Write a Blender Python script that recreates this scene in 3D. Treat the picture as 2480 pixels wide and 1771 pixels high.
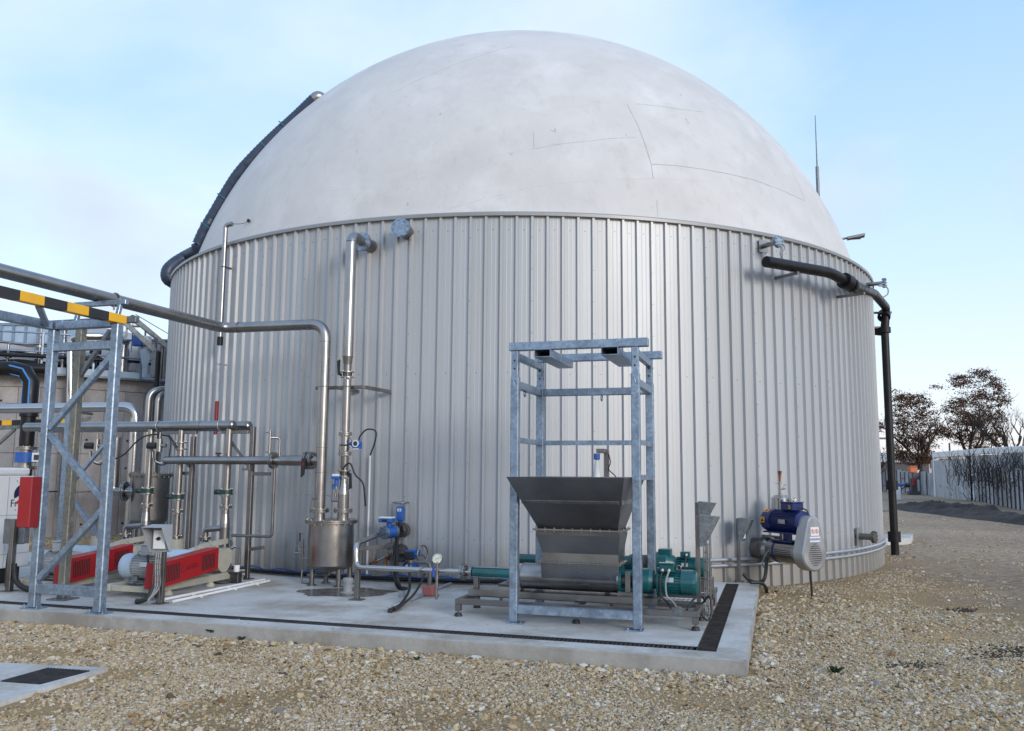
import bpy, bmesh, math, random
from mathutils import Vector, Matrix, noise
for o in list(bpy.data.objects): bpy.data.objects.remove(o, do_unlink=True)
SC = bpy.context.scene; COL = SC.collection
# ------------------------------------------------------------ camera
HC, FPX, W, HH = 1.6, 2071.33, 2480.0, 1771.0
PIT, ROL = 0.1219, 0.0073
cp, sp, cr, sr = math.cos(PIT), math.sin(PIT), math.cos(ROL), math.sin(ROL)
RT, UPV, FW = Vector((1, 0, 0)), Vector((0, -sp, cp)), Vector((0, cp, sp))
cam_d = bpy.data.cameras.new('camera'); cam = bpy.data.objects.new('camera', cam_d); COL.objects.link(cam)
cam_d.sensor_width = 36; cam_d.lens = FPX / W * 36; cam_d.clip_start = 0.1; cam_d.clip_end = 3000
ca, cu = RT * cr + UPV * sr, UPV * cr - RT * sr
m = Matrix.Identity(4)
for i in range(3): m[i][0], m[i][1], m[i][2] = ca[i], cu[i], -FW[i]
m[0][3], m[1][3], m[2][3] = 0, 0, HC
cam.matrix_world = m; SC.camera = cam
# ------------------------------------------------------------ sky and sun
SUN_AZ, SUN_EL = math.radians(146), math.radians(17)      # azimuth clockwise from +Y
SKY_OFF = (2.9, 8.3, 1.02)
wd = bpy.data.worlds.new('World'); SC.world = wd; wd.use_nodes = True
nt = wd.node_tree; N = nt.nodes; LK = nt.links; N.clear()
out = N.new('ShaderNodeOutputWorld'); bg = N.new('ShaderNodeBackground'); sky = N.new('ShaderNodeTexSky')
sky.sky_type = 'NISHITA'; sky.sun_disc = False; sky.sun_elevation = SUN_EL; sky.sun_rotation = SUN_AZ
sky.air_density = 1.0; sky.dust_density = 2.2; sky.ozone_density = 1.6; sky.altitude = 100
tc = N.new('ShaderNodeTexCoord'); mp = N.new('ShaderNodeMapping'); mp.inputs['Scale'].default_value = (1, 1, 2.2)
mp.inputs['Location'].default_value = (8.1, 3.3, 0.1)
nz = N.new('ShaderNodeTexNoise'); nz.inputs['Scale'].default_value = 1.6; nz.inputs['Detail'].default_value = 6; nz.inputs['Roughness'].default_value = .52
nz.inputs['Distortion'].default_value = .35
rp = N.new('ShaderNodeValToRGB'); rp.color_ramp.elements[0].position = .46; rp.color_ramp.elements[1].position = .70
rp.color_ramp.elements[0].color = (0, 0, 0, 1); rp.color_ramp.elements[1].color = (.5, .5, .5, 1)
mx = N.new('ShaderNodeMix'); mx.data_type = 'RGBA'; mx.inputs[7].default_value = (4.7, 4.95, 5.4, 1)     # thin high cloud
# moist air: paler towards the horizon, all the way round
sx = N.new('ShaderNodeSeparateXYZ'); hz = N.new('ShaderNodeValToRGB'); e = hz.color_ramp.elements
e[0].position = 0; e[0].color = (4.7, 4.4, 4.45, 1); e[1].position = 1; e[1].color = (1.35, 2.5, 4.3, 1)
for p_, c_ in ((.07, (4.3, 4.65, 5.1)), (.22, (3.15, 4.15, 5.2)), (.48, (1.95, 3.2, 5.15))): q = e.new(p_); q.color = (*c_, 1)
mh = N.new('ShaderNodeMix'); mh.data_type = 'RGBA'; mh.inputs[0].default_value = .82
LK.new(tc.outputs['Generated'], mp.inputs[0]); LK.new(mp.outputs[0], nz.inputs['Vector']); LK.new(nz.outputs[0], rp.inputs[0])
LK.new(tc.outputs['Generated'], sx.inputs[0]); LK.new(sx.outputs[2], hz.inputs[0])
LK.new(sky.outputs[0], mh.inputs[6]); LK.new(hz.outputs[0], mh.inputs[7])
nz2 = N.new('ShaderNodeTexNoise'); nz2.inputs['Scale'].default_value = 2.3; nz2.inputs['Detail'].default_value = 5; nz2.inputs['Roughness'].default_value = .45; mp2 = N.new('ShaderNodeMapping'); mp2.inputs['Location'].default_value = SKY_OFF; mp2.inputs['Scale'].default_value = (1, 1, 1.4)
rp2 = N.new('ShaderNodeValToRGB'); rp2.color_ramp.elements[0].position = .55; rp2.color_ramp.elements[1].position = .67; rp2.color_ramp.elements[0].color = (0, 0, 0, 1); rp2.color_ramp.elements[1].color = (.75, .75, .75, 1)
mg2 = N.new('ShaderNodeMix'); mg2.data_type = 'RGBA'; mg2.inputs[7].default_value = (2.9, 3.2, 4.0, 1)        # a few greyer drifts
LK.new(tc.outputs['Generated'], mp2.inputs[0]); LK.new(mp2.outputs[0], nz2.inputs['Vector']); LK.new(nz2.outputs[0], rp2.inputs[0]); LK.new(rp2.outputs[0], mg2.inputs[0])
LK.new(mh.outputs[2], mx.inputs[6]); LK.new(rp.outputs[0], mx.inputs[0]); LK.new(mx.outputs[2], mg2.inputs[6]); LK.new(mg2.outputs[2], bg.inputs[0])
bg.inputs[1].default_value = 0.14; LK.new(bg.outputs[0], out.inputs[0])
sd = bpy.data.lights.new('sun', 'SUN'); sun = bpy.data.objects.new('sun', sd); COL.objects.link(sun)
sd.energy = 1.0; sd.angle = math.radians(17); sd.color = (1.0, .95, .89)
sdir = Vector((math.sin(SUN_AZ) * math.cos(SUN_EL), math.cos(SUN_AZ) * math.cos(SUN_EL), math.sin(SUN_EL)))
sun.rotation_euler = (-sdir).to_track_quat('-Z', 'Y').to_euler(); sun.location = (20, -20, 25)
vs = SC.view_settings; vs.view_transform = 'Standard'; vs.look = 'None'; vs.gamma = 1; vs.exposure = 0.76
SC.render.engine = 'CYCLES'
# ------------------------------------------------------------ pixel rays (a pixel gives a direction, the surface touched gives the distance)
PHI = -0.2986
D1 = Vector((math.cos(PHI), math.sin(PHI), 0)); D2 = Vector((-math.sin(PHI), math.cos(PHI), 0)); ZV = Vector((0, 0, 1))
AX = (D1, D2, ZV); CO = Vector((0, 0, HC))
TX, TY, TR, TE = 0.1875, 20.2189, 7.787, 5.434      # tank centre, radius, eave height
GZ = -0.14                                            # gravel level; the pad top is z = 0
def ray(x, y):
    x -= W / 2; y -= HH / 2
    u = cr * x + sr * y; v = -sr * x + cr * y
    return RT * (u / FPX) - UPV * (v / FPX) + FW
def pz(x, y, z=0.0): d = ray(x, y); return CO + d * ((z - HC) / d.z)
def pg(x, y): return pz(x, y, GZ)
def pv(x, y, v): d = ray(x, y); return CO + d * (v / d.dot(D2))
def pu(x, y, u): d = ray(x, y); return CO + d * (u / d.dot(D1))
def pY(x, y, Y): d = ray(x, y); return CO + d * (Y / d.y)
def ptk(x, y, dr=0.0):
    d = ray(x, y); ox, oy = -TX, -TY; a = d.x**2 + d.y**2; b = 2 * (ox * d.x + oy * d.y); c = ox * ox + oy * oy - (TR + dr)**2
    return CO + d * ((-b - math.sqrt(max(0, b * b - 4 * a * c))) / (2 * a))
def S(u, v, z=0.0): return D1 * u + D2 * v + ZV * z
def uv(p): return p.dot(D1), p.dot(D2)
def tank(a, z, dr=0.0):                                # a in degrees, 0 faces the camera, + to the right
    a = math.radians(a); return Vector((TX + (TR + dr) * math.sin(a), TY - (TR + dr) * math.cos(a), z))
def tang(p): return math.degrees(math.atan2(p.x - TX, -(p.y - TY)))
def tax(p):                                           # outward normal at a tank point
    n = Vector((p.x - TX, p.y - TY, 0)); return n.normalized()
R = random.Random(7)
# ------------------------------------------------------------ mesh builder
class B:
    def __init__(s): s.v = []; s.f = []; s.sm = []; s.mi = []; s.cur = 0
    def add(s, vs_, fs, smooth=False):
        o = len(s.v); s.v += [Vector(v) for v in vs_]
        for f in fs: s.f.append([i + o for i in f]); s.sm.append(smooth); s.mi.append(s.cur)
        return s
    def box(s, c, size, ax=None, ch=0.0):
        c = Vector(c); ax = ax or AX; h = [q / 2 for q in size]
        if ch <= 0:
            V = [c + ax[0] * (h[0] * i) + ax[1] * (h[1] * j) + ax[2] * (h[2] * k) for i in (-1, 1) for j in (-1, 1) for k in (-1, 1)]
            return s.add(V, [(0, 1, 3, 2), (4, 6, 7, 5), (0, 4, 5, 1), (2, 3, 7, 6), (0, 2, 6, 4), (1, 5, 7, 3)])
        ch = min(ch, min(h) * .9); V = []; ix = {}
        for i in (-1, 1):
            for j in (-1, 1):
                for k in (-1, 1):
                    for a in range(3):
                        q = [h[0] * i, h[1] * j, h[2] * k]; sg = (i, j, k)
                        for b in range(3):
                            if b != a: q[b] -= ch * sg[b]
                        ix[(i, j, k, a)] = len(V); V.append(c + ax[0] * q[0] + ax[1] * q[1] + ax[2] * q[2])
        F = []
        for a in range(3):
            b, d = (a + 1) % 3, (a + 2) % 3
            for sg in (-1, 1):
                q = []
                for (e, g) in ((-1, -1), (1, -1), (1, 1), (-1, 1)):
                    k = [0, 0, 0]; k[a] = sg; k[b] = e; k[d] = g; q.append(ix[(k[0], k[1], k[2], a)])
                F.append(q if sg > 0 else q[::-1])
            for e in (-1, 1):
                for g in (-1, 1):
                    k1 = [0, 0, 0]; k1[b] = e; k1[d] = g; k2 = k1[:]; k1[a] = -1; k2[a] = 1
                    q = [ix[(*k1, b)], ix[(*k2, b)], ix[(*k2, d)], ix[(*k1, d)]]; F.append(q if e * g > 0 else q[::-1])
        for i in (-1, 1):
            for j in (-1, 1):
                for k in (-1, 1):
                    q = [ix[(i, j, k, 0)], ix[(i, j, k, 1)], ix[(i, j, k, 2)]]; F.append(q if i * j * k > 0 else q[::-1])
        return s.add(V, F)
    def beam(s, p0, p1, w, h, up=None, ch=0.003, ext=0.0):     # h measured along up, w across
        p0 = Vector(p0); p1 = Vector(p1); d = p1 - p0; L = d.length; d = d / L; up = Vector(up or (ZV if abs(d.z) < .95 else D2))
        a = d.cross(up).normalized(); b = a.cross(d).normalized()
        return s.box((p0 + p1) / 2, (L + 2 * ext, w, h), (d, a, b), ch)
    def angle(s, p0, p1, w, t=.008, a=None, b=None):           # L profile, legs along a and b
        p0 = Vector(p0); p1 = Vector(p1); d = (p1 - p0).normalized(); L = (p1 - p0).length
        a = Vector(a); b = Vector(b); c = (p0 + p1) / 2
        s.box(c + a * (w / 2) + b * (t / 2), (L, w, t), (d, a, b)); s.box(c + b * (w / 2 + t / 2) + a * (t / 2), (L, t, w - t), (d, a, b)); return s
    def frame(s, ax):
        ax = Vector(ax).normalized(); t = Vector((0, 0, 1)) if abs(ax.z) < .9 else Vector((1, 0, 0))
        a = ax.cross(t).normalized(); return ax, a, ax.cross(a)
    def cyl(s, p0, p1, r0, r1=None, n=16, caps=True, smooth=True):
        p0 = Vector(p0); p1 = Vector(p1); r1 = r0 if r1 is None else r1; ax, a, b = s.frame(p1 - p0)
        cs = [(a * math.cos(2 * math.pi * i / n) + b * math.sin(2 * math.pi * i / n)) for i in range(n)]
        s.add([p0 + q * r0 for q in cs] + [p1 + q * r1 for q in cs], [(i, (i + 1) % n, n + (i + 1) % n, n + i) for i in range(n)], smooth)
        if caps: s.add([p0 + q * r0 for q in cs], [tuple(range(n))[::-1]]); s.add([p1 + q * r1 for q in cs], [tuple(range(n))])
        return s
    def lathe(s, o, ax, prof, n=24, smooth=True):              # prof: (distance along axis, radius); equal points repeat for a hard edge
        o = Vector(o); ax, a, b = s.frame(ax)
        for k in range(len(prof) - 1):
            (x0, r0), (x1, r1) = prof[k], prof[k + 1]
            if (x0, r0) == (x1, r1): continue
            c0 = [o + ax * x0 + (a * math.cos(2 * math.pi * i / n) + b * math.sin(2 * math.pi * i / n)) * r0 for i in range(n)]
            c1 = [o + ax * x1 + (a * math.cos(2 * math.pi * i / n) + b * math.sin(2 * math.pi * i / n)) * r1 for i in range(n)]
            s.add(c0 + c1, [(i, (i + 1) % n, n + (i + 1) % n, n + i) for i in range(n)], smooth and abs(x1 - x0) > 1e-6)
        return s
    def dish(s, o, ax, r, h, n=24, k=5):                       # domed end
        return s.lathe(o, ax, [(h * math.sin(i / k * math.pi / 2), max(1e-4, r * math.cos(i / k * math.pi / 2))) for i in range(k + 1)], n)
    def path(s, pts, bend=0.0, k=6):
        pts = [Vector(p) for p in pts]
        if bend <= 0: return pts
        o = [pts[0]]
        for i in range(1, len(pts) - 1):
            a, b, c = pts[i - 1], pts[i], pts[i + 1]; d0 = (a - b); d1 = (c - b); l = min(bend, d0.length * .49, d1.length * .49)
            q0, q1 = b + d0.normalized() * l, b + d1.normalized() * l
            for j in range(k + 1):
                t = j / k; o.append(q0 * (1 - t)**2 + b * 2 * t * (1 - t) + q1 * t * t)
        o.append(pts[-1]); return o
    def tube(s, pts, r, n=12, bend=0.0, k=6, caps=True, rf=None):
        P = s.path(pts, bend, k); m_ = len(P); T = []
        for i in range(m_): T.append((P[min(i + 1, m_ - 1)] - P[max(i - 1, 0)]).normalized())
        ax, a, b = s.frame(T[0]); V = []
        for i in range(m_):
            a = (a - T[i] * a.dot(T[i])).normalized(); b = T[i].cross(a); rr = r if rf is None else r * rf(i)
            V += [P[i] + (a * math.cos(2 * math.pi * j / n) + b * math.sin(2 * math.pi * j / n)) * rr for j in range(n)]
        F = [(i * n + j, i * n + (j + 1) % n, (i + 1) * n + (j + 1) % n, (i + 1) * n + j) for i in range(m_ - 1) for j in range(n)]
        s.add(V, F, True)
        if caps: s.add(V[:n], [tuple(range(n))[::-1]]); s.add(V[-n:], [tuple(range(n))])
        return s
    def curve(s, pts, r, n=8, k=8, caps=True):                  # smooth hose through points (Catmull-Rom)
        P = [Vector(p) for p in pts]; P = [P[0] * 2 - P[1]] + P + [P[-1] * 2 - P[-2]]; o = []
        for i in range(1, len(P) - 2):
            a, b, c, d = P[i - 1], P[i], P[i + 1], P[i + 2]
            for j in range(k):
                t = j / k; o.append(.5 * ((2 * b) + (c - a) * t + (2 * a - 5 * b + 4 * c - d) * t * t + (3 * b - a - 3 * c + d) * t**3))
        o.append(P[-2]); return s.tube(o, r, n, caps=caps)
    def prism(s, poly, vec):
        poly = [Vector(p) for p in poly]; vec = Vector(vec); n = len(poly)
        return s.add(poly + [p + vec for p in poly], [tuple(range(n))[::-1], tuple(range(n, 2 * n))] + [(i, (i + 1) % n, n + (i + 1) % n, n + i) for i in range(n)])
    def ring(s, c, ax, r, t, n=24, k=8):                        # torus
        c = Vector(c); ax, a, b = s.frame(ax)
        V = []; F = []
        for i in range(n):
            d = a * math.cos(2 * math.pi * i / n) + b * math.sin(2 * math.pi * i / n)
            for j in range(k): V.append(c + d * (r + t * math.cos(2 * math.pi * j / k)) + ax * (t * math.sin(2 * math.pi * j / k)))
        for i in range(n):
            for j in range(k): F.append((i * k + j, ((i + 1) % n) * k + j, ((i + 1) % n) * k + (j + 1) % k, i * k + (j + 1) % k))
        return s.add(V, F, True)
    def bolts(s, c, ax, r, n, br=.011, h=.014, ph=.2):
        ax, a, b = s.frame(ax); c = Vector(c)
        for i in range(n):
            t = 2 * math.pi * i / n + ph; q = c + (a * math.cos(t) + b * math.sin(t)) * r; s.cyl(q, q + ax * h, br, n=6, smooth=False)
        return s
    def flange(s, c, ax, r, th=.02, nb=8, pair=True, br=.011):
        ax = Vector(ax).normalized(); c = Vector(c)
        if pair:
            for sg in (-1, 1): s.cyl(c + ax * (sg * .004), c + ax * (sg * (th + .004)), r, n=24); s.bolts(c + ax * (sg * (th + .004)), ax * sg, r * .82, nb, br)
            s.cyl(c - ax * .004, c + ax * .004, r * .72, n=16, caps=False)
        else: s.cyl(c - ax * th / 2, c + ax * th / 2, r, n=24); s.bolts(c + ax * th / 2, ax, r * .82, nb, br); s.bolts(c - ax * th / 2, -ax, r * .82, nb, br)
        return s
    def obj(s, name, mat, parent=None, org=None):
        o0 = Vector(org) if org is not None else (Vector(parent['_o']) if parent is not None else Vector((0, 0, 0)))
        me = bpy.data.meshes.new(name); me.from_pydata([v - o0 for v in s.v], [], s.f)
        for mt in (mat if isinstance(mat, (list, tuple)) else [mat]): me.materials.append(MATS[mt] if isinstance(mt, str) else mt)
        me.polygons.foreach_set('use_smooth', s.sm); me.polygons.foreach_set('material_index', s.mi); me.update()
        o = bpy.data.objects.new(name, me); COL.objects.link(o)
        if parent is not None: o.parent = parent
        if parent is None: o.location = o0
        o['_o'] = tuple(o0); ALL.append(o); return o
ALL = []
def thing(name, label, cat, loc, group=None):
    o = bpy.data.objects.new(name, None); COL.objects.link(o); o.location = Vector(loc); o.empty_display_size = .1
    o['label'] = label; o['category'] = cat; o['_o'] = tuple(Vector(loc))
    if group: o['group'] = group
    ALL.append(o); return o
def tag(o, label, cat, group=None):
    o['label'] = label; o['category'] = cat
    if group: o['group'] = group
    return o
def struct(o, kind='structure'): o['kind'] = kind; return o
def text(name, body, size, o, xd, yd, mat, parent, depth=.0015):   # lettering as thin raised mesh
    cu_ = bpy.data.curves.new(name, 'FONT'); cu_.body = body; cu_.size = size; cu_.extrude = depth; cu_.resolution_u = 2
    t = bpy.data.objects.new(name, cu_); COL.objects.link(t); bpy.context.view_layer.update()
    dg = bpy.context.evaluated_depsgraph_get(); me = bpy.data.meshes.new_from_object(t.evaluated_get(dg))
    bpy.data.objects.remove(t, do_unlink=True)
    xd = Vector(xd).normalized(); yd = Vector(yd).normalized(); zd = xd.cross(yd); o = Vector(o); pp = Vector(parent['_o'])
    for v in me.vertices: c = v.co.copy(); v.co = o + xd * c.x + yd * c.y + zd * c.z - pp
    me.materials.clear(); me.materials.append(MATS[mat]); ob = bpy.data.objects.new(name, me); COL.objects.link(ob); ob.parent = parent; ob['_o'] = tuple(pp); ALL.append(ob)
    return ob
# ------------------------------------------------------------ materials
MATS = {}
def mat(name, col, rough=.5, metal=0.0, var=.12, scale=6.0, bump=0.0, bscale=60.0, dirt=None, dscale=2.0, damt=.4, rvar=.1, stretch=(1, 1, 1), spec=.5, coat=0.0):
    mt = bpy.data.materials.new(name); mt.use_nodes = True; n = mt.node_tree.nodes; l = mt.node_tree.links; b = n['Principled BSDF']
    tc_ = n.new('ShaderNodeTexCoord'); mp_ = n.new('ShaderNodeMapping'); mp_.inputs['Scale'].default_value = stretch; l.new(tc_.outputs['Object'], mp_.inputs[0])
    nz_ = n.new('ShaderNodeTexNoise'); nz_.inputs['Scale'].default_value = scale; nz_.inputs['Detail'].default_value = 5; l.new(mp_.outputs[0], nz_.inputs['Vector'])
    mr = n.new('ShaderNodeMapRange'); mr.inputs[1].default_value = .3; mr.inputs[2].default_value = .7; mr.inputs[3].default_value = 1 - var; mr.inputs[4].default_value = 1 + var; l.new(nz_.outputs[0], mr.inputs[0])
    mu = n.new('ShaderNodeMix'); mu.data_type = 'RGBA'; mu.blend_type = 'MULTIPLY'; mu.inputs[0].default_value = 1; mu.inputs[6].default_value = (*col, 1); l.new(mr.outputs[0], mu.inputs[7])
    src = mu.outputs[2]
    if dirt:
        n2 = n.new('ShaderNodeTexNoise'); n2.inputs['Scale'].default_value = dscale; n2.inputs['Detail'].default_value = 7; n2.inputs['Roughness'].default_value = .65; l.new(mp_.outputs[0], n2.inputs['Vector'])
        r2 = n.new('ShaderNodeMapRange'); r2.inputs[1].default_value = .45; r2.inputs[2].default_value = .65; r2.inputs[4].default_value = damt; l.new(n2.outputs[0], r2.inputs[0])
        m2 = n.new('ShaderNodeMix'); m2.data_type = 'RGBA'; m2.inputs[7].default_value = (*dirt, 1); l.new(src, m2.inputs[6]); l.new(r2.outputs[0], m2.inputs[0]); src = m2.outputs[2]
    l.new(src, b.inputs['Base Color']); b.inputs['Metallic'].default_value = metal; b.inputs['Specular IOR Level'].default_value = spec
    r3 = n.new('ShaderNodeMapRange'); r3.inputs[1].default_value = .3; r3.inputs[2].default_value = .7; r3.inputs[3].default_value = max(.02, rough - rvar); r3.inputs[4].default_value = rough + rvar; l.new(nz_.outputs[0], r3.inputs[0]); l.new(r3.outputs[0], b.inputs['Roughness'])
    if coat: b.inputs['Coat Weight'].default_value = coat; b.inputs['Coat Roughness'].default_value = .1
    if bump:
        n4 = n.new('ShaderNodeTexNoise'); n4.inputs['Scale'].default_value = bscale; n4.inputs['Detail'].default_value = 4; l.new(mp_.outputs[0], n4.inputs['Vector'])
        bp = n.new('ShaderNodeBump'); bp.inputs['Strength'].default_value = bump; bp.inputs['Distance'].default_value = .01; l.new(n4.outputs[0], bp.inputs['Height']); l.new(bp.outputs[0], b.inputs['Normal'])
    MATS[name] = mt; return mt
mat('steel', (.34, .33, .325), .30, 1.0, .10, 3, dirt=(.24, .22, .20), dscale=2.5, damt=.5, rvar=.05)
mat('steel_bright', (.47, .47, .475), .20, 1.0, .06, 3, rvar=.06)
mat('steel_dull', (.22, .21, .205), .40, .9, .14, 4, dirt=(.15, .13, .115), dscale=3, damt=.5)
mat('steel_dark', (.11, .11, .12), .45, .85, .15, 4)
mat('hopper_steel', (.20, .20, .21), .42, .8, .2, 2.2, dirt=(.22, .215, .21), dscale=1.6, damt=.5)
mat('cast_iron', (.10, .10, .10), .55, .4, .2, 8)
mat('black_pipe', (.008, .008, .010), .42, 0, .3, 6, dirt=(.022, .022, .026), dscale=5, damt=.3, spec=.3)
mat('rubber', (.018, .018, .019), .55, 0, .3, 10)
mat('hose', (.026, .042, .075), .42, 0, .25, 8)
mat('teal', (.004, .088, .098), .30, 0, .15, 5, dirt=(.02, .07, .075), dscale=6, damt=.4, coat=.3)
mat('blue', (.009, .022, .13), .36, 0, .18, 5, dirt=(.012, .016, .04), damt=.5, coat=.2)
mat('valve_blue', (.02, .105, .38), .40, 0, .12, 6)
mat('red', (.33, .008, .012), .38, 0, .10, 4, dirt=(.24, .02, .02), damt=.4)
mat('dark_red', (.22, .01, .014), .5, 0, .12, 4)
mat('pink', (.36, .12, .11), .65, 0, .12, 12)
mat('white', (.72, .73, .74), .45, 0, .05, 4, dirt=(.5, .49, .46), damt=.35)
mat('cream', (.40, .39, .33), .45, 0, .08, 5, dirt=(.25, .23, .18), dscale=3, damt=.5)
mat('light_blue', (.36, .47, .58), .42, 0, .08, 5)
mat('grey_paint', (.36, .38, .40), .45, 0, .1, 5)
mat('grey_plastic', (.30, .31, .33), .5, 0, .08, 8)
mat('yellow', (.80, .42, .012), .4, 0, .07, 5, dirt=(.5, .3, .05), damt=.35)
mat('black_paint', (.018, .018, .02), .42, 0, .2, 5)
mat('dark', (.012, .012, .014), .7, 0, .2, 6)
mat('navy_print', (.01, .015, .075), .5, 0, .05, 5)
mat('red_print', (.5, .02, .02), .5, 0, .05, 5)
mat('print_black', (.015, .015, .018), .5, 0, .05, 5)
mat('print_darkred', (.10, .006, .01), .5, 0, .1, 5)
mat('print_blue', (.02, .07, .34), .5, 0, .05, 5)
mat('print_orange', (.75, .34, .02), .5, 0, .05, 5)
mat('blue_stripe', (.05, .25, .62), .45, 0, .05, 5)
mat('copper', (.35, .15, .07), .4, .9, .2, 6)
mat('cable_grey', (.26, .27, .28), .5, 0, .1, 8)
mat('guard_steel', (.46, .47, .49), .36, .85, .1, 3, dirt=(.34, .34, .35), damt=.4)
mat('nameplate', (.5, .5, .48), .35, .8, .1, 30)
mat('conduit', (.42, .45, .50), .35, .5, .06, 6)
mat('glass_dark', (.02, .03, .03), .12, 0, .1, 5)
mat('gauge_face', (.55, .60, .56), .3, 0, .04, 5)
mat('orange', (.5, .12, .04), .5, 0, .15, 5)
mat('soil', (.040, .030, .024), .95, 0, .6, 3, bump=1.0, bscale=9)
mat('bark', (.035, .026, .02), .9, 0, .3, 8, bump=.5, bscale=20)
mat('fence_sheet', (.34, .37, .41), .5, .15, .3, 2.5, dirt=(.12, .10, .09), dscale=1.4, damt=.8, stretch=(1, 1, .25))
mat('fence_dark', (.075, .07, .08), .7, 0, .3, 3)
mat('far_wall', (.46, .40, .38), .8, 0, .1, 2)
mat('far_roof', (.40, .38, .37), .8, 0, .1, 2)
def add_spangle(name, col, rough, metal):                  # hot-dip galvanised steel
    mt = mat(name, col, rough, metal, .16, 9, dirt=(col[0] * .6, col[1] * .62, col[2] * .65), dscale=5, damt=.6, rvar=.1); n = mt.node_tree.nodes; l = mt.node_tree.links
    vo = n.new('ShaderNodeTexVoronoi'); vo.inputs['Scale'].default_value = 34; tc_ = [q for q in n if q.type == 'TEX_COORD'][0]; l.new(tc_.outputs['Object'], vo.inputs['Vector'])
    b = n['Principled BSDF']; old = b.inputs['Base Color'].links[0].from_socket; mx_ = n.new('ShaderNodeMix'); mx_.data_type = 'RGBA'; mx_.blend_type = 'OVERLAY'; mx_.inputs[0].default_value = .22
    bw = n.new('ShaderNodeRGBToBW'); l.new(vo.outputs['Color'], bw.inputs[0]); l.new(old, mx_.inputs[6]); l.new(bw.outputs[0], mx_.inputs[7]); l.new(mx_.outputs[2], b.inputs['Base Color'])
add_spangle('galv', (.27, .34, .43), .42, .7)
add_spangle('galv_dull', (.20, .215, .225), .5, .6)
def concrete(name, c1, c2, stain, scale=1.0):
    mt = mat(name, c1, .85, 0, .08, 22 * scale, bump=.25, bscale=90, dirt=c2, dscale=1.3 * scale, damt=.75, rvar=.08); n = mt.node_tree.nodes; l = mt.node_tree.links
    b = n['Principled BSDF']; old = b.inputs['Base Color'].links[0].from_socket; tc_ = [q for q in n if q.type == 'TEX_COORD'][0]
    nz_ = n.new('ShaderNodeTexNoise'); nz_.inputs['Scale'].default_value = .55 * scale; nz_.inputs['Detail'].default_value = 8; nz_.inputs['Roughness'].default_value = .7; l.new(tc_.outputs['Object'], nz_.inputs['Vector'])
    mr = n.new('ShaderNodeMapRange'); mr.inputs[1].default_value = .49; mr.inputs[2].default_value = .62; mr.inputs[4].default_value = .7; l.new(nz_.outputs[0], mr.inputs[0])
    mx_ = n.new('ShaderNodeMix'); mx_.data_type = 'RGBA'; mx_.inputs[7].default_value = (*stain, 1); l.new(old, mx_.inputs[6]); l.new(mr.outputs[0], mx_.inputs[0])
    vo = n.new('ShaderNodeTexNoise'); vo.inputs['Scale'].default_value = 55 * scale; vo.inputs['Detail'].default_value = 2; l.new(tc_.outputs['Object'], vo.inputs['Vector'])
    m3 = n.new('ShaderNodeMapRange'); m3.inputs[1].default_value = .69; m3.inputs[2].default_value = .75; m3.inputs[4].default_value = .6; l.new(vo.outputs[0], m3.inputs[0])
    m4 = n.new('ShaderNodeMix'); m4.data_type = 'RGBA'; m4.inputs[7].default_value = (.10, .09, .08, 1); l.new(mx_.outputs[2], m4.inputs[6]); l.new(m3.outputs[0], m4.inputs[0]); l.new(m4.outputs[2], b.inputs['Base Color'])
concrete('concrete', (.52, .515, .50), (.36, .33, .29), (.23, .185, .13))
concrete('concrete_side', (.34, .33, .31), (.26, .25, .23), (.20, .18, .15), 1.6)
concrete('concrete_wall', (.42, .395, .39), (.33, .31, .305), (.22, .20, .195), .6)
def grate_mat():
    mat('grate', (.035, .032, .034), .6, .5, .35, 14, dirt=(.10, .08, .07), dscale=8, damt=.5)
grate_mat()
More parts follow.
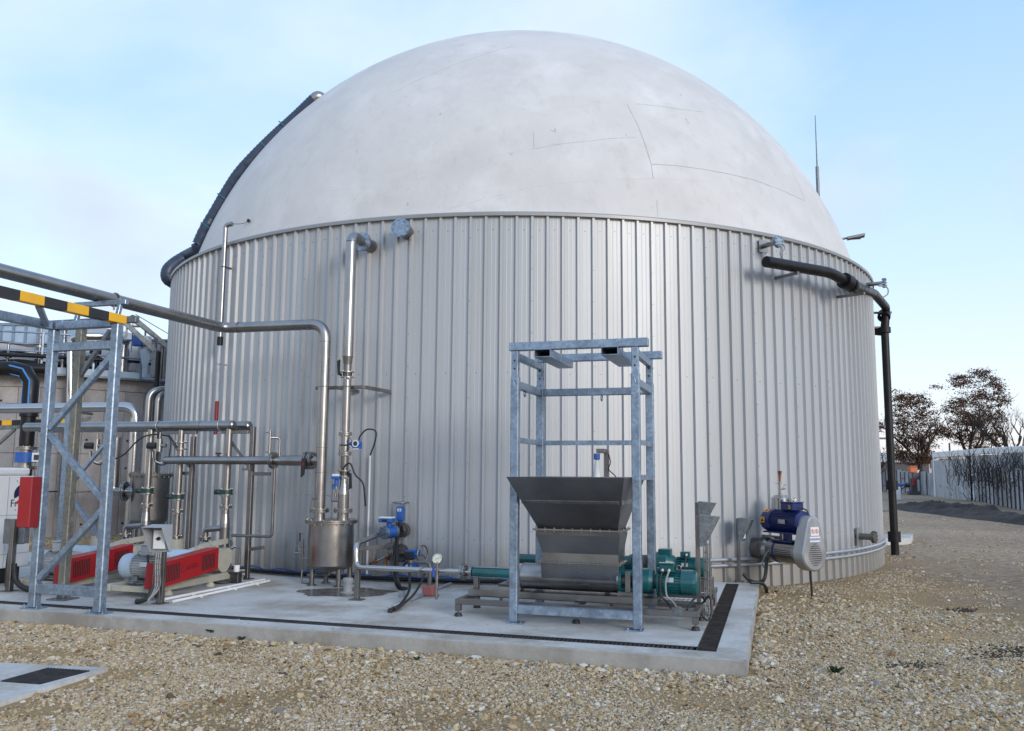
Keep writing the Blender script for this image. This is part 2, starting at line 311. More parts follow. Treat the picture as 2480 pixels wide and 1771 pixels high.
# tank cladding: silver-grey coil coated sheet; dome: dusty light grey membrane
mat('cladding', (.425, .440, .458), .48, .26, .05, 1.1, dirt=(.38, .38, .378), dscale=1.5, damt=.45, rvar=.05, stretch=(1, 1, .18))
def clad_extra():
    mt = MATS['cladding']; n = mt.node_tree.nodes; l = mt.node_tree.links; b = n['Principled BSDF']; old = b.inputs['Base Color'].links[0].from_socket
    oi = n.new('ShaderNodeObjectInfo'); mr = n.new('ShaderNodeMapRange'); mr.inputs[3].default_value = .94; mr.inputs[4].default_value = 1.05; l.new(oi.outputs['Random'], mr.inputs[0])
    mu = n.new('ShaderNodeMix'); mu.data_type = 'RGBA'; mu.blend_type = 'MULTIPLY'; mu.inputs[0].default_value = 1; l.new(old, mu.inputs[6]); l.new(mr.outputs[0], mu.inputs[7])
    tc_ = [q for q in n if q.type == 'TEX_COORD'][0]; sx_ = n.new('ShaderNodeSeparateXYZ'); l.new(tc_.outputs['Object'], sx_.inputs[0])
    z = n.new('ShaderNodeTexNoise'); z.inputs['Scale'].default_value = 2.4; z.inputs['Detail'].default_value = 7; z.inputs['Roughness'].default_value = .7; l.new(tc_.outputs['Object'], z.inputs['Vector'])
    ad = n.new('ShaderNodeMath'); ad.operation = 'MULTIPLY_ADD'; ad.inputs[1].default_value = -.9; l.new(z.outputs[0], ad.inputs[0]); l.new(sx_.outputs[2], ad.inputs[2])
    r2 = n.new('ShaderNodeMapRange'); r2.inputs[1].default_value = -.25; r2.inputs[2].default_value = .30; r2.inputs[3].default_value = .55; r2.inputs[4].default_value = 0; l.new(ad.outputs[0], r2.inputs[0])   # mud splash along the foot
    m2 = n.new('ShaderNodeMix'); m2.data_type = 'RGBA'; m2.inputs[7].default_value = (.25, .22, .18, 1); l.new(mu.outputs[2], m2.inputs[6]); l.new(r2.outputs[0], m2.inputs[0]); l.new(m2.outputs[2], b.inputs['Base Color'])
    mp_ = n.new('ShaderNodeMapping'); mp_.inputs['Scale'].default_value = (1, 1, .35); l.new(tc_.outputs['Object'], mp_.inputs[0]); z2 = n.new('ShaderNodeTexNoise'); z2.inputs['Scale'].default_value = 3.2; z2.inputs['Detail'].default_value = 2; l.new(mp_.outputs[0], z2.inputs['Vector'])
    bp = n.new('ShaderNodeBump'); bp.inputs['Strength'].default_value = .12; bp.inputs['Distance'].default_value = .02; l.new(z2.outputs[0], bp.inputs['Height']); l.new(bp.outputs[0], b.inputs['Normal'])
clad_extra()
mat('trim', (.30, .31, .32), .4, .5, .08, 3)
def membrane():
    mt = mat('membrane', (.575, .56, .545), .62, 0, .04, 1.3, bump=.05, bscale=7, dirt=(.50, .485, .47), dscale=.55, damt=.6, rvar=.06); n = mt.node_tree.nodes; l = mt.node_tree.links
    b = n['Principled BSDF']; tc_ = [q for q in n if q.type == 'TEX_COORD'][0]; src = b.inputs['Base Color'].links[0].from_socket
    def layer(src, scale, lo, hi, amt, col, st=(1, 1, 1), det=6, rgh=.6, loc=(0, 0, 0)):
        mp_ = n.new('ShaderNodeMapping'); mp_.inputs['Scale'].default_value = st; mp_.inputs['Location'].default_value = loc; l.new(tc_.outputs['Object'], mp_.inputs[0])
        z = n.new('ShaderNodeTexNoise'); z.inputs['Scale'].default_value = scale; z.inputs['Detail'].default_value = det; z.inputs['Roughness'].default_value = rgh; l.new(mp_.outputs[0], z.inputs['Vector'])
        r = n.new('ShaderNodeMapRange'); r.inputs[1].default_value = lo; r.inputs[2].default_value = hi; r.inputs[4].default_value = amt; l.new(z.outputs[0], r.inputs[0])
        m_ = n.new('ShaderNodeMix'); m_.data_type = 'RGBA'; m_.inputs[7].default_value = (*col, 1); l.new(src, m_.inputs[6]); l.new(r.outputs[0], m_.inputs[0]); return m_.outputs[2]
    src = layer(src, .8, .52, .72, .6, (.70, .69, .685), loc=(4, 2, 0))
    src = layer(src, 2.1, .52, .74, .40, (.40, .39, .375), det=9, rgh=.74)
    src = layer(src, 1.5, .52, .72, .25, (.68, .67, .66), det=8, rgh=.6, loc=(2, 9, 5))
    src = layer(src, 14, .62, .78, .35, (.30, .29, .28), st=(1, 1, .5), det=6, rgh=.7, loc=(5, 5, 5))
    src = layer(src, 5.5, .56, .74, .35, (.36, .35, .34), st=(1, 1, .14), det=9, rgh=.75, loc=(9, 1, 3))
    src = layer(src, 9, .69, .74, .5, (.22, .22, .22), st=(1, .6, .5), det=4, loc=(1, 7, 3))
    l.new(src, b.inputs['Base Color'])
membrane()
# ============================================================ ground, pad, drains
def ground_mat():
    mt = bpy.data.materials.new('gravel_ground'); mt.use_nodes = True; n = mt.node_tree.nodes; l = mt.node_tree.links; b = n['Principled BSDF']; MATS['gravel_ground'] = mt
    tc_ = n.new('ShaderNodeTexCoord')
    def vor(sc, o=0):
        v = n.new('ShaderNodeTexVoronoi'); v.inputs['Scale'].default_value = sc; l.new(tc_.outputs['Object'], v.inputs['Vector']); return v
    def noi(sc, det=5):
        v = n.new('ShaderNodeTexNoise'); v.inputs['Scale'].default_value = sc; v.inputs['Detail'].default_value = det; l.new(tc_.outputs['Object'], v.inputs['Vector']); return v
    v1 = vor(42); bw = n.new('ShaderNodeRGBToBW'); l.new(v1.outputs['Color'], bw.inputs[0])
    cr_ = n.new('ShaderNodeValToRGB'); e = cr_.color_ramp.elements; e[0].color = (.08, .058, .034, 1); e[1].color = (.42, .35, .26, 1)
    for p_, c_ in ((.25, (.18, .13, .07)), (.5, (.26, .19, .115)), (.75, (.34, .27, .18))): q = e.new(p_); q.color = (*c_, 1)
    l.new(bw.outputs[0], cr_.inputs[0])
    nb = noi(.35, 6); r1 = n.new('ShaderNodeMapRange'); r1.inputs[1].default_value = .36; r1.inputs[2].default_value = .56; r1.inputs[3].default_value = .35; r1.inputs[4].default_value = .85; l.new(nb.outputs[0], r1.inputs[0])
    m1 = n.new('ShaderNodeMix'); m1.data_type = 'RGBA'; m1.inputs[7].default_value = (.42, .285, .145, 1); l.new(cr_.outputs[0], m1.inputs[6]); l.new(r1.outputs[0], m1.inputs[0])
    # grey, finer gravel on the track past the tank (farther right)
    sx_ = n.new('ShaderNodeSeparateXYZ'); l.new(tc_.outputs['Object'], sx_.inputs[0])
    nd = noi(.5, 4); a0_ = n.new('ShaderNodeMath'); a0_.operation = 'MULTIPLY_ADD'; a0_.inputs[1].default_value = -.217; l.new(sx_.outputs[1], a0_.inputs[0]); l.new(sx_.outputs[0], a0_.inputs[2]); ad = n.new('ShaderNodeMath'); ad.operation = 'MULTIPLY_ADD'; ad.inputs[1].default_value = 4.0; l.new(nd.outputs[0], ad.inputs[0]); l.new(a0_.outputs[0], ad.inputs[2])
    r2 = n.new('ShaderNodeMapRange'); r2.interpolation_type = 'SMOOTHSTEP'; r2.inputs[1].default_value = 4.7; r2.inputs[2].default_value = 6.6; r2.inputs[4].default_value = .85; l.new(ad.outputs[0], r2.inputs[0])
    ng = noi(11, 9); cg = n.new('ShaderNodeValToRGB'); cg.color_ramp.elements[0].color = (.19, .135, .092, 1); cg.color_ramp.elements[1].color = (.48, .375, .28, 1); cg.color_ramp.elements[0].position = .3; cg.color_ramp.elements[1].position = .7; l.new(ng.outputs[0], cg.inputs[0])
    m2 = n.new('ShaderNodeMix'); m2.data_type = 'RGBA'; l.new(m1.outputs[2], m2.inputs[6]); l.new(cg.outputs[0], m2.inputs[7]); l.new(r2.outputs[0], m2.inputs[0])
    # broad wheel-track and patch tones
    nt_ = noi(.12, 5); r3 = n.new('ShaderNodeMapRange'); r3.inputs[1].default_value = .35; r3.inputs[2].default_value = .65; r3.inputs[3].default_value = .72; r3.inputs[4].default_value = 1.2; l.new(nt_.outputs[0], r3.inputs[0])
    m3 = n.new('ShaderNodeMix'); m3.data_type = 'RGBA'; m3.blend_type = 'MULTIPLY'; m3.inputs[0].default_value = 1; l.new(m2.outputs[2], m3.inputs[6]); l.new(r3.outputs[0], m3.inputs[7])
    l.new(m3.outputs[2], b.inputs['Base Color']); b.inputs['Roughness'].default_value = .95; b.inputs['Specular IOR Level'].default_value = .2
    bp = n.new('ShaderNodeBump'); bp.inputs['Strength'].default_value = .8; bp.inputs['Distance'].default_value = .02; l.new(v1.outputs['Distance'], bp.inputs['Height']); bp.invert = True; l.new(bp.outputs[0], b.inputs['Normal'])
ground_mat()
g = B(); XS = [-900, -300, -100, -40, -20, 0, 5, 10, 15, 20, 30, 40, 60, 100, 300, 900]; YS = [-60, -20, 0, 10, 20, 30, 40, 50, 60, 80, 100, 160, 300, 700, 1500]
g.add([(x, y, GZ) for y in YS for x in XS], [(j * len(XS) + i, j * len(XS) + i + 1, (j + 1) * len(XS) + i + 1, (j + 1) * len(XS) + i) for j in range(len(YS) - 1) for i in range(len(XS) - 1)])
struct(g.obj('ground', 'gravel_ground'))
# pad
uR = uv(pz(1808.8, 1601.7))[0]; vF = (uv(pz(1600, 1585))[1] + uv(pz(951.8, 1540.8))[1] + uv(pz(300, 1494.5))[1]) / 3
vB = uv(pz(1837, 1414.2))[1]; uL = -17.0
gv0 = (uv(pz(1400, 1554.8))[1] + uv(pz(600, 1504))[1]) / 2; gv1 = gv0 + .175
gu0 = (uv(pz(1688.7, 1563))[0] + uv(pz(1759.8, 1412.3))[0]) / 2; gu1 = (uv(pz(1735.8, 1578.6))[0] + uv(pz(1789.4, 1414.2))[0]) / 2
gvE = uv(pz(1775, 1414))[1]
def slabbox(b, u0, u1, v0, v1, z0=-.4, z1=0.0):
    b.box(S((u0 + u1) / 2, (v0 + v1) / 2, (z0 + z1) / 2), (u1 - u0, v1 - v0, z1 - z0))
pad = B()
def padtop(u0, u1, v0, v1, z=0.0): pad.add([S(u0, v0, z), S(u1, v0, z), S(u1, v1, z), S(u0, v1, z)], [(0, 1, 2, 3)])
padtop(uL, uR - .02, vF + .02, gv0); padtop(gu1, uR - .02, gv0, vB); padtop(uL, gu0, gv1, vB); padtop(gu0, gu1, gvE, vB)
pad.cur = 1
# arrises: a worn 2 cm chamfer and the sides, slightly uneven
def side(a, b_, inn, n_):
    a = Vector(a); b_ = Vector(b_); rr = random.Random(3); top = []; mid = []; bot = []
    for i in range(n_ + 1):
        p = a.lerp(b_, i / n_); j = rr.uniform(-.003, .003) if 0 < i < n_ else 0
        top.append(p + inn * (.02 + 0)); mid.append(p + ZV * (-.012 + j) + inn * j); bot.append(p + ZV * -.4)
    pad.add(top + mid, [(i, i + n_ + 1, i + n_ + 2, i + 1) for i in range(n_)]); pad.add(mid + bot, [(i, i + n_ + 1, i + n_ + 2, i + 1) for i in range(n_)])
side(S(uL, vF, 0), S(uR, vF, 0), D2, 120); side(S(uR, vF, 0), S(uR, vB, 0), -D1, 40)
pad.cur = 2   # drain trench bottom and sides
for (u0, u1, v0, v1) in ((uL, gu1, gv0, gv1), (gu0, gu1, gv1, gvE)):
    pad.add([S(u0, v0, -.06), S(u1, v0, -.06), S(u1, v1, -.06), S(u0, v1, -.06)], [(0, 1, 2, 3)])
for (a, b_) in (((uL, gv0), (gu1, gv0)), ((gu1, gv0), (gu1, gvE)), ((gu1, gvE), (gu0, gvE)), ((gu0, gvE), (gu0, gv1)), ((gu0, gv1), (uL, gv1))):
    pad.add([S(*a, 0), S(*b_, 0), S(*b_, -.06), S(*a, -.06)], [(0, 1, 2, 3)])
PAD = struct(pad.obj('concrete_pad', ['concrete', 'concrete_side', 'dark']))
# front drain: cover bars one by one
dr = thing('drain_channel', 'long narrow dark drain grating along the front edge of the concrete pad', 'drain', S(0, (gv0 + gv1) / 2, 0))
rim = B()
for v_ in (gv0 + .006, gv1 - .006): rim.beam(S(-9.5, v_, -.007), S(gu0 - .01, v_, -.007), .012, .014, ch=.002)
rim.obj('frame_rail', 'grate', dr)
b0 = B(); b0.box(S(0, (gv0 + gv1) / 2, -.012), (.030, gv1 - gv0 - .026, .018), ch=.003); bar0 = b0.obj('grate_bar', 'grate', dr)
nb_ = 0; u_ = gu0 - .05; first = True
while u_ > -9.4 and nb_ < 290:
    o = bar0 if first else bar0.copy()
    if not first: COL.objects.link(o); o.parent = dr
    first = False; o.location = D1 * u_ + ZV * R.uniform(-.003, .002); o.rotation_euler = (0, 0, R.uniform(-.03, .03)); u_ -= .043; nb_ += 1
# right drain: fine mesh grating, too fine to tell bars apart
dr2 = thing('mesh_drain', 'broad dark mesh drain grating along the right edge of the concrete pad', 'drain', S((gu0 + gu1) / 2, (gv0 + gvE) / 2, 0))
mg = B(); v_ = gv0 + .02
while v_ < gvE - .02:
    mg.box(S((gu0 + gu1) / 2, v_, -.014 + R.uniform(-.003, .004)), (gu1 - gu0 - .02, .008, .02)); v_ += .026
u_ = gu0 + .03
while u_ < gu1 - .02: mg.box(S(u_, (gv0 + gvE) / 2, -.018), (.006, gvE - gv0 - .04, .014)); u_ += .05
mo = mg.obj('mesh_grating', 'grate', dr2); mo['kind'] = 'stuff'
rm = B()
for u_ in (gu0 + .005, gu1 - .005): rm.beam(S(u_, gv0, -.008), S(u_, gvE, -.008), .01, .016, ch=.002)
rm.obj('frame_rail', 'grate', dr2)
# small pad with a cover plate in the left foreground
q = [pz(x, y, GZ + .035) for x, y in ((-160, 1597), (262, 1617), (0, 1701), (-420, 1668))]
sp_ = B(); sp_.prism([p - ZV * .15 for p in q], ZV * .15); SP = struct(sp_.obj('small_concrete_pad', 'concrete'))
q2 = [pz(x, y, GZ + .045) for x, y in ((0, 1648), (115, 1616), (219, 1623), (97, 1655))]
e1, e2 = (q2[1] - q2[0]), (q2[3] - q2[0]); cvr = thing('chamber_cover', 'dark ribbed cover plate set in the small low concrete pad', 'cover', (q2[0] + q2[2]) / 2)
cb = B(); cb.prism([p - ZV * .03 for p in q2], ZV * .022); cb.obj('plate', 'grate', cvr)
cb = B()
for i in range(14):
    a = q2[0].lerp(q2[3], (i + .5) / 14); c_ = q2[1].lerp(q2[2], (i + .5) / 14); cb.beam(a + ZV * -.006, c_ + ZV * -.006, .014, .010, ch=.002)
cb.obj('rib', 'grate', cvr)
# ------------------------------------------------------------ gravel stones (instanced, uncountable)
def stone_mats():
    mt = bpy.data.materials.new('stone'); mt.use_nodes = True; n = mt.node_tree.nodes; l = mt.node_tree.links; b = n['Principled BSDF']
    oi = n.new('ShaderNodeObjectInfo'); rp_ = n.new('ShaderNodeValToRGB'); e = rp_.color_ramp.elements
    e[0].color = (.32, .25, .155, 1); e[1].color = (.06, .05, .04, 1)
    for p_, c_ in ((.12, (.50, .405, .255)), (.28, (.385, .275, .14)), (.42, (.59, .52, .41)), (.52, (.33, .24, .14)), (.62, (.46, .365, .235)), (.72, (.62, .60, .56)), (.79, (.38, .285, .17)), (.86, (.35, .215, .095)), (.91, (.25, .235, .22)), (.96, (.20, .11, .05)), (.99, (.08, .065, .05))):
        q_ = e.new(p_); q_.color = (*c_, 1)
    l.new(oi.outputs['Random'], rp_.inputs[0]); tc_ = n.new('ShaderNodeTexCoord'); z = n.new('ShaderNodeTexNoise'); z.inputs['Scale'].default_value = 3; l.new(tc_.outputs['Object'], z.inputs['Vector'])
    mr = n.new('ShaderNodeMapRange'); mr.inputs[3].default_value = .6; mr.inputs[4].default_value = 1.25; l.new(z.outputs[0], mr.inputs[0])
    mu = n.new('ShaderNodeMix'); mu.data_type = 'RGBA'; mu.blend_type = 'MULTIPLY'; mu.inputs[0].default_value = 1; l.new(rp_.outputs[0], mu.inputs[6]); l.new(mr.outputs[0], mu.inputs[7]); l.new(mu.outputs[2], b.inputs['Base Color'])
    b.inputs['Roughness'].default_value = .9; b.inputs['Specular IOR Level'].default_value = .25; MATS['stone'] = mt
stone_mats()
def scatter_tree(name, density, smin, smax, seed, mask=None, flat=.62):
    t = bpy.data.node_groups.new(name, 'GeometryNodeTree'); t.interface.new_socket('Geometry', in_out='INPUT', socket_type='NodeSocketGeometry'); t.interface.new_socket('Geometry', in_out='OUTPUT', socket_type='NodeSocketGeometry')
    n = t.nodes; l = t.links; gi_ = n.new('NodeGroupInput'); go_ = n.new('NodeGroupOutput')
    dp = n.new('GeometryNodeDistributePointsOnFaces'); dp.inputs['Seed'].default_value = seed; dp.inputs['Density'].default_value = density; l.new(gi_.outputs[0], dp.inputs['Mesh'])
    if mask:
        z = n.new('ShaderNodeTexNoise'); z.inputs['Scale'].default_value = mask[0]; z.inputs['Detail'].default_value = 4; mr = n.new('ShaderNodeMapRange'); mr.inputs[1].default_value = mask[1]; mr.inputs[2].default_value = mask[2]; mr.inputs[3].default_value = mask[3]; mr.inputs[4].default_value = 1
        l.new(z.outputs[0], mr.inputs[0]); mm = n.new('ShaderNodeMath'); mm.operation = 'MULTIPLY'; mm.inputs[1].default_value = density; l.new(mr.outputs[0], mm.inputs[0]); l.new(mm.outputs[0], dp.inputs['Density'])
    g2 = n.new('GeometryNodeGeometryToInstance')
    for k in range(6):
        ic = n.new('GeometryNodeMeshIcoSphere'); ic.inputs['Subdivisions'].default_value = 1 if k < 3 else 2; ic.inputs['Radius'].default_value = 1
        sp2 = n.new('GeometryNodeSetPosition'); z = n.new('ShaderNodeTexNoise'); z.noise_dimensions = '4D'; z.inputs['W'].default_value = k * 3.7 + seed; z.inputs['Scale'].default_value = 1.1; z.inputs['Detail'].default_value = 1
        sb = n.new('ShaderNodeVectorMath'); sb.operation = 'SUBTRACT'; sb.inputs[1].default_value = (.5, .5, .5); l.new(z.outputs['Color'], sb.inputs[0])
        sc = n.new('ShaderNodeVectorMath'); sc.operation = 'SCALE'; sc.inputs['Scale'].default_value = 2.2; l.new(sb.outputs[0], sc.inputs[0])
        l.new(ic.outputs['Mesh'], sp2.inputs['Geometry']); l.new(sc.outputs[0], sp2.inputs['Offset'])
        ss = n.new('GeometryNodeSetShadeSmooth'); ss.inputs['Shade Smooth'].default_value = False; l.new(sp2.outputs[0], ss.inputs['Geometry'])
        sm = n.new('GeometryNodeSetMaterial'); sm.inputs['Material'].default_value = MATS['stone']; l.new(ss.outputs[0], sm.inputs['Geometry']); l.new(sm.outputs[0], g2.inputs[0])
    io = n.new('GeometryNodeInstanceOnPoints'); io.inputs['Pick Instance'].default_value = True; l.new(dp.outputs['Points'], io.inputs['Points']); l.new(g2.outputs[0], io.inputs['Instance'])
    ri = n.new('FunctionNodeRandomValue'); ri.data_type = 'INT'; ri.inputs[4].default_value = 0; ri.inputs[5].default_value = 5; ri.inputs['Seed'].default_value = seed + 1; l.new(ri.outputs[2], io.inputs['Instance Index'])
    rr = n.new('FunctionNodeRandomValue'); rr.data_type = 'FLOAT_VECTOR'; rr.inputs[0].default_value = (-.5, -.5, 0); rr.inputs[1].default_value = (.5, .5, 6.283); rr.inputs['Seed'].default_value = seed + 2; l.new(rr.outputs[0], io.inputs['Rotation'])
    # mostly small, a few large: squared random
    rs = n.new('FunctionNodeRandomValue'); rs.data_type = 'FLOAT'; rs.inputs[2].default_value = 0; rs.inputs[3].default_value = 1; rs.inputs['Seed'].default_value = seed + 3
    pw = n.new('ShaderNodeMath'); pw.operation = 'POWER'; pw.inputs[1].default_value = 2.2; l.new(rs.outputs[1], pw.inputs[0])
    ms = n.new('ShaderNodeMapRange'); ms.inputs[3].default_value = smin; ms.inputs[4].default_value = smax; l.new(pw.outputs[0], ms.inputs[0])
    rv = n.new('FunctionNodeRandomValue'); rv.data_type = 'FLOAT_VECTOR'; rv.inputs[0].default_value = (.7, .6, .4); rv.inputs[1].default_value = (1.35, 1.0, .75 * flat / .62); rv.inputs['Seed'].default_value = seed + 4
    vm = n.new('ShaderNodeVectorMath'); vm.operation = 'SCALE'; l.new(rv.outputs[0], vm.inputs[0]); l.new(ms.outputs[0], vm.inputs['Scale']); l.new(vm.outputs[0], io.inputs['Scale'])
    l.new(io.outputs[0], go_.inputs[0]); return t
RT_ = random.Random(77)
pads = [[(p.x, p.y) for p in q]]
def inpoly(x, y, P):
    c_ = False; j = len(P) - 1
    for i in range(len(P)):
        if (P[i][1] > y) != (P[j][1] > y) and x < (P[j][0] - P[i][0]) * (y - P[i][1]) / (P[j][1] - P[i][1]) + P[i][0]: c_ = not c_
        j = i
    return c_
def stone_field(name, d0, d1, cell, density, smin, smax, seed, mask=None, edge=False, z=GZ + .002, wide=1.0):
    b = B(); y = 1.0
    while y < d1 + 2:
        half = (y * .60 + 2.0) * wide; x = -half
        while x < half:
            cx_, cy_ = x + cell / 2, y + cell / 2; d = math.hypot(cx_, cy_); P_ = Vector((cx_, cy_, 0)); u, v = uv(P_)
            ok = d0 <= d < d1 and not (u < uR + .0 + cell * .5 and v > vF - cell * .5 and v < vB + 1.5 and u < uR + cell * .5) and math.hypot(cx_ - TX, cy_ - TY) > TR + cell * .4
            if ok and any(inpoly(cx_ + ex * cell / 2, cy_ + ey * cell / 2, P) for P in pads for ex in (-1, 1) for ey in (-1, 1)): ok = False
            if ok and not edge and d > 5:
                tf = (cx_ - .217 * cy_ - 3.6 + 1.3 * noise.noise(Vector((cx_ * .5, cy_ * .5, 2.0)))) / 1.6 + .5
                if RT_.random() < min(.78, max(0, tf)): ok = False
            if ok and edge: ok = (u < uR + .22 and v > vF - .22) or abs(math.hypot(cx_ - TX, cy_ - TY) - TR) < .3
            if ok: b.add([(x, y, z), (x + cell, y, z), (x + cell, y + cell, z), (x, y + cell, z)], [(0, 1, 2, 3)])
            x += cell
        y += cell
    o = b.obj(name, 'gravel_ground'); struct(o, 'stuff'); md = o.modifiers.new('scatter', 'NODES'); md.node_group = scatter_tree(name, density, smin, smax, seed, mask)
    return o
stone_field('gravel_stones', 4.4, 10.5, .10, 6000, .0055, .016, 11, (.9, .44, .56, .07))
stone_field('gravel_stones', 4.4, 12.5, .10, 1050, .012, .027, 23, (.7, .46, .58, .05))
stone_field('gravel_stones', 4.4, 13.5, .10, 36, .024, .046, 31, (.6, .45, .60, .06))
stone_field('gravel_stones', 10.5, 17, .15, 1500, .008, .020, 43, (.7, .43, .56, .08))
stone_field('gravel_stones', 17, 24, .3, 420, .010, .026, 57, (.5, .40, .62, .12))
stone_field('gravel_stones', 24, 40, .6, 60, .014, .034, 59, (.4, .40, .62, .12))
stone_field('gravel_stones', 4.4, 13, .06, 620, .016, .042, 61, None, edge=True)
# a few stones kicked up onto the pad
b = B()
for (u0, u1, v0, v1) in ((-9, uR - .05, vF + .04, gv0 - .01), (gu1 + .02, uR - .05, gv1, vB - .2), (-6, gu0 - .1, gv1 + .02, gv1 + .5)): b.add([S(u0, v0, .002), S(u1, v0, .002), S(u1, v1, .002), S(u0, v1, .002)], [(0, 1, 2, 3)])
o = b.obj('spilled_stones', 'concrete'); struct(o, 'stuff'); md = o.modifiers.new('scatter', 'NODES'); md.node_group = scatter_tree('spilled_stones', 26, .003, .013, 91, (1.2, .5, .66, .06))
# ============================================================ tank
NR = 212; PITCH = 2 * math.pi / NR
TK = thing('digester_tank', 'huge round tank clad in silver ribbed sheet under a grey membrane dome', 'tank', (TX, TY, GZ))
def cladding_sheet(ribs=4):
    prof = []       # (angle in pitches, radial offset): rib, pan with two shallow swages
    for k in range(ribs):
        prof += [(k + 0.0, -.030), (k + .06, .014), (k + .21, .014), (k + .27, -.030), (k + .44, -.030), (k + .46, -.0288), (k + .48, -.0288), (k + .50, -.030), (k + .72, -.030), (k + .74, -.0288), (k + .76, -.0288), (k + .78, -.030)]
    prof.append((ribs + 0.0, -.030)); V = []
    for a, d in prof:
        t = a * PITCH; V += [(TX + (TR + d) * math.sin(t), TY - (TR + d) * math.cos(t), GZ - .1), (TX + (TR + d) * math.sin(t), TY - (TR + d) * math.cos(t), TE - .02)]
    b = B(); b.add(V, [(2 * i, 2 * i + 2, 2 * i + 3, 2 * i + 1) for i in range(len(prof) - 1)]); return b
sh = cladding_sheet().obj('cladding_sheet', 'cladding', TK)
for i in range(NR // 4):
    o = sh if i == 0 else sh.copy()
    if i: COL.objects.link(o); o.parent = TK
    o.rotation_euler = (0, 0, (4 * i + .3) * PITCH)
b = B(); n_ = NR
prof = [(TE - .055, -.035), (TE - .055, .040), (TE - .055, .040), (TE - .012, .046), (TE - .012, .046), (TE + .012, .012), (TE + .012, .012), (TE + .03, -.20), (TE + .03, -.20), (TE + .02, -.45)]
b.lathe((TX, TY, 0), ZV, [(z, TR + d) for z, d in prof], 212); b.obj('eave_trim', 'trim', TK)
# dome
DZ, DA, DB = 3.5176, 7.7398, 7.9841; zb = TE + .0
def dome_r(z): return DA * math.sqrt(max(0, 1 - ((z - DZ) / DB)**2))
a0 = math.asin((zb - .02 - DZ) / DB); K = 56
prof = [(DZ + DB * math.sin(a0 + (math.pi / 2 - a0) * i / K), max(.001, DA * math.cos(a0 + (math.pi / 2 - a0) * i / K))) for i in range(K + 1)]
b = B(); b.lathe((TX + .05, TY, 0), ZV, prof, 144)
DOME = b.obj('membrane_dome', 'membrane', TK)
me = DOME.data; bm = bmesh.new(); bm.from_mesh(me); bmesh.ops.remove_doubles(bm, verts=bm.verts, dist=.0005); bm.to_mesh(me); bm.free()
def pdome(x, y, off=0.0):
    d = ray(x, y); s_ = Vector((1, 1, DA / DB)); o_ = (CO - Vector((TX + .05, TY, DZ))); ov = Vector((o_.x, o_.y, o_.z * s_.z)); dv = Vector((d.x, d.y, d.z * s_.z))
    a = dv.dot(dv); b_ = 2 * ov.dot(dv); c_ = ov.dot(ov) - (DA + off)**2; t = (-b_ - math.sqrt(max(0, b_ * b_ - 4 * a * c_))) / (2 * a); return CO + d * t
mat('seam', (.47, .46, .45), .6, 0, .1, 4)
mat('seam_dark', (.37, .365, .36), .6, 0, .2, 4)
def seam(pix, r=.010, mt='seam', n=14):
    P = []
    for i in range(len(pix) - 1):
        for k in range(n): t = k / n; P.append(pdome(pix[i][0] * (1 - t) + pix[i + 1][0] * t, pix[i][1] * (1 - t) + pix[i + 1][1] * t, -.004))
    P.append(pdome(*pix[-1], -.004)); b = B(); b.tube(P, r, 5); b.obj('membrane_seam', mt, TK)
seam([(1518, 252), (1545, 305), (1562, 350), (1577, 398), (1582, 432)], .007, 'seam_dark')
seam([(1577, 398), (1640, 402), (1700, 410), (1766, 422), (1828, 437), (1890, 460), (1950, 488)], .007, 'seam_dark')
seam([(1540, 252), (1600, 258), (1650, 266), (1702, 272)], .006, 'seam_dark')
seam([(1400, 440), (1480, 436), (1582, 433), (1650, 436), (1720, 440)], .004)
seam([(1290, 362), (1350, 350), (1420, 343), (1480, 336), (1540, 333)], .005, 'seam_dark')
seam([(1210, 375), (1290, 362)], .004); seam([(830, 520), (900, 480), (1000, 440), (1100, 410), (1210, 375)], .004)
seam([(1080, 508), (1180, 480), (1290, 453), (1400, 440)], .004)
seam([(1270, 280), (1340, 266), (1400, 258), (1470, 251)], .004)
seam([(945, 228), (1010, 196), (1100, 158), (1180, 130), (1245, 112)], .006, 'seam_dark')
seam([(1915, 410), (1935, 450), (1950, 488)], .005, 'seam_dark'); seam([(1590, 485), (1593, 525)], .005, 'seam_dark')
seam([(1292, 318), (1293, 360)], .005, 'seam_dark')
seam([(610, 520), (670, 440), (740, 350), (860, 255)], .004); seam([(760, 470), (800, 462), (900, 455)], .004)
# fixing screws on the sheets, in rings and along the overlaps
b = B()
for z in (5.18, 3.02, .62):
    for k in range(NR):
        a = math.degrees((k + .3 + .60) * PITCH)
        if z == 3.02 and k % 2: continue
        if -75 < ((a + 180) % 360 - 180) < 75: p = tank(a, z + R.uniform(-.012, .012), -.031); nn = tax(p); b.cyl(p, p + nn * .009, .008, .005, n=6)
for k in range(NR // 4):
    a = math.degrees((4 * k + .3 + .13) * PITCH)
    if -75 < ((a + 180) % 360 - 180) < 75:
        for j in range(11): p = tank(a, .25 + j * .48, .013); b.cyl(p, p + tax(p) * .008, .008, .005, n=6)
o = b.obj('sheet_screws', 'steel_dull', TK); o['kind'] = 'stuff'
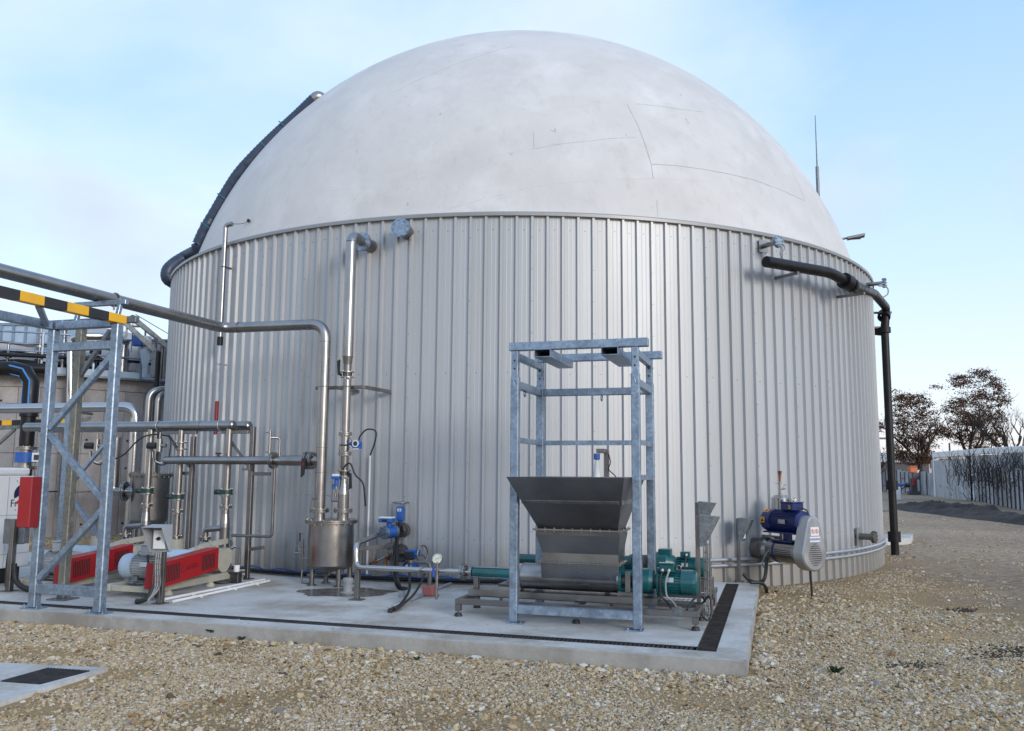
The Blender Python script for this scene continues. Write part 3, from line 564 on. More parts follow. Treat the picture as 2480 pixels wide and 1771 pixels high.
# ============================================================ big-bag frame
GS = 'galv'
FU0, FU1, FV0, FV1 = -2.70, -1.385, 8.905, 9.95
fr = thing('lifting_frame', 'tall galvanised four-post frame with fork pockets standing around the hopper', 'frame', S((FU0 + FU1) / 2, (FV0 + FV1) / 2, 0))
for (u, v) in ((FU0, FV0), (FU1, FV0), (FU0, FV1), (FU1, FV1)):
    b = B(); b.beam(S(u, v, .012), S(u, v, 2.62), .09, .09, ch=.008); b.obj('post', GS, fr)
    b = B(); b.beam(S(u, v, 2.55), S(u, v, 2.90), .074, .074, ch=.006); b.cur = 1
    for z in (2.70, 2.79):
        b.cyl(S(u, v - .0375, z), S(u, v - .0385, z), .011, n=12)
        b.cyl(S(u + .0375, v, z), S(u + .0385, v, z), .011, n=12)
    b.cur = 0; b.tube([S(u, v - .05, 2.57), S(u, v - .085, 2.57), S(u + .012, v - .085, 2.515)], .008, 8, .02)
    b.obj('post_extension', [GS, 'dark'], fr)
    b = B(); sg = 1 if u == FU0 else -1; b.box(S(u + sg * .03, v, .006), (.17, .16, .012), ch=.002)
    for du in (-.055, .075): b.cyl(S(u + sg * .03 + du * sg - sg * .01, v - .06, .012), S(u + sg * .03 + du * sg - sg * .01, v - .06, .03), .011, n=6)
    b.obj('base_plate', GS, fr)
def fbeam(n, a, c, w, h, ch=.006): b = B(); b.beam(a, c, w, h, ch=ch); return b.obj(n, GS, fr)
fbeam('top_beam', S(-2.765, FV0, 2.945), S(-1.245, FV0, 2.945), .09, .09)
fbeam('top_beam', S(-2.765, FV1, 2.945), S(-1.235, FV1, 2.945), .09, .09)
fbeam('bottom_beam', S(FU0 + .046, FV0, .145), S(FU1 - .046, FV0, .145), .085, .09)
fbeam('bottom_beam', S(FU0 + .046, FV1, .145), S(FU1 - .046, FV1, .145), .085, .09)
for u in (FU0, FU1):
    fbeam('side_beam', S(u, FV0 + .038, 2.845), S(u, FV1 - .038, 2.845), .06, .08)
    fbeam('side_beam', S(u, FV0 + .046, 2.53), S(u, FV1 - .046, 2.53), .07, .085)
fbeam('back_beam', S(FU0 + .046, FV1, 2.53), S(FU1 - .046, FV1, 2.53), .07, .085)
def fangle(a, c, x, y): b = B(); b.angle(a, c, .055, .006, x, y); b.obj('angle_rail', GS, fr)
fangle(S(FU0 + .046, FV1 - .03, 1.90), S(FU1 - .046, FV1 - .03, 1.90), D2, ZV)
fangle(S(FU0 + .03, FV0 + .046, 1.90), S(FU0 + .03, FV1 - .046, 1.90), -D1, ZV)
fangle(S(FU1 + .03, FV0 + .046, 1.93), S(FU1 + .03, FV1 - .046, 1.93), -D1, -ZV)
fangle(S(FU1 + .03, FV0 + .046, 1.56), S(FU1 + .03, FV1 - .046, 1.56), -D1, -ZV)
for (u0, u1) in ((-2.46, -2.28), (-1.73, -1.55)):
    b = B(); t = .006; z0, z1, v0, v1 = 2.812, 2.898, 8.80, 9.88; uc = (u0 + u1) / 2; vc = (v0 + v1) / 2; L = v1 - v0
    b.box(S(uc, vc, z0 + t / 2), (u1 - u0, L, t)); b.box(S(uc, vc, z1 - t / 2), (u1 - u0, L, t))
    b.box(S(u0 + t / 2, vc, (z0 + z1) / 2), (t, L, z1 - z0 - 2 * t)); b.box(S(u1 - t / 2, vc, (z0 + z1) / 2), (t, L, z1 - z0 - 2 * t))
    b.cur = 1; b.box(S(uc, v1 - .02, (z0 + z1) / 2), (u1 - u0 - 2.4 * t, .01, z1 - z0 - 2.4 * t)); b.obj('fork_pocket', [GS, 'dark'], fr)
for (p, ax) in ((S(FU0, 9.28, 2.462), D1), (S(FU1, 9.28, 2.462), D1), (S(-1.95, FV1, 2.455), D1)):
    b = B(); b.ring(p, ax, .032, .009, 16, 6); b.obj('lifting_eye', GS, fr)
# ============================================================ generic motor and pump pieces
ML = Vector((math.cos(math.radians(27.2)), math.sin(math.radians(27.2)), 0))
def motor(root, o, ax, L, r, mt, cover=.3, fins=26, up=None, box=None, bm='motor'):
    ax = Vector(ax).normalized(); o = Vector(o); b = B()
    b.lathe(o, ax, [(0, r * .30), (0, r * .96), (0, r * .96), (.04 * L, r * .96), (.04 * L, r * .84), (L * (1 - cover), r * .84), (L * (1 - cover), r * .84)], 28); mb = b.obj('motor_body', mt, root)
    f = B(); _, a, c = f.frame(ax)
    for i in range(fins):
        t = 2 * math.pi * i / fins; d = a * math.cos(t) + c * math.sin(t); q = o + ax * (L * (.05 + (1 - cover)) / 2) + d * (r * .88)
        f.box(q, (L * (1 - cover) - .05 * L - .01, .007, r * .20), (ax, ax.cross(d), d))
    f.obj('cooling_fin', mt, root)['kind'] = 'stuff'
    cb_ = B(); x0, x1 = L * (1 - cover), L
    cb_.lathe(o, ax, [(x0 - .012, r * .90), (x0 - .012, r * 1.0), (x0 - .012, r * 1.0), (x1 - r * .35, r * 1.0), (x1 - r * .12, r * .93), (x1, r * .72), (x1, r * .72), (x1 - .004, r * .5), (x1 - .004, r * .5), (x1 - .004, .001)], 28)
    cb_.obj('fan_cover', mt, root)
    nd = (-D2 * .9 + ZV * .25).normalized() if abs(ax.dot(D2)) < .6 else -ML; nd = (nd - ax * nd.dot(ax)).normalized(); npb = B(); npb.box(o + ax * (L * (1 - cover) * .5) + nd * (r * .985), (L * .18, r * .36, .004), (ax, nd.cross(ax), nd)); npb.obj('nameplate', 'nameplate', mb)
    return mb
def lever(b, p, d, L=.11, w=.018): p = Vector(p); d = Vector(d).normalized(); b.beam(p, p + d * L, w, .006, ch=.002); b.cyl(p - ZV * .012, p + ZV * .008, .012, n=8)
# ============================================================ screw-feed pump with hopper
PV, PZ = 9.5, .42
pm = thing('screw_feed_pump', 'stainless hopper pump with teal motor on a low base frame inside the tall frame', 'pump', S(-2.1, PV, 0))
bf = B()
for v in (9.10, 9.72): bf.beam(S(-3.43, v, .16), S(-.80, v, .16), .06, .06, ch=.004)
for u in (-3.40, -.83, -2.1): bf.beam(S(u, 9.131, .1605), S(u, 9.689, .1605), .06, .058, ch=.004)
for u in (-3.43, -.80):
    for v in (9.10, 9.72): bf.beam(S(u + (.03 if u < -2 else -.03), v, .129), S(u + (.03 if u < -2 else -.03), v, .06), .062, .062, ch=.003)
base = bf.obj('base_frame', 'steel_dull', pm)
for (u, v) in ((-3.40, 9.10), (-3.40, 9.72), (-.83, 9.10), (-.83, 9.72), (-2.07, 9.10)):
    b = B(); b.cyl(S(u, v, .03), S(u, v, .075 if u != -2.07 else .13), .009, n=8); b.cur = 1; b.cyl(S(u, v, 0), S(u, v, .035), .046, .036, n=16); b.obj('levelling_foot', ['steel_dull', 'rubber'], pm)
b = B(); b.box(S(-2.30, PV - .03, .262), (2.12, .34, .006)); b.box(S(-2.30, PV - .2, .232), (2.12, .006, .066)); b.box(S(-2.30, PV + .14, .232), (2.12, .006, .066))
for u in (-3.3, -2.5, -1.7, -1.3): b.box(S(u, PV - .03, .225), (.08, .33, .062))
b.obj('deck_tray', 'steel', pm)
b = B(); b.box(S(-3.33, PV, .335), (.05, .09, .14), ch=.003); b.box(S(-2.80, PV, .305), (.03, .16, .08), ch=.003); b.box(S(-1.60, PV, .285), (.16, .24, .05), ch=.004); b.obj('saddle', 'steel_dull', pm)
b = B(); b.cyl(S(-3.37, PV, PZ + .01), S(-2.82, PV, PZ + .01), .060, n=24); b.obj('stator', 'teal', pm)
b = B()
for dz, dv in ((.062, -.028), (.062, .028), (-.045, -.05), (-.045, .05)): b.cyl(S(-3.38, PV + dv, PZ + .01 + dz), S(-2.80, PV + dv, PZ + .01 + dz), .006, n=6)
for u in (-3.39, -2.81): b.cyl(S(u - .012, PV, PZ + .01), S(u + .012, PV, PZ + .01), .074, n=20)
b.obj('tie_rod', 'steel', pm)
b = B(); b.lathe(S(-3.40, PV, PZ + .01), -D1, [(0, .055), (.05, .045), (.07, .045)], 20); b.flange(S(-3.49, PV, PZ + .01), D1, .092, .018, 8, br=.010); b.obj('discharge_flange', 'steel', pm)
b = B(); r = .142; b.lathe(S(-2.79, PV, PZ), D1, [(0, .07), (0, r - .03), (0, r - .03), (.012, r - .01), (.035, r), (.035, r), (1.11, r), (1.11, r)], 40)
b.cyl(S(-2.275, PV, PZ), S(-2.270, PV, PZ), r + .0015, n=40)
b.obj('screw_housing', 'steel', pm)
tb = B()
def frust(b, u0, u1, v0, v1, z0, U0, U1, V0, V1, z1, t=.004, open_top=False):
    lo = [S(u0, v0, z0), S(u1, v0, z0), S(u1, v1, z0), S(u0, v1, z0)]; hi = [S(U0, V0, z1), S(U1, V0, z1), S(U1, V1, z1), S(U0, V1, z1)]
    b.add(lo + hi, [(i, (i + 1) % 4, 4 + (i + 1) % 4, 4 + i) for i in range(4)])
    cc = (lo[0] + lo[2]) / 2; li = [p + (cc - p).normalized() * t * 1.5 for p in lo]; c2 = (hi[0] + hi[2]) / 2; hi2 = [p + (c2 - p).normalized() * t * 1.5 for p in hi]
    b.add(li + hi2, [(4 + i, 4 + (i + 1) % 4, (i + 1) % 4, i) for i in range(4)]); b.add(hi + hi2, [(i, (i + 1) % 4, 4 + (i + 1) % 4, 4 + i) for i in range(4)])
frust(tb, -2.52, -1.65, PV - .142, PV + .142, PZ, -2.52, -1.65, PV - .18, PV + .18, .588); tb.obj('trough', 'steel', pm)
def collar(n, u0, u1, v0, v1, z, w=.03, h=.018, mt='steel', bolts=9):
    b = B(); m_ = w
    b.beam(S(u0 - m_, v0 - m_ / 2, z), S(u1 + m_, v0 - m_ / 2, z), m_, h, ch=.002); b.beam(S(u0 - m_, v1 + m_ / 2, z), S(u1 + m_, v1 + m_ / 2, z), m_, h, ch=.002)
    b.beam(S(u0 - m_ / 2, v0, z), S(u0 - m_ / 2, v1, z), m_, h, ch=.002); b.beam(S(u1 + m_ / 2, v0, z), S(u1 + m_ / 2, v1, z), m_, h, ch=.002)
    for i in range(bolts):
        u = u0 + (u1 - u0) * i / (bolts - 1); b.cyl(S(u, v0 - m_ / 2, z - h / 2 - .012), S(u, v0 - m_ / 2, z + h / 2 + .012), .008, n=6)
    for i in range(4): v = v0 + (v1 - v0) * i / 3; b.cyl(S(u1 + m_ / 2, v, z - h / 2 - .012), S(u1 + m_ / 2, v, z + h / 2 + .012), .008, n=6)
    return b.obj(n, mt, pm)
collar('trough_flange', -2.52, -1.65, PV - .18, PV + .18, .598)
b = B(); frust(b, -2.505, -1.655, PV - .17, PV + .17, .608, -2.505, -1.655, PV - .17, PV + .17, .70); b.obj('throat', 'steel', pm)
b = B(); frust(b, -2.505, -1.655, PV - .169, PV + .17, .7005, -2.555, -1.625, PV - .26, PV + .25, .90); b.obj('lower_hopper', 'hopper_steel', pm)
b = B(); frust(b, -2.555, -1.625, PV - .26, PV + .25, .9005, -2.555, -1.625, PV - .265, PV + .25, .948); b.obj('hopper_band', 'steel_dull', pm)
collar('hopper_flange', -2.55, -1.63, PV - .255, PV + .25, .958, .034, .02, 'steel', 10)
HB = (-2.535, -1.645, PV - .24, PV + .25, .97); HT = (-2.655, -1.436, 8.45, 9.87, 1.533)
mid = [HB[i] + (HT[i] - HB[i]) * .54 for i in range(5)]
b = B(); frust(b, *HB[:4], HB[4], *mid[:4], mid[4] - .001); b.obj('hopper', 'hopper_steel', pm)
b = B(); frust(b, *mid[:4], mid[4], *HT[:4], HT[4]); b.obj('hopper_extension', 'hopper_steel', pm)
b = B(); e_ = .010; z = mid[4]
nrm = (HT[2] - HB[2]) / (HT[4] - HB[4]); upf = (ZV + D2 * nrm).normalized()
b.beam(S(mid[0] + .04, mid[2] - .004, z), S(mid[1] - .02, mid[2] - .004, z), .012, .05, up=upf, ch=.002); b.beam(S(mid[1] + .004, mid[2] + .03, z), S(mid[1] + .004, mid[3], z), .010, .05, ch=.002); b.beam(S(mid[0] - .004, mid[2] + .03, z), S(mid[0] - .004, mid[3], z), .010, .05, ch=.002)
for i in range(6): u = mid[0] + .1 + (mid[1] - mid[0] - .2) * i / 5; b.cyl(S(u, mid[2] - .008, z + .025), S(u, mid[2] - .026, z + .03), .009, n=6)
b.obj('joint_strap', 'galv_dull', pm)
# bearing lantern, gearbox, motor
b = B(); b.cyl(S(-1.68, PV, PZ), S(-1.665, PV, PZ), .165, n=28); b.bolts(S(-1.665, PV, PZ), D1, .15, 10, .009); b.obj('end_flange', 'steel', pm)
b = B(); b.cyl(S(-1.665, PV, PZ), S(-1.635, PV, PZ), .155, n=28); b.cyl(S(-1.49, PV, PZ), S(-1.46, PV, PZ), .155, n=28)
for t in (.6, 2.5, 3.9, 5.5): d = D2 * math.cos(t) + ZV * math.sin(t); b.box(S(-1.56, PV, PZ) + d * .135, (.20, .05, .03), (D1, D1.cross(d), d), ch=.004)
b.box(S(-1.56, PV, PZ - .16), (.2, .24, .03), ch=.004); b.cur = 1; b.cyl(S(-1.65, PV, PZ), S(-1.47, PV, PZ), .06, n=16); b.obj('bearing_lantern', ['teal', 'cast_iron'], pm)
b = B()
for v in (PV - .125,): b.box(S(-1.56, v - .035, PZ), (.055, .008, .22), ch=.01)
b.obj('chain_guard', 'steel_dull', pm)
b = B(); b.lathe(S(-1.46, PV, PZ), D1, [(0, .05), (0, .115), (0, .115), (.03, .135), (.12, .14), (.16, .125), (.16, .125), (.16, .08), (.16, .08), (.20, .08), (.20, .150), (.20, .150), (.225, .150), (.225, .150), (.225, .05)], 32); b.bolts(S(-1.235, PV, PZ), D1, .135, 8, .010); b.obj('gearbox', 'teal', pm)
mb = motor(pm, S(-1.232, PV, PZ), D1, .40, .135, 'teal', .40)
b = B(); b.box(S(-1.15, PV - .085, PZ + .155), (.155, .10, .085), ch=.008); b.box(S(-1.15, PV - .085, PZ + .204), (.165, .11, .014), ch=.004); tbx = b.obj('terminal_box', 'teal', pm)
b = B(); b.cur = 0
for u in (-1.19, -1.12): b.cyl(S(u, PV - .135, PZ + .14), S(u, PV - .165, PZ + .13), .014, n=10)
b.obj('cable_gland', 'white', tbx)
b = B(); b.curve([S(-1.19, PV - .16, PZ + .13), S(-1.21, PV - .19, PZ + .02), S(-1.2, PV - .19, PZ - .12), S(-1.14, PV - .2, .24), S(-1.09, PV - .28, .19)], .011); b.obj('cable', 'rubber', pm)
b = B(); b.curve([S(-1.12, PV - .16, PZ + .13), S(-1.15, PV - .20, PZ + .02), S(-1.14, PV - .2, PZ - .12), S(-1.08, PV - .22, .25), S(-1.02, PV - .3, .19)], .010); b.obj('cable', 'cable_grey', pm)
b = B(); b.ring(S(-1.03, PV - .02, PZ + .155), D2, .024, .006, 14, 6); b.obj('lifting_eye', 'steel', pm)
b = B(); b.lathe(S(-.995, 9.068, .185), -D2, [(0, .001), (0, .052), (0, .052), (.006, .052), (.006, .001)], 20); b.obj('cable_port_plate', 'galv_dull', pm)
b = B(); b.box(S(-1.09, PV - .02, .215), (.40, .2, .004))
for i in range(9): b.cyl(S(-1.29 + i * .05, PV - .13, .245), S(-1.29 + i * .05, PV + .08, .245), .003, n=5)
for z in (.225, .245, .262): b.cyl(S(-1.3, PV - .13, z), S(-.88, PV - .13, z), .003, n=5)
b.obj('wire_cable_tray', 'steel', pm)
# second pump behind
P2V, P2Z = 10.52, .50
p2 = thing('screw_pump', 'second teal motor pump standing behind the hopper against the tank', 'pump', S(-1.7, P2V, 0))
b = B()
for v in (P2V - .28, P2V + .28): b.beam(S(-3.3, v, .19), S(-.72, v, .19), .06, .06, ch=.004)
for u in (-3.27, -.75, -1.9):
    b.beam(S(u, P2V - .25, .1905), S(u, P2V + .25, .1905), .06, .058, ch=.004)
    for v in (P2V - .28, P2V + .28): b.cyl(S(u, v, 0), S(u, v, .16), .02, n=10)
b.box(S(-1.3, P2V, .29), (1.1, .34, .14), ch=.004); b.obj('base_frame', 'steel_dull', p2)
b = B(); b.cyl(S(-3.2, P2V, P2Z), S(-2.5, P2V, P2Z), .06, n=20); b.lathe(S(-2.5, P2V, P2Z), D1, [(0, .06), (.08, .085), (.75, .085), (.80, .11), (.86, .11)], 24); b.obj('pump_body', 'teal', p2)
b = B(); b.cyl(S(-1.64, P2V, P2Z), S(-1.50, P2V, P2Z), .10, n=20); b.obj('coupling', 'cast_iron', p2)
b = B(); b.lathe(S(-1.50, P2V, P2Z), D1, [(0, .04), (0, .12), (0, .12), (.02, .14), (.22, .15), (.27, .12), (.31, .10), (.31, .04)], 24); b.box(S(-1.30, P2V, P2Z + .10), (.15, .18, .17), ch=.012); b.obj('gearbox', 'teal', p2)
motor(p2, S(-1.19, P2V, P2Z - .02), D1, .42, .115, 'teal', .4)
b = B(); b.box(S(-1.06, P2V - .04, P2Z + .12), (.11, .1, .08), ch=.006); b.cur = 1; b.cyl(S(-1.04, P2V - .09, P2Z + .13), S(-1.04, P2V - .12, P2Z + .12), .013, n=8); b.obj('terminal_box', ['teal', 'white'], p2)
b = B(); b.curve([S(-1.04, P2V - .11, P2Z + .12), S(-1.06, P2V - .16, P2Z), S(-1.05, P2V - .16, P2Z - .12)], .010); b.obj('cable', 'rubber', p2)
# ============================================================ level sensor above the hopper
ls = thing('level_sensor', 'white and blue horn level sensor on a short dark post over the hopper', 'sensor', S(-1.62, 9.90, 1.0))
q = pv(1469, 1095, 9.90); uq, _ = uv(q)
b = B(); b.beam(S(uq, 9.90, .20), S(uq, 9.90, q.z + .02), .055, .055, ch=.004); b.obj('post', 'steel_dull', ls)
b = B(); b.box(S(uq - .045, 9.84, q.z + .01), (.10, .16, .05), ch=.004); b.obj('bracket', 'steel_dull', ls)
us = uq - .095
b = B(); b.cyl(S(us, 9.80, q.z - .02), S(us, 9.80, q.z - .09), .036, n=16); b.obj('sensor_head', 'valve_blue', ls)
b = B(); b.lathe(S(us, 9.80, q.z - .09), -ZV, [(0, .02), (.02, .024), (.09, .03), (.20, .044), (.20, .044), (.20, .002)], 18); b.obj('horn', 'white', ls)
b = B(); b.curve([S(uq + .03, 9.87, q.z - .02), S(uq + .05, 9.87, q.z - .12), S(uq + .03, 9.87, q.z - .2), S(uq + .10, 9.87, q.z - .27), S(uq + .16, 9.88, q.z - .36)], .006); b.obj('cable', 'rubber', ls)
# ============================================================ switch boxes under rain hoods
def hooded_switch(name, label, base, top, face, w=.05, hh=.34, depth=.22, box=True, plate=True, group=None, bw_=.20, hm='galv_dull'):
    # face: horizontal direction the switch looks towards
    base = Vector(base); f = Vector(face).normalized(); sd_ = ZV.cross(f); t = thing(name, label, 'switch', base, group)
    H_ = top; b = B(); b.beam(base + ZV * .008, base + ZV * H_, w, w * .8, up=f, ch=.003); b.obj('post', 'steel_dull', t)
    if plate:
        b = B(); b.box(base + ZV * .004, (.15, .15, .008), ch=.002); b.obj('base_plate', 'steel_dull', t)
    c = base + f * (w * .4 + .004); z1, z0 = H_ + .01, H_ - hh; t_ = .003
    b = B(); b.box(c + ZV * ((z0 + z1) / 2), (t_, bw_, z1 - z0), (f, sd_, ZV))
    for s_ in (-1, 1):
        e0 = c + sd_ * (s_ * bw_ / 2); b.prism([e0 + ZV * z0, e0 + ZV * z0 + f * .05, e0 + ZV * (z1 - .02) + f * depth, e0 + ZV * z1], sd_ * (-s_ * t_))
    b.prism([c + ZV * z1 - sd_ * bw_ / 2, c + ZV * z1 + sd_ * bw_ / 2, c + ZV * (z1 - .02) + f * (depth + .01) + sd_ * bw_ / 2, c + ZV * (z1 - .02) + f * (depth + .01) - sd_ * bw_ / 2], ZV * t_)
    b.obj('rain_hood', hm, t)
    if box:
        b = B(); b.box(c + f * .04 + ZV * ((z0 + z1) / 2 - .01), (.07, bw_ * .6, hh * .72), (f, sd_, ZV), ch=.006); bx = b.obj('switch_box', 'white', t)
        k = c + f * .076 + ZV * ((z0 + z1) / 2 + .0); b = B(); b.cyl(k, k + f * .012, .022, n=12); b.box(k + f * .016, (.014, .055, .016), (f, sd_, ZV), ch=.003); b.obj('switch_knob', 'print_black', bx)
    return t
hooded_switch('hooded_switch', 'hooded switch on a post at the corner of the hopper pump base', S(-.84, 9.66, .19), pv(1694, 1250, 9.66).z - .19, D1, .055, .32, .21, plate=False)
hooded_switch('hooded_switch', 'taller hooded switch on a post behind the two teal motors', S(-.93, 10.62, .22), pv(1698, 1217, 10.62).z - .22, D1, .05, .30, .2, plate=False)
q = ptk(1790, 1408, .22); nn = tax(q); tn = Vector((-nn.y, nn.x, 0))
hooded_switch('hooded_switch', 'hooded switch on a post against the tank wall beside the blue mixer motor', (q.x, q.y, 0), pY(1790, 1256, q.y).z, (tn * .62 + nn * .78), .055, .33, .2)
# wire cable tray standing by the motor
wt = thing('wire_tray', 'upright wire mesh cable tray with grey cables beside the teal motor', 'cable tray', S(-.76, 9.76, .02))
b = B()
for du, dv in ((-.0, 0), (.035, 0), (.07, 0), (0, .05), (.07, .05)): b.cyl(S(-.79 + du, 9.74 + dv, .02), S(-.79 + du, 9.74 + dv, .84), .004, n=5)
for i in range(9): z = .06 + i * .095; b.tube([S(-.79, 9.79, z), S(-.79, 9.74, z), S(-.72, 9.74, z), S(-.72, 9.79, z)], .004, 5)
b.obj('wire_mesh', 'steel', wt)
b = B()
for k in range(4): b.curve([S(-.79 + k * .02, 9.765, .82), S(-.78 + k * .018, 9.77, .5), S(-.79 + k * .02, 9.765, .2), S(-.76 + k * .01, 9.66 + k * .02, .06), S(-.73, 9.60, .10 + .03 * k)], .007)
b.obj('cable', 'cable_grey', wt)
b = B(); b.curve([S(-.80, 9.60, .2), S(-.72, 9.55, .28), S(-.70, 9.50, .12), S(-.74, 9.45, .05), S(-.80, 9.42, .12)], .011); b.curve([S(-.92, 9.16, .19), S(-.86, 9.3, .28), S(-.80, 9.5, .29), S(-.77, 9.6, .22)], .012); b.obj('loose_cable', 'rubber', wt)
# ============================================================ side-entry mixer on the tank
MA = 27.2; MZ = .45
def M_(dr, lat=0.0, z=0.0): return tank(MA, MZ + z, dr) + Vector((math.cos(math.radians(MA)), math.sin(math.radians(MA)), 0)) * lat
MN = tax(tank(MA, 0)); ML = Vector((math.cos(math.radians(MA)), math.sin(math.radians(MA)), 0)); MAX = (MN, ML, ZV)
mxr = thing('side_mixer', 'blue motor with grey belt guard on a stainless mixer nozzle low on the tank', 'mixer', tank(MA, GZ, .6))
b = B(); b.lathe(M_(-.1), MN, [(0, .155), (.30, .155)], 32); b.obj('nozzle', 'steel_dull', mxr)
b = B(); b.flange(M_(.24), MN, .20, .028, 12, br=.012); b.obj('flange', 'steel_dull', mxr)
b = B(); b.lathe(M_(.27), MN, [(0, .19), (.03, .19), (.03, .19), (.08, .165), (.68, .162), (.68, .162), (.70, .10)], 36); brl = b.obj('bearing_barrel', 'steel', mxr)
b = B()
for k in range(4):
    for (x0, x1) in ((.36, .47), (.53, .86)):
        t = math.radians(-10 - k * 9 + 20); d = -ML * math.cos(t) + ZV * math.sin(t); q = M_((x0 + x1) / 2) + d * .1625; b.box(q, (x1 - x0, .010, .005), (MN, MN.cross(d), d))
        d = ML * math.cos(t) + ZV * math.sin(t)
b.obj('vent_slot', 'dark', brl)
b = B(); b.cyl(M_(.485), M_(.515), .172, n=32); b.obj('clamp_band', 'blue', mxr)
b = B(); b.box(M_(.66, 0, .22), (.10, .09, .14), MAX, ch=.006); b.box(M_(.62, 0, .275), (.62, .30, .022), MAX, ch=.004); b.box(M_(.64, 0, .155), (.42, .26, .03), MAX, ch=.01); b.obj('motor_bracket', 'blue', mxr)
mm = motor(mxr, M_(.98, 0, .44), -MN, .74, .165, 'blue', .26, 36)
for s_, a in ((1, M_(.42, -.10, .30)), (1, M_(.82, -.10, .30))): pass
b = B(); b.box(M_(.74, .02, .655), (.24, .22, .11), MAX, ch=.010); b.box(M_(.74, .02, .716), (.25, .23, .016), MAX, ch=.004); tbm = b.obj('terminal_box', 'blue', mxr)
b = B()
for (dr, z, s_) in ((.325, .44, .085),):
    d = (-ML * .97 + ZV * .05).normalized(); q = M_(dr, 0, z) + d * .167; b.cur = 0; b.box(q, (s_, s_, .003), (MN, MN.cross(d), d)); b.cur = 1
    up_ = MN.cross(d).normalized(); up_ = up_ if up_.z > 0 else -up_; b.prism([q + d * .002 + up_ * .03, q + d * .002 - up_ * .026 + MN * .032, q + d * .002 - up_ * .026 - MN * .032], d * .0012); b.cur = 0
    d = (-ML * .55 + ZV * .83).normalized(); q = M_(dr + .02, 0, z) + d * .167; b.box(q, (.09, .07, .003), (MN, MN.cross(d), d)); b.cur = 1
    up_ = MN.cross(d).normalized(); up_ = up_ if up_.z > 0 else -up_; b.prism([q + d * .002 + up_ * .024, q + d * .002 - up_ * .02 + MN * .026, q + d * .002 - up_ * .02 - MN * .026], d * .0012)
b.obj('warning_label', ['print_orange', 'print_black'], mxr)
q = M_(.80, -.09, .65) - ML * .002; b = B(); b.box(q, (.034, .004, .05), MAX); b.cur = 1; b.box(q - ML * .003, (.010, .002, .026), MAX); b.obj('warning_label', ['print_orange', 'print_black'], tbm)
b = B(); b.curve([M_(.88, .06, .64), M_(.95, .10, .60), M_(.97, .12, .50)], .010); b.obj('cable', 'rubber', mxr)
# belt guard: teardrop box
R0, R1, zc0, zc1 = .232, .118, 0.0, .42; al = math.asin((R0 - R1) / (zc1 - zc0)); out_ = []
for i in range(25): t = math.pi - al + (math.pi + 2 * al) * i / 24; out_.append((R0 * math.cos(t), zc0 + R0 * math.sin(t)))
for i in range(15): t = al + (math.pi - 2 * al) * i / 14; out_.append((R1 * math.cos(t), zc1 + R1 * math.sin(t)))
G0, G1 = .985, 1.17
b = B(); n_ = len(out_); V = [M_(G0, x, z) for x, z in out_] + [M_(G1 - .018, x, z) for x, z in out_] + [M_(G1, x * .93, (z - .12) * .93 + .12) for x, z in out_]
b.add(V[:2 * n_], [(i, (i + 1) % n_, n_ + (i + 1) % n_, n_ + i) for i in range(n_)], True); b.add(V[n_:], [(i, (i + 1) % n_, n_ + (i + 1) % n_, n_ + i) for i in range(n_)], True)
b.add(V[2 * n_:], [tuple(range(n_))]); b.add(V[:n_], [tuple(range(n_))[::-1]]); gd = b.obj('belt_guard', 'guard_steel', mxr)
b = B()
for k in range(11):
    z = .15 - k * .029; w_ = (.07, .14, .19, .22, .24, .255, .255, .24, .21, .17, .09)[k]; b.box(M_(G1 + .001, 0, z), (.004, w_, .009), MAX)
b.obj('vent_slot', 'dark', gd)
def sign(root, c, w_, h_, face, nrm_, items, name='safety_sign'):
    b = B(); b.box(c, (.003, w_, h_), face); so = b.obj(name, 'white', root); b = B(); f = face
    for (x, z, r_, kind) in items:
        q = c + f[1] * x + f[2] * z + nrm_ * .0016
        if kind == 'no':
            b.cur = 0; _, a_, c_ = b.frame(nrm_); N_ = 20
            b.add([q + nrm_ * .001 + (a_ * math.cos(6.2832 * i / N_) + c_ * math.sin(6.2832 * i / N_)) * (r_ if j else r_ * .78) for j in (0, 1) for i in range(N_)], [(i, (i + 1) % N_, N_ + (i + 1) % N_, N_ + i) for i in range(N_)])
            d = (f[1] + f[2]).normalized(); d = (f[1] - f[2]).normalized(); b.beam(q + nrm_ * .0008 - d * r_ * .8, q + nrm_ * .0008 + d * r_ * .8, r_ * .2, .001, up=nrm_, ch=0)
            b.cur = 1; b.cyl(q + f[2] * r_ * .35, q + f[2] * r_ * .35 + nrm_ * .0005, r_ * .16, n=10); b.box(q - f[2] * r_ * .12 + nrm_ * .0003, (.0006, r_ * .42, r_ * .6), f)
        else:
            b.cur = 2; b.cyl(q, q + nrm_ * .0008, r_, n=18); b.cur = 3; b.cyl(q + f[2] * r_ * .32 + nrm_ * .0005, q + f[2] * r_ * .32 + nrm_ * .0012, r_ * .26, n=10); b.box(q - f[2] * r_ * .25 + nrm_ * .0008, (.0008, r_ * (.5 if kind == 'a' else .9), r_ * (.75 if kind == 'a' else .5)), f)
    b.obj('pictogram', ['red_print', 'print_black', 'print_blue', 'white'], so); return so
sign(gd, M_(G1 + .004, 0, .325), .16, .12, MAX, MN, [(-.038, 0, .033, 'no'), (.038, 0, .033, 'no')])
sign(gd, M_(G1 + .004, 0, .215), .20, .072, MAX, MN, [(-.078 + .039 * i, 0, .018, 'a' if i % 2 else 'b') for i in range(5)])
b = B(); b.cyl(M_(1.07, .0, -.235), M_(1.07, .02, -.62), .016, n=10); b.obj('support_leg', 'rubber', mxr)
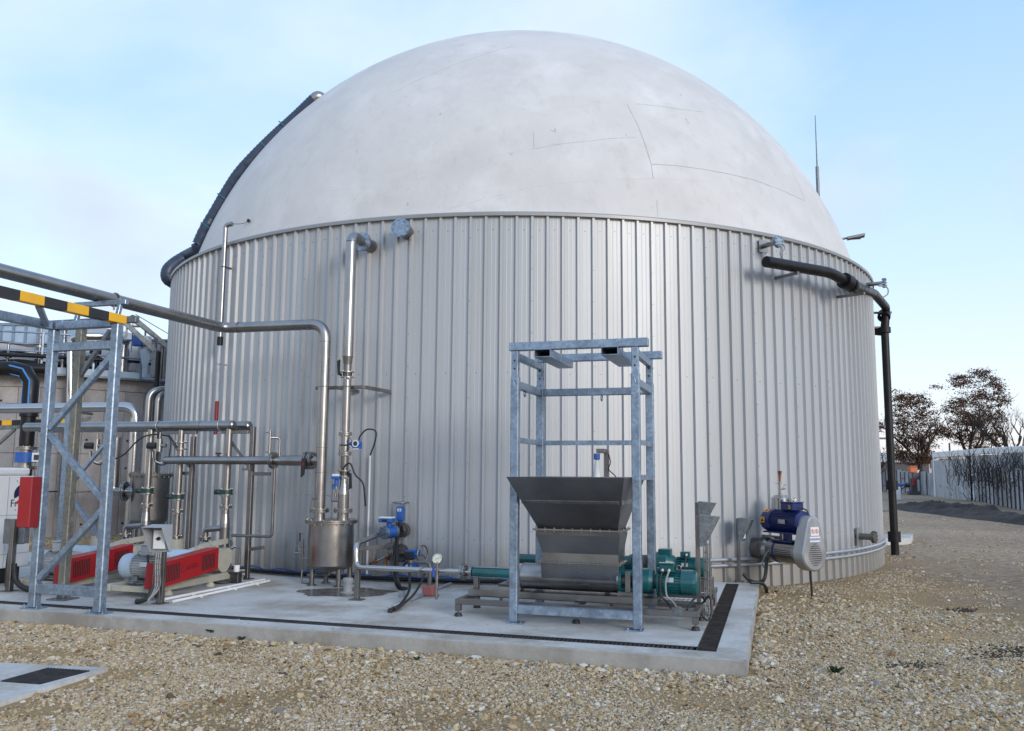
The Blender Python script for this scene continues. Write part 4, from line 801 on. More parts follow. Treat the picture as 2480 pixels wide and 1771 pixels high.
b = B(); b.tube([M_(.9, .1, .34), M_(.9, .27, .34), M_(.9, .33, .32), M_(.9, .33, .14)], .016, 10, .05); b.box(M_(.9, .34, .2), (.05, .05, .05), MAX, ch=.01); b.obj('drain_tap', 'steel', mxr)
# seal pot behind the motor
sp0 = tank(28.3, 0, .38); sz = 1.22
b = B(); b.lathe((sp0.x, sp0.y, sz - .36), ZV, [(0, .01), (0, .135), (0, .135), (.36, .135), (.36, .135), (.40, .09), (.41, .01)], 32); pot = b.obj('seal_pot', 'steel_bright', mxr)
b = B(); c0 = Vector((sp0.x, sp0.y, sz)); b.cyl(c0 + ZV * .04, c0 + ZV * .24, .012, n=10); b.cyl(c0 + ZV * .04, c0 + ZV * .07, .022, n=6); b.cyl(c0 + ZV * .20, c0 + ZV * .235, .022, n=6)
b.cyl(c0 + ZV * .12, c0 + ZV * .12 + ML * .10 + ZV * .015, .011, n=8); b.tube([c0 + ML * .05 + ZV * .14, c0 + ML * .09 + ZV * .19, c0 + ML * .12 + ZV * .19], .007, 6)
for d in (-.11, .02, .06): b.cyl(c0 - MN * -.12 + ML * d - ZV * .03, c0 + MN * .16 + ML * d - ZV * .03, .012, n=8)
b.cyl(c0 - ZV * .36, c0 - ZV * .8, .016, n=8); b.obj('pipe_fitting', 'steel', pot)
b = B(); b.lathe(c0 + ZV * .24, ZV, [(0, .014), (.10, .022), (.16, .032), (.16, .032), (.16, .026), (.10, .016)], 16); b.obj('funnel', 'copper', pot)
b = B(); b.beam(c0 + ZV * .215, c0 + ZV * .215 - ML * .10, .012, .006, ch=.002); b.obj('valve_lever', 'valve_blue', pot)
b = B(); gq = c0 + MN * .15 + ML * .13 - ZV * .03; b.cyl(gq, gq + MN * .02, .034, n=18); b.cur = 1; b.cyl(gq + MN * .02, gq + MN * .022, .028, n=18); b.obj('gauge', ['steel_bright', 'gauge_face'], pot)
b = B(); b.cyl(tank(28.3, sz - .6, -.03), Vector((sp0.x, sp0.y, sz - .6)), .03, n=8); b.cyl((sp0.x, sp0.y, sz - .62), (sp0.x, sp0.y, sz - .35), .025, n=8); b.obj('pot_bracket', 'steel_dull', mxr)
b = B(); b.curve([M_(.45, -.15, .02), M_(.38, -.19, -.08), M_(.36, -.22, -.22), M_(.45, -.2, -.25)], .010); b.obj('grey_cable', 'cable_grey', mxr)
# supply cable from the switch to the mixer
qa = ptk(1800, 1390, .25); b = B(); b.curve([qa, ptk(1815, 1405, .3), ptk(1835, 1411, .4), ptk(1852, 1400, .5), M_(.40, -.17, -.10)], .026, 10); tag(b.obj('power_cable', 'rubber', org=qa), 'thick black cable looping from the hooded switch to the blue mixer motor', 'cable')
qa = pz(1832, 1411, .02); b = B(); b.curve([pz(1818, 1411, .06), pz(1843, 1412, .05), pz(1855, 1424, -.05), pz(1857, 1436, -.14)], .026, 10); tag(b.obj('black_conduit', 'rubber', org=qa), 'short black conduit bending off the pad corner into the gravel', 'conduit')
# conduits round the tank foot
for k, (z, lab) in enumerate(((.30, 'upper white conduit running round the tank foot behind the mixer'), (.215, 'lower white conduit running round the tank foot behind the mixer'))):
    b = B(); b.tube([tank(a * .75, z, .035) for a in range(24, 118)], .026, 10); o = b.obj('conduit', 'conduit', org=tank(18, z, .03)); tag(o, lab, 'conduit')
# flanged stub on the right of the tank
q = ptk(2078, 1299, 0); a = tang(q); st = thing('drain_stub', 'short stainless flanged stub low on the tank right of the mixer', 'pipe stub', tank(a, q.z, 0)); n3 = tax(q)
b = B(); b.cyl(tank(a, q.z, -.05), tank(a, q.z, .25), .055, n=20); b.cur = 1; b.box(tank(a, q.z, .020), (.22, .3, .012), (Vector((-n3.y, n3.x, 0)), ZV, n3)); b.obj('pipe', ['steel_dull', 'trim'], st)
b = B(); b.flange(tank(a, q.z, .27), n3, .105, .02, 8); b.obj('blind_flange', 'steel_dull', st)
# ============================================================ black overflow pipe round the eave and down
bp = thing('black_overflow_pipe', 'black plastic pipe along the upper tank wall dropping to the gravel', 'pipe', pg(2168, 1345))
def AT(x, y, dr): return ptk(x, y, dr)
SO = .42
e0 = ptk(1855, 634, SO); Zp = e0.z
# the run follows the wall at constant height; kinks as in welded bends
def runpt(x, y, dr=SO): return ptk(x, y, dr)
dn = pg(2168, 1345); vx = Vector((dn.x, dn.y, 0))
a0_, a1_ = tang(e0), tang(vx)
k1, k2 = ptk(2012, 661, SO), ptk(2105, 722, SO)
top_v = pY(2147, 765, dn.y)
P = [e0, k1, ptk(2050, 683, SO + .02), pY(2118, 712, (k2.y * .4 + dn.y * .6)), pY(2146, 745, dn.y), Vector((dn.x, dn.y, top_v.z - .3))]
b = B(); b.tube(P, .088, 20, .16); b.obj('pipe_run', 'black_pipe', bp)
b = B(); b.cyl(Vector((dn.x, dn.y, top_v.z - .2)), Vector((dn.x, dn.y, GZ - .05)), .082, n=20); b.obj('downpipe', 'black_pipe', bp)
def sleeve(p, d, r, L): b = B(); d = Vector(d).normalized(); b.lathe(Vector(p) - d * L / 2, d, [(0, .085), (0, r), (0, r), (L, r), (L, r), (L, .085)], 24); b.obj('pipe_sleeve', 'black_pipe', bp)
d_ = (P[2] - P[1]).normalized(); sleeve(P[2], d_, .135, .16); sleeve(P[2] + d_ * .16, d_, .12, .05)
sleeve(Vector((dn.x, dn.y, pY(2147, 765, dn.y).z)), (.3, .5, .55), .135, .13); sleeve(Vector((dn.x, dn.y, pY(2150, 800, dn.y).z)), ZV, .125, .12)
sleeve(Vector((dn.x, dn.y, pY(2156, 1175, dn.y).z)), ZV, .125, .20); sleeve(Vector((dn.x, dn.y, pY(2164, 1300, dn.y).z)), ZV, .13, .22)
zl = pY(2135, 800, dn.y).z
b = B(); b.tube([Vector((dn.x, dn.y, zl - .05)), Vector((dn.x - .25, dn.y + .22, zl + .02)), Vector((dn.x - .5, dn.y + .7, zl - .35))], .082, 16, .2); b.obj('side_branch', 'black_pipe', bp)
for (x, y) in ((1926, 650), (2085, 700), (2152, 748)):
    p = ptk(x, y, SO) if x < 2100 else pY(x, y, dn.y); p = p - ZV * .085; w_ = tank(tang(p), p.z, -.02); b = B(); b.beam(w_, p + (p - w_).normalized() * .06, .045, .045, ch=.003); b.obj('wall_bracket', 'steel_dull', bp)
for y in (793, 1062, 1238):
    p = Vector((dn.x, dn.y, pY(2155, y, dn.y).z)); w_ = tank(tang(p), p.z, -.02); b = B(); b.beam(w_, p, .04, .04, ch=.003); b.obj('wall_bracket', 'steel_dull', bp)
# two small sampling nozzles with thin hoses
for (x, y, lab, hose) in ((1848, 597, 'small flanged sampling nozzle under the eave above the black pipe', [(1878, 592), (1896, 592), (1900, 604), (1890, 612), (1895, 625), (1897, 633)]), (2108, 693, 'small flanged sampling nozzle with hose where the black pipe bends down', [(2128, 692), (2148, 696), (2150, 712), (2135, 722)])):
    q = ptk(x, y, 0) if x < 2100 else ptk(2098, 690, 0); a = tang(q); t = thing('sampling_nozzle', lab, 'nozzle', q); n3 = tax(q)
    b = B(); b.cyl(tank(a, q.z, -.05), tank(a, q.z, .30), .038, n=14); b.box(tank(a, q.z, .01), (.2, .2, .01), (Vector((-n3.y, n3.x, 0)), ZV, n3)); b.obj('pipe', 'steel', t)
    b = B(); b.flange(tank(a, q.z, .32), n3, .095, .02, 8); b.obj('flange', 'galv', t)
    b = B(); hp = [tank(a, q.z, .35)] + [ptk(hx, hy, .40) if hx < 2090 else pY(hx, hy, 15.6) for hx, hy in hose]; b.curve(hp, .011); b.obj('hose', 'cable_grey', t)
# ============================================================ big blower hose on the left of the dome
def near_axis(x, y, out_=0.0):                       # where the pixel ray passes the tank axis: on the outline of the round tank
    d = ray(x, y); h = Vector((d.x, d.y, 0)); t = (Vector((TX, TY, 0)) - Vector((0, 0, 0))).dot(h) / h.dot(h); return CO + d * t
def near_dome(x, y):
    d = ray(x, y); s_ = DA / DB; o_ = Vector((-TX - .05, -TY, (HC - DZ) * s_)); dv = Vector((d.x, d.y, d.z * s_)); t = -o_.dot(dv) / dv.dot(dv); return CO + d * t
hs = thing('blower_hose', 'dark blue corrugated hose lying up the left flank of the dome', 'hose', near_axis(414, 690))
def fine(P, step):
    o = []
    for i in range(len(P) - 1):
        n = max(1, int((P[i + 1] - P[i]).length / step)); o += [P[i].lerp(P[i + 1], k / n) for k in range(n)]
    return o + [P[-1]]
tb = B(); P = [near_dome(x, y) for x, y in ((762, 240), (718, 283), (663, 332), (614, 381), (577, 421), (546, 471), (518, 520), (497, 554), (480, 592))]
P = fine(tb.path(P, .5, 5), .034); tb.tube(P, .125, 14, rf=lambda i: 1.0 if i % 2 else .93); tb.obj('corrugated_hose', 'hose', hs)
P = [near_dome(480, 590), near_dome(484, 606), near_axis(452, 622), near_axis(425, 638), near_axis(407, 655), near_axis(405, 674), near_axis(416, 688) + Vector((.3, .5, -.1)), near_axis(432, 694) + Vector((.5, 1.0, -.2))]
tb = B(); P = fine(tb.path(P, .4, 6), .05); tb.tube(P, .145, 14, rf=lambda i: 1.0 if i % 2 else .965); tb.obj('eave_hose', 'hose', hs)
b = B(); b.tube([near_dome(760, 242), near_dome(768, 235), near_dome(775, 236), near_dome(790, 252)], .12, 14, .06); b.obj('metal_elbow', 'steel', hs)
mat('rope', (.03, .16, .24), .7, 0, .2, 20)
for (x, y, dx, dy) in ((688, 305, .7, .7), (643, 355, .75, -.65), (540, 480, .5, .8), (500, 550, .5, .8)):
    c = near_dome(x, y); b = B(); b.ring(c, near_dome(x + 6, y - 7) - c, .132, .012, 18, 6); b.obj('rope_tie', 'rope', hs)
# thin vent pipe with elbow and earthing lead
vp = thing('vent_pipe', 'thin stainless vent pipe with bent top rising above the eave', 'pipe', ptk(531, 830, .12))
t0, t1 = ptk(543, 620, .13), ptk(534, 819, .13); zt = pY(546, 546, t0.y).z
b = B(); b.tube([Vector((t0.x, t0.y, t1.z)), Vector((t0.x, t0.y, zt)), Vector((t0.x + .12, t0.y - .02, zt + .02))], .040, 14, .09); b.obj('pipe', 'steel', vp)
b = B()
for z in (pY(540, 647, t0.y).z,): b.ring(Vector((t0.x, t0.y, z)), ZV, .046, .008, 16, 6); b.beam(tank(tang(t0), z, -.02), Vector((t0.x, t0.y, z)), .03, .03)
b.obj('pipe_clamp', 'steel_dull', vp)
b = B(); b.cyl(Vector((t0.x, t0.y, t1.z - .12)), Vector((t0.x, t0.y, t1.z + .02)), .05, n=14); b.obj('end_fitting', 'black_pipe', vp)
b = B(); zr0 = pY(525, 972, t0.y).z; b.cyl(Vector((t0.x, t0.y, t1.z - .1)), Vector((t0.x, t0.y, zr0)), .012, n=8); z = pY(532, 882, t0.y).z; b.beam(tank(tang(t0), z, -.02), Vector((t0.x, t0.y, z)), .02, .02); b.ring(Vector((t0.x, t0.y, z)), ZV, .03, .006, 12, 6); b.obj('rod', 'conduit', vp)
b = B(); b.cyl(Vector((t0.x, t0.y, zr0)), Vector((t0.x, t0.y, zr0 - .55)), .032, n=12); b.obj('red_sleeve', 'dark_red', vp)
qd = pdome(604, 536, .02); b = B(); b.curve([Vector((t0.x + .12, t0.y - .02, zt + .02)), (Vector((t0.x + .12, t0.y, zt)) + qd) / 2 - ZV * .01, qd], .005); b.cyl(qd, qd + (qd - Vector((TX, TY, DZ))).normalized() * .04, .03, n=10); b.obj('earth_wire', 'rubber', vp)
# lightning rod and street lamp behind the tank
lx = pY(1981, 460, 22.4); lr = thing('lightning_rod', 'slim tall lightning rod rising behind the right flank of the dome', 'rod', (lx.x, lx.y, GZ))
zj = pY(1981, 404, 22.4).z; b = B(); b.cyl((lx.x, lx.y, GZ), (lx.x, lx.y, zj), .045, n=12); b.obj('mast', 'galv_dull', lr)
b = B(); b.cyl((lx.x, lx.y, zj), (lx.x, lx.y, pY(1981, 280, 22.4).z), .020, .012, n=8); b.obj('rod_tip', 'galv_dull', lr)
b = B(); p = Vector((lx.x, lx.y, 4.6)); b.beam(tank(tang(p), 4.6, -.02), p, .04, .04); b.obj('wall_bracket', 'galv_dull', lr)
Yl = 31.; h0, h1 = pY(2052, 577, Yl), pY(2094, 571, Yl); pb = pY(2020, 582, Yl)
sl = thing('street_lamp', 'grey flat lamp head poking out past the right flank of the dome', 'street lamp', (pb.x, pb.y, GZ))
b = B(); b.cyl((pb.x, pb.y, GZ), (pb.x, pb.y, pb.z), .10, .06, n=12); b.obj('pole', 'galv_dull', sl)
b = B(); b.tube([pb, h0.lerp(pb, .3), h0], .04, 10); b.obj('arm', 'galv_dull', sl)
d = (h1 - h0).normalized(); b = B(); b.prism([h0 + D2 * -.13 - ZV * .06, h0 + D2 * .13 - ZV * .06, h1 + D2 * .16 - ZV * .03, h1 - D2 * .16 - ZV * .03], ZV * .09); b.box((h0 + h1) / 2 - ZV * .05, (.35, .22, .05), ch=.01); b.obj('lamp_head', 'steel_dark', sl)
# blind flanged nozzle below the eave
q = ptk(985, 563, 0); a = tang(q); t = thing('blind_nozzle', 'round bolted blind flange on a stub high on the tank wall', 'nozzle', q); n3 = tax(q)
b = B(); b.cyl(tank(a, q.z, -.05), tank(a, q.z, .24), .105, n=24); b.obj('stub', 'steel_dull', t)
b = B(); b.cyl(tank(a, q.z, .24), tank(a, q.z, .285), .142, n=28); b.bolts(tank(a, q.z, .285), n3, .118, 8, .016, .018); b.obj('blind_flange', 'galv', t)
# ============================================================ condensate vessel and its pipes
VU, VV = -5.97, 10.87
def V3(u, v, z): return S(u, v, z)
c0 = S(VU, VV, 0); zl = pY(801, 1262, c0.y).z; zb_ = pY(801, 1366, c0.y).z
ve = thing('condensate_vessel', 'small upright stainless vessel with bolted lid on four legs', 'vessel', c0)
b = B(); b.lathe(c0, ZV, [(zb_, .312), (zl, .312)], 40); b.cyl(c0 + ZV * (zb_ - .004), c0 + ZV * (zb_ + .004), .3145, n=40); b.obj('shell', 'steel', ve)
b = B(); b.dish(c0 + ZV * zb_, -ZV, .312, .10, 40); b.obj('dished_bottom', 'steel_dull', ve)
b = B(); b.cyl(c0 + ZV * (zl - .022), c0 + ZV * (zl - .002), .365, n=40); b.cyl(c0 + ZV * (zl + .002), c0 + ZV * (zl + .022), .365, n=40); b.bolts(c0 + ZV * (zl + .022), ZV, .342, 20, .010, .016); b.bolts(c0 + ZV * (zl - .022), -ZV, .342, 20, .010, .02); b.obj('lid', 'steel', ve)
for (du, dv) in ((-.21, -.12), (.20, -.12), (-.16, .18), (.2, .2)):
    b = B(); b.cyl(c0 + D1 * du + D2 * dv + ZV * .01, c0 + D1 * du + D2 * dv + ZV * (zb_ - .02), .034, n=14); b.cyl(c0 + D1 * du + D2 * dv, c0 + D1 * du + D2 * dv + ZV * .012, .065, n=18); b.obj('leg', 'steel_dull', ve)
NA = pY(774, 1236, c0.y); NB = pY(831, 1238, c0.y); zn = NA.z
for q in (NA, NB): b = B(); b.cyl(Vector((q.x, q.y, zl)), Vector((q.x, q.y, zn - .02)), .078, n=24); b.obj('nozzle', 'steel', ve)
b = B(); sg = c0 + D1 * -.44; b.cyl(sg + ZV * .02, sg + ZV * .62, .014, n=8); b.cyl(sg + ZV * .35, c0 + D1 * -.3 + ZV * .35, .012, n=8); b.cyl(sg + ZV * .42, sg + ZV * .42 - D1 * .13, .014, n=8); b.cyl(sg + ZV * .02, sg + ZV * .02 + D1 * .12, .016, n=8)
for z in (.40, .50): b.cyl(sg + ZV * z, sg + ZV * (z + .03), .022, n=8)
b.tube([sg + ZV * .45 - D1 * .06, sg + ZV * .52 - D1 * .06, sg + ZV * .53 - D1 * .16], .006, 6); b.cur = 1; b.cyl(sg + ZV * .58 - D1 * .05, sg + ZV * .70 - D1 * .05, .010, n=6); b.obj('drain_cock', ['steel', 'rubber'], ve)
b = B(); b.tube([c0 + ZV * (zb_ - .09), c0 + ZV * .14, c0 + ZV * .12 - D1 * .35], .018, 10, .06); b.obj('drain_pipe', 'steel_dull', ve)
# header pipe: along the left, across, down into the vessel
HZ = 3.67
hp = thing('header_pipe', 'long stainless pipe coming in overhead from the left and dropping into the vessel lid', 'pipe', Vector((NA.x, NA.y, zl)))
hA, hB = pz(-420, 560, HZ), pz(540, 795, HZ); r6 = .077
hA = S(uv(hB)[0] - .02, 4.2, HZ)
b = B(); b.tube([hA, hB, Vector((NA.x, NA.y, HZ)), Vector((NA.x, NA.y, zn + .02))], r6, 24, .24, 8); b.obj('pipe', 'steel', hp)
b = B(); b.flange(Vector((NA.x, NA.y, zn)), ZV, .132, .022, 8); b.obj('flange', 'steel', hp)
b = B()
for p, d in ((hB + D1 * .28, D1), (hB - D2 * 2.2, D2), (hB - D2 * .3, D2), (Vector((NA.x, NA.y, HZ - .26)), ZV), (Vector((NA.x, NA.y, HZ)) - D1 * .27, D1), (Vector((NA.x, NA.y, 1.9)), ZV), (Vector((NA.x, NA.y, 1.55)), ZV)): b.cyl(Vector(p) - d * .004, Vector(p) + d * .004, r6 + .003, n=24)
b.obj('weld_ring', 'steel_dull', hp)
p = hB - D2 * 2.2; b = B(); b.ring(p, D2, r6 + .008, .008, 24, 6); b.cyl(p - ZV * (r6 + .05), p - ZV * r6, .012, n=8); b.obj('pipe_clamp', 'steel_dull', hp)
q = Vector((NA.x, NA.y, pY(778, 1207, c0.y).z)); b = B(); b.cyl(q - D2 * r6 - D1 * .02, q - D2 * (r6 + .06) - D1 * .05, .016, n=8); b.tube([q - D2 * (r6 + .05) - D1 * .05, q - D2 * (r6 + .06) - D1 * .06 + ZV * .05, q - D2 * (r6 + .06) - D1 * .17 + ZV * .055], .005, 6); b.obj('drain_cock', 'steel', hp)
# tee and branch to the manifold
TZ = pY(776, 1116, c0.y).z; tp = Vector((NA.x, NA.y, TZ))
bp2 = thing('branch_pipe', 'stainless branch pipe running left from the header tee past a black lever valve', 'pipe', tp)
b = B(); b.lathe(tp, -D1, [(0, .076), (.10, .074), (.10, .074), (.13, .062)], 20); b.obj('tee_stub', 'steel', bp2)
b = B(); b.flange(tp - D1 * .155, D1, .125, .018, 8); b.flange(tp - D1 * .235, D1, .125, .018, 8); vf = b.obj('valve_flange', 'steel', bp2)
b = B(); b.cyl(tp - D1 * .212, tp - D1 * .178, .105, n=24); b.cur = 1; lv = tp - D1 * .195 - D2 * .13; b.cyl(tp - D1 * .195 - D2 * .10, lv, .026, n=10); b.prism([lv + ZV * .03 - D1 * .03, lv + ZV * .03 + D1 * .03, lv - ZV * .20 + D1 * .012, lv - ZV * .235 - D1 * .035, lv - ZV * .04 - D1 * .035], -D2 * .025); b.cur = 2; b.box(lv - ZV * .05 - D2 * .027, (.02, .004, .03)); b.obj('butterfly_valve', ['cast_iron', 'rubber', 'red'], bp2)
b = B(); b.cyl(tp - D1 * .25, tp - D1 * .62, .074, n=22); b.lathe(tp - D1 * .62, -D1, [(0, .074), (.08, .060)], 22); b.cyl(tp - D1 * .70, tp - D1 * .74, .060, n=20); b.obj('pipe', 'steel', bp2)
b = B(); b.flange(tp - D1 * .77, D1, .118, .020, 8); b.obj('flange', 'steel', bp2)
b = B(); b.cyl(tp - D1 * .79, tp - D1 * 2.62, .060, n=20); b.dish(tp - D1 * 2.62, -D1, .06, .04, 20); b.obj('pipe', 'steel', bp2)
b = B(); b.box(tp - D1 * 1.20 - ZV * .13, (.14, .07, .03), ch=.003); b.box(tp - D1 * 1.18 - ZV * .09, (.06, .04, .07), ch=.003); b.obj('pipe_support', 'steel_dull', bp2)
b = B(); lv = tp - D1 * 1.75 + ZV * .07; b.cyl(tp - D1 * 1.70 + ZV * .05, tp - D1 * 1.70 + ZV * .10, .016, n=8); b.beam(lv + ZV * .03, lv + ZV * .03 - D1 * .02 + D1 * .12, .02, .02); b.obj('small_valve', 'rubber', bp2)
# sampling riser on the branch pipe and thin drain line below it
sr_ = thing('sampling_riser', 'slim sampling riser with two blue handled valves on the branch pipe', 'sampling pipe', tp - D1 * .80)
so = tp - D1 * .83 - D2 * .02; b = B(); b.cyl(so + ZV * .05, so + ZV * .42, .018, n=10)
for z in (.10, .18, .30, .38): b.cyl(so + ZV * z, so + ZV * (z + .035), .026, n=8)
b.cyl(so + ZV * .42, so + ZV * .45, .01, n=8); b.tube([so + ZV * .33, so + ZV * .33 + D1 * .10 + D2 * .1, so + ZV * .0 + D1 * .10 + D2 * .1], .018, 10, .05)
b.obj('riser', 'steel', sr_); b = B()
for z in (.12, .40): b.beam(so + ZV * z, so + ZV * z - D1 * .08, .012, .012)
b.obj('valve_handle', 'valve_blue', sr_)
b = B(); x0 = tp - D1 * .76 + D2 * .02; x0.z = TZ - .06; lowz = pY(664, 1300, x0.y).z; b.tube([x0, Vector((x0.x, x0.y, lowz)), Vector((x0.x, x0.y, lowz)) - D1 * .66], .022, 12, .06); b.obj('drain_line', 'steel_dull', sr_)
# ------------------------------------------------------------ gas riser from vessel to the tank
gr = thing('gas_riser', 'stainless riser from the vessel lid up to a flanged elbow on the tank wall', 'pipe', Vector((NB.x, NB.y, zl)))
def GZp(y): return pY(835, y, NB.y).z
gx = lambda z: Vector((NB.x, NB.y, z))
b = B(); b.flange(gx(zn), ZV, .132, .022, 8); b.obj('flange', 'steel', gr)
b = B(); b.lathe(gx(0), ZV, [(zn + .02, .079), (GZp(1197), .079), (GZp(1197), .079), (GZp(1172), .058), (GZp(1160), .055)], 24); b.obj('reducer', 'steel', gr)
b = B(); b.cyl(gx(GZp(1140)), gx(GZp(1104)), .055, n=20); b.obj('pipe', 'steel_dull', gr)
b = B(); b.cyl(gx(GZp(1094)), gx(GZp(1055)), .056, n=20); b.obj('meter_tube', 'steel', gr)
b = B(); b.cyl(gx(GZp(1048)), gx(GZp(920)), .056, n=20); b.obj('pipe', 'steel', gr)
b = B(); b.lathe(gx(0), ZV, [(GZp(902), .056), (GZp(884), .056), (GZp(884), .056), (GZp(863), .074)], 22); b.obj('reducer', 'steel_dull', gr)
for y in (1099, 1051): b = B(); b.flange(gx(GZp(y)), ZV, .095, .018, 8, br=.009); b.obj('flange', 'steel', gr)
for y, dr_ in ((1147, D1), (908, -D1)):
    z = GZp(y); b = B()
    for s_ in (-1, 1): b.cyl(gx(z + s_ * .03), gx(z + s_ * .046), .095, n=24)
    b.bolts(gx(z + .046), ZV, .08, 8, .009, .016); b.bolts(gx(z - .046), -ZV, .08, 8, .009, .02)
    for i in range(6): t = i * 1.047; q = gx(z) + (D1 * math.cos(t) + D2 * math.sin(t)) * .08; b.cyl(q - ZV * .03, q + ZV * .03, .006, n=6)
    b.cur = 1; b.cyl(gx(z - .03), gx(z + .03), .066, n=20)
    b.cur = 2; h = gx(z) + dr_ * .10 - D2 * .03; b.cyl(gx(z), h, .018, n=8); sg = 1 if y == 908 else -1
    b.prism([h + ZV * sg * -.02 - dr_ * .02, h + dr_ * .03, h + dr_ * .045 + ZV * sg * .20, h + dr_ * .0 + ZV * sg * .22, h + dr_ * -.0 + ZV * sg * .06], -D2 * .02)
    b.obj('butterfly_valve', ['steel', 'cast_iron', 'rubber'], gr)
zt = GZp(568); q = ptk(898, 577, 0); a = tang(q); n3 = tax(q); nz_p = tank(a, zt, .28)
b = B(); b.tube([gx(GZp(863)), gx(zt), nz_p], .074, 24, .17, 8); b.obj('insulated_pipe', 'steel', gr)
b = B(); b.cyl(gx(GZp(585)) - ZV * .003, gx(GZp(585)) + ZV * .003, .0765, n=24); b.cyl(gx(GZp(864)) - ZV * .003, gx(GZp(864)) + ZV * .003, .0775, n=24); b.obj('weld_ring', 'steel_dull', gr)
dd = (nz_p - gx(zt)).normalized(); b = B(); b.flange(nz_p, n3, .142, .022, 8, br=.015); b.obj('wall_flange', 'galv', gr)
b = B(); b.cyl(tank(a, zt, -.05), tank(a, zt, .26), .098, n=24); b.obj('wall_stub', 'steel_dull', gr)
# flow transmitter on the riser
fq = gx(GZp(1075)); b = B(); b.cyl(fq, fq + D1 * .17, .02, n=10); b.cyl(fq + D1 * .10, fq + D1 * .16, .034, n=12); b.obj('sensor_arm', 'valve_blue', gr)
b = B(); c = fq + D1 * .20 - D2 * .02; b.cyl(c + D2 * .06, c - D2 * .05, .048, n=20); b.box(c - ZV * .055, (.11, .10, .04), ch=.006); tr = b.obj('transmitter', 'valve_blue', gr)
b = B(); b.cyl(c - D2 * .05, c - D2 * .062, .050, n=24); b.cur = 1; b.cyl(c - D2 * .062, c - D2 * .064, .034, n=24); b.cur = 0; b.box(c - ZV * .075 - D2 * .0, (.09, .11, .014), ch=.003); b.obj('display', ['white', 'glass_dark'], tr)
b = B(); cz = pY(896, 1104, NB.y + .3); b.curve([c + ZV * .05 + D1 * .02, c + ZV * .12 + D1 * .05, c + ZV * .20 + D1 * .15, c + ZV * .17 + D1 * .28, c + ZV * .02 + D1 * .27, c - ZV * .16 + D1 * .18 + D2 * .05], .011); b.obj('cable', 'rubber', gr)
b = B(); q = fq - ZV * .02 - D2 * .055; b.cyl(q - D1 * .05, q + D1 * .05, .011, n=8); b.curve([q - D1 * .06, q - D1 * .06 - ZV * .07, q + D1 * .02 - ZV * .1, q + D1 * .1 - ZV * .03], .005); b.curve([q + D1 * .06 + ZV * .05, q + D1 * .10 + ZV * .1, q + D1 * .14 + ZV * .03], .005); b.obj('impulse_line', 'steel_dark', gr)
# pressure transmitter hung on the lower riser
pt = thing('pressure_transmitter', 'blue and white pressure transmitter on a small cock beside the riser', 'transmitter', gx(zn + .1) - D1 * .1 - D2 * .1)
q = gx(0) - D1 * .085 - D2 * .06; z0 = GZp(1213)
b = B(); b.cyl(q + ZV * z0 + D1 * .08, q + ZV * z0 - D1 * .07, .014, n=8); b.cyl(q + ZV * z0 - D1 * .01, q + ZV * (z0 + .20), .013, n=8); b.cyl(q + ZV * (z0 + .06) - D1 * .01, q + ZV * (z0 + .10) - D1 * .01, .02, n=8); b.cyl(q + ZV * (z0 + .17), q + ZV * (z0 + .21), .022, n=8); b.tube([q + ZV * z0 - D1 * .05, q + ZV * (z0 + .06) - D1 * .06, q + ZV * (z0 + .07) - D1 * .15], .006, 6); b.obj('cock', 'steel', pt)
b = B(); b.cyl(q + ZV * (z0 + .20), q + ZV * (z0 + .30), .030, n=14); b.box(q + ZV * (z0 + .32), (.12, .10, .04), ch=.006); b.cyl(q + ZV * (z0 + .16) - D1 * .05, q + ZV * (z0 + .23) - D1 * .05, .02, n=10); b.obj('transmitter_body', 'valve_blue', pt)
b = B(); b.box(q + ZV * (z0 + .355), (.105, .09, .035), ch=.006); b.obj('cover', 'white', pt)
b = B(); b.curve([q + ZV * (z0 + .32) + D1 * .06, q + ZV * (z0 + .45) + D1 * .1, q + ZV * (z0 + .52) + D1 * .2, gx(GZp(1150)) + D1 * .2 - D2 * .05, gx(GZp(1170)) + D1 * .31 - D2 * .03, gx(GZp(1205)) + D1 * .33, gx(GZp(1225)) + D1 * .29 + D2 * .1], .012); b.obj('cable', 'rubber', pt)
# wall bracket holding both pipes
wb = thing('pipe_bracket', 'steel wall bracket holding the header drop and the riser', 'bracket', gx(GZp(937)))
z = GZp(937); b = B(); b.beam(gx(z) + D2 * .09 - D1 * .55, gx(z) + D2 * .09 + D1 * .22, .04, .05, ch=.003); e1 = gx(z) + D2 * .09 + D1 * .22; a = tang(e1); b.beam(e1, tank(a + 1.2, z - .02, -.02), .04, .05, ch=.003); e2 = gx(z) + D2 * .09 - D1 * .2; b.beam(e2 - ZV * .0, tank(tang(e2), z, -.02), .038, .046, ch=.003); b.obj('arm', 'steel_dull', wb)
b = B(); b.ring(gx(z), ZV, .062, .007, 20, 6); b.ring(Vector((NA.x, NA.y, z)), ZV, r6 + .006, .006, 22, 6); b.obj('u_bolt', 'steel', wb)
# cable conduit up the tank wall
q0, q1 = ptk(897, 1104, .02), ptk(885, 1395, .02); a = tang(q0); b = B(); b.cyl(tank(a, q0.z, .03), tank(a, .03, .03), .016, n=8); tag(b.obj('wall_conduit', 'white', org=tank(a, .03, .03)), 'thin conduit clipped up the tank wall right of the vessel', 'conduit')
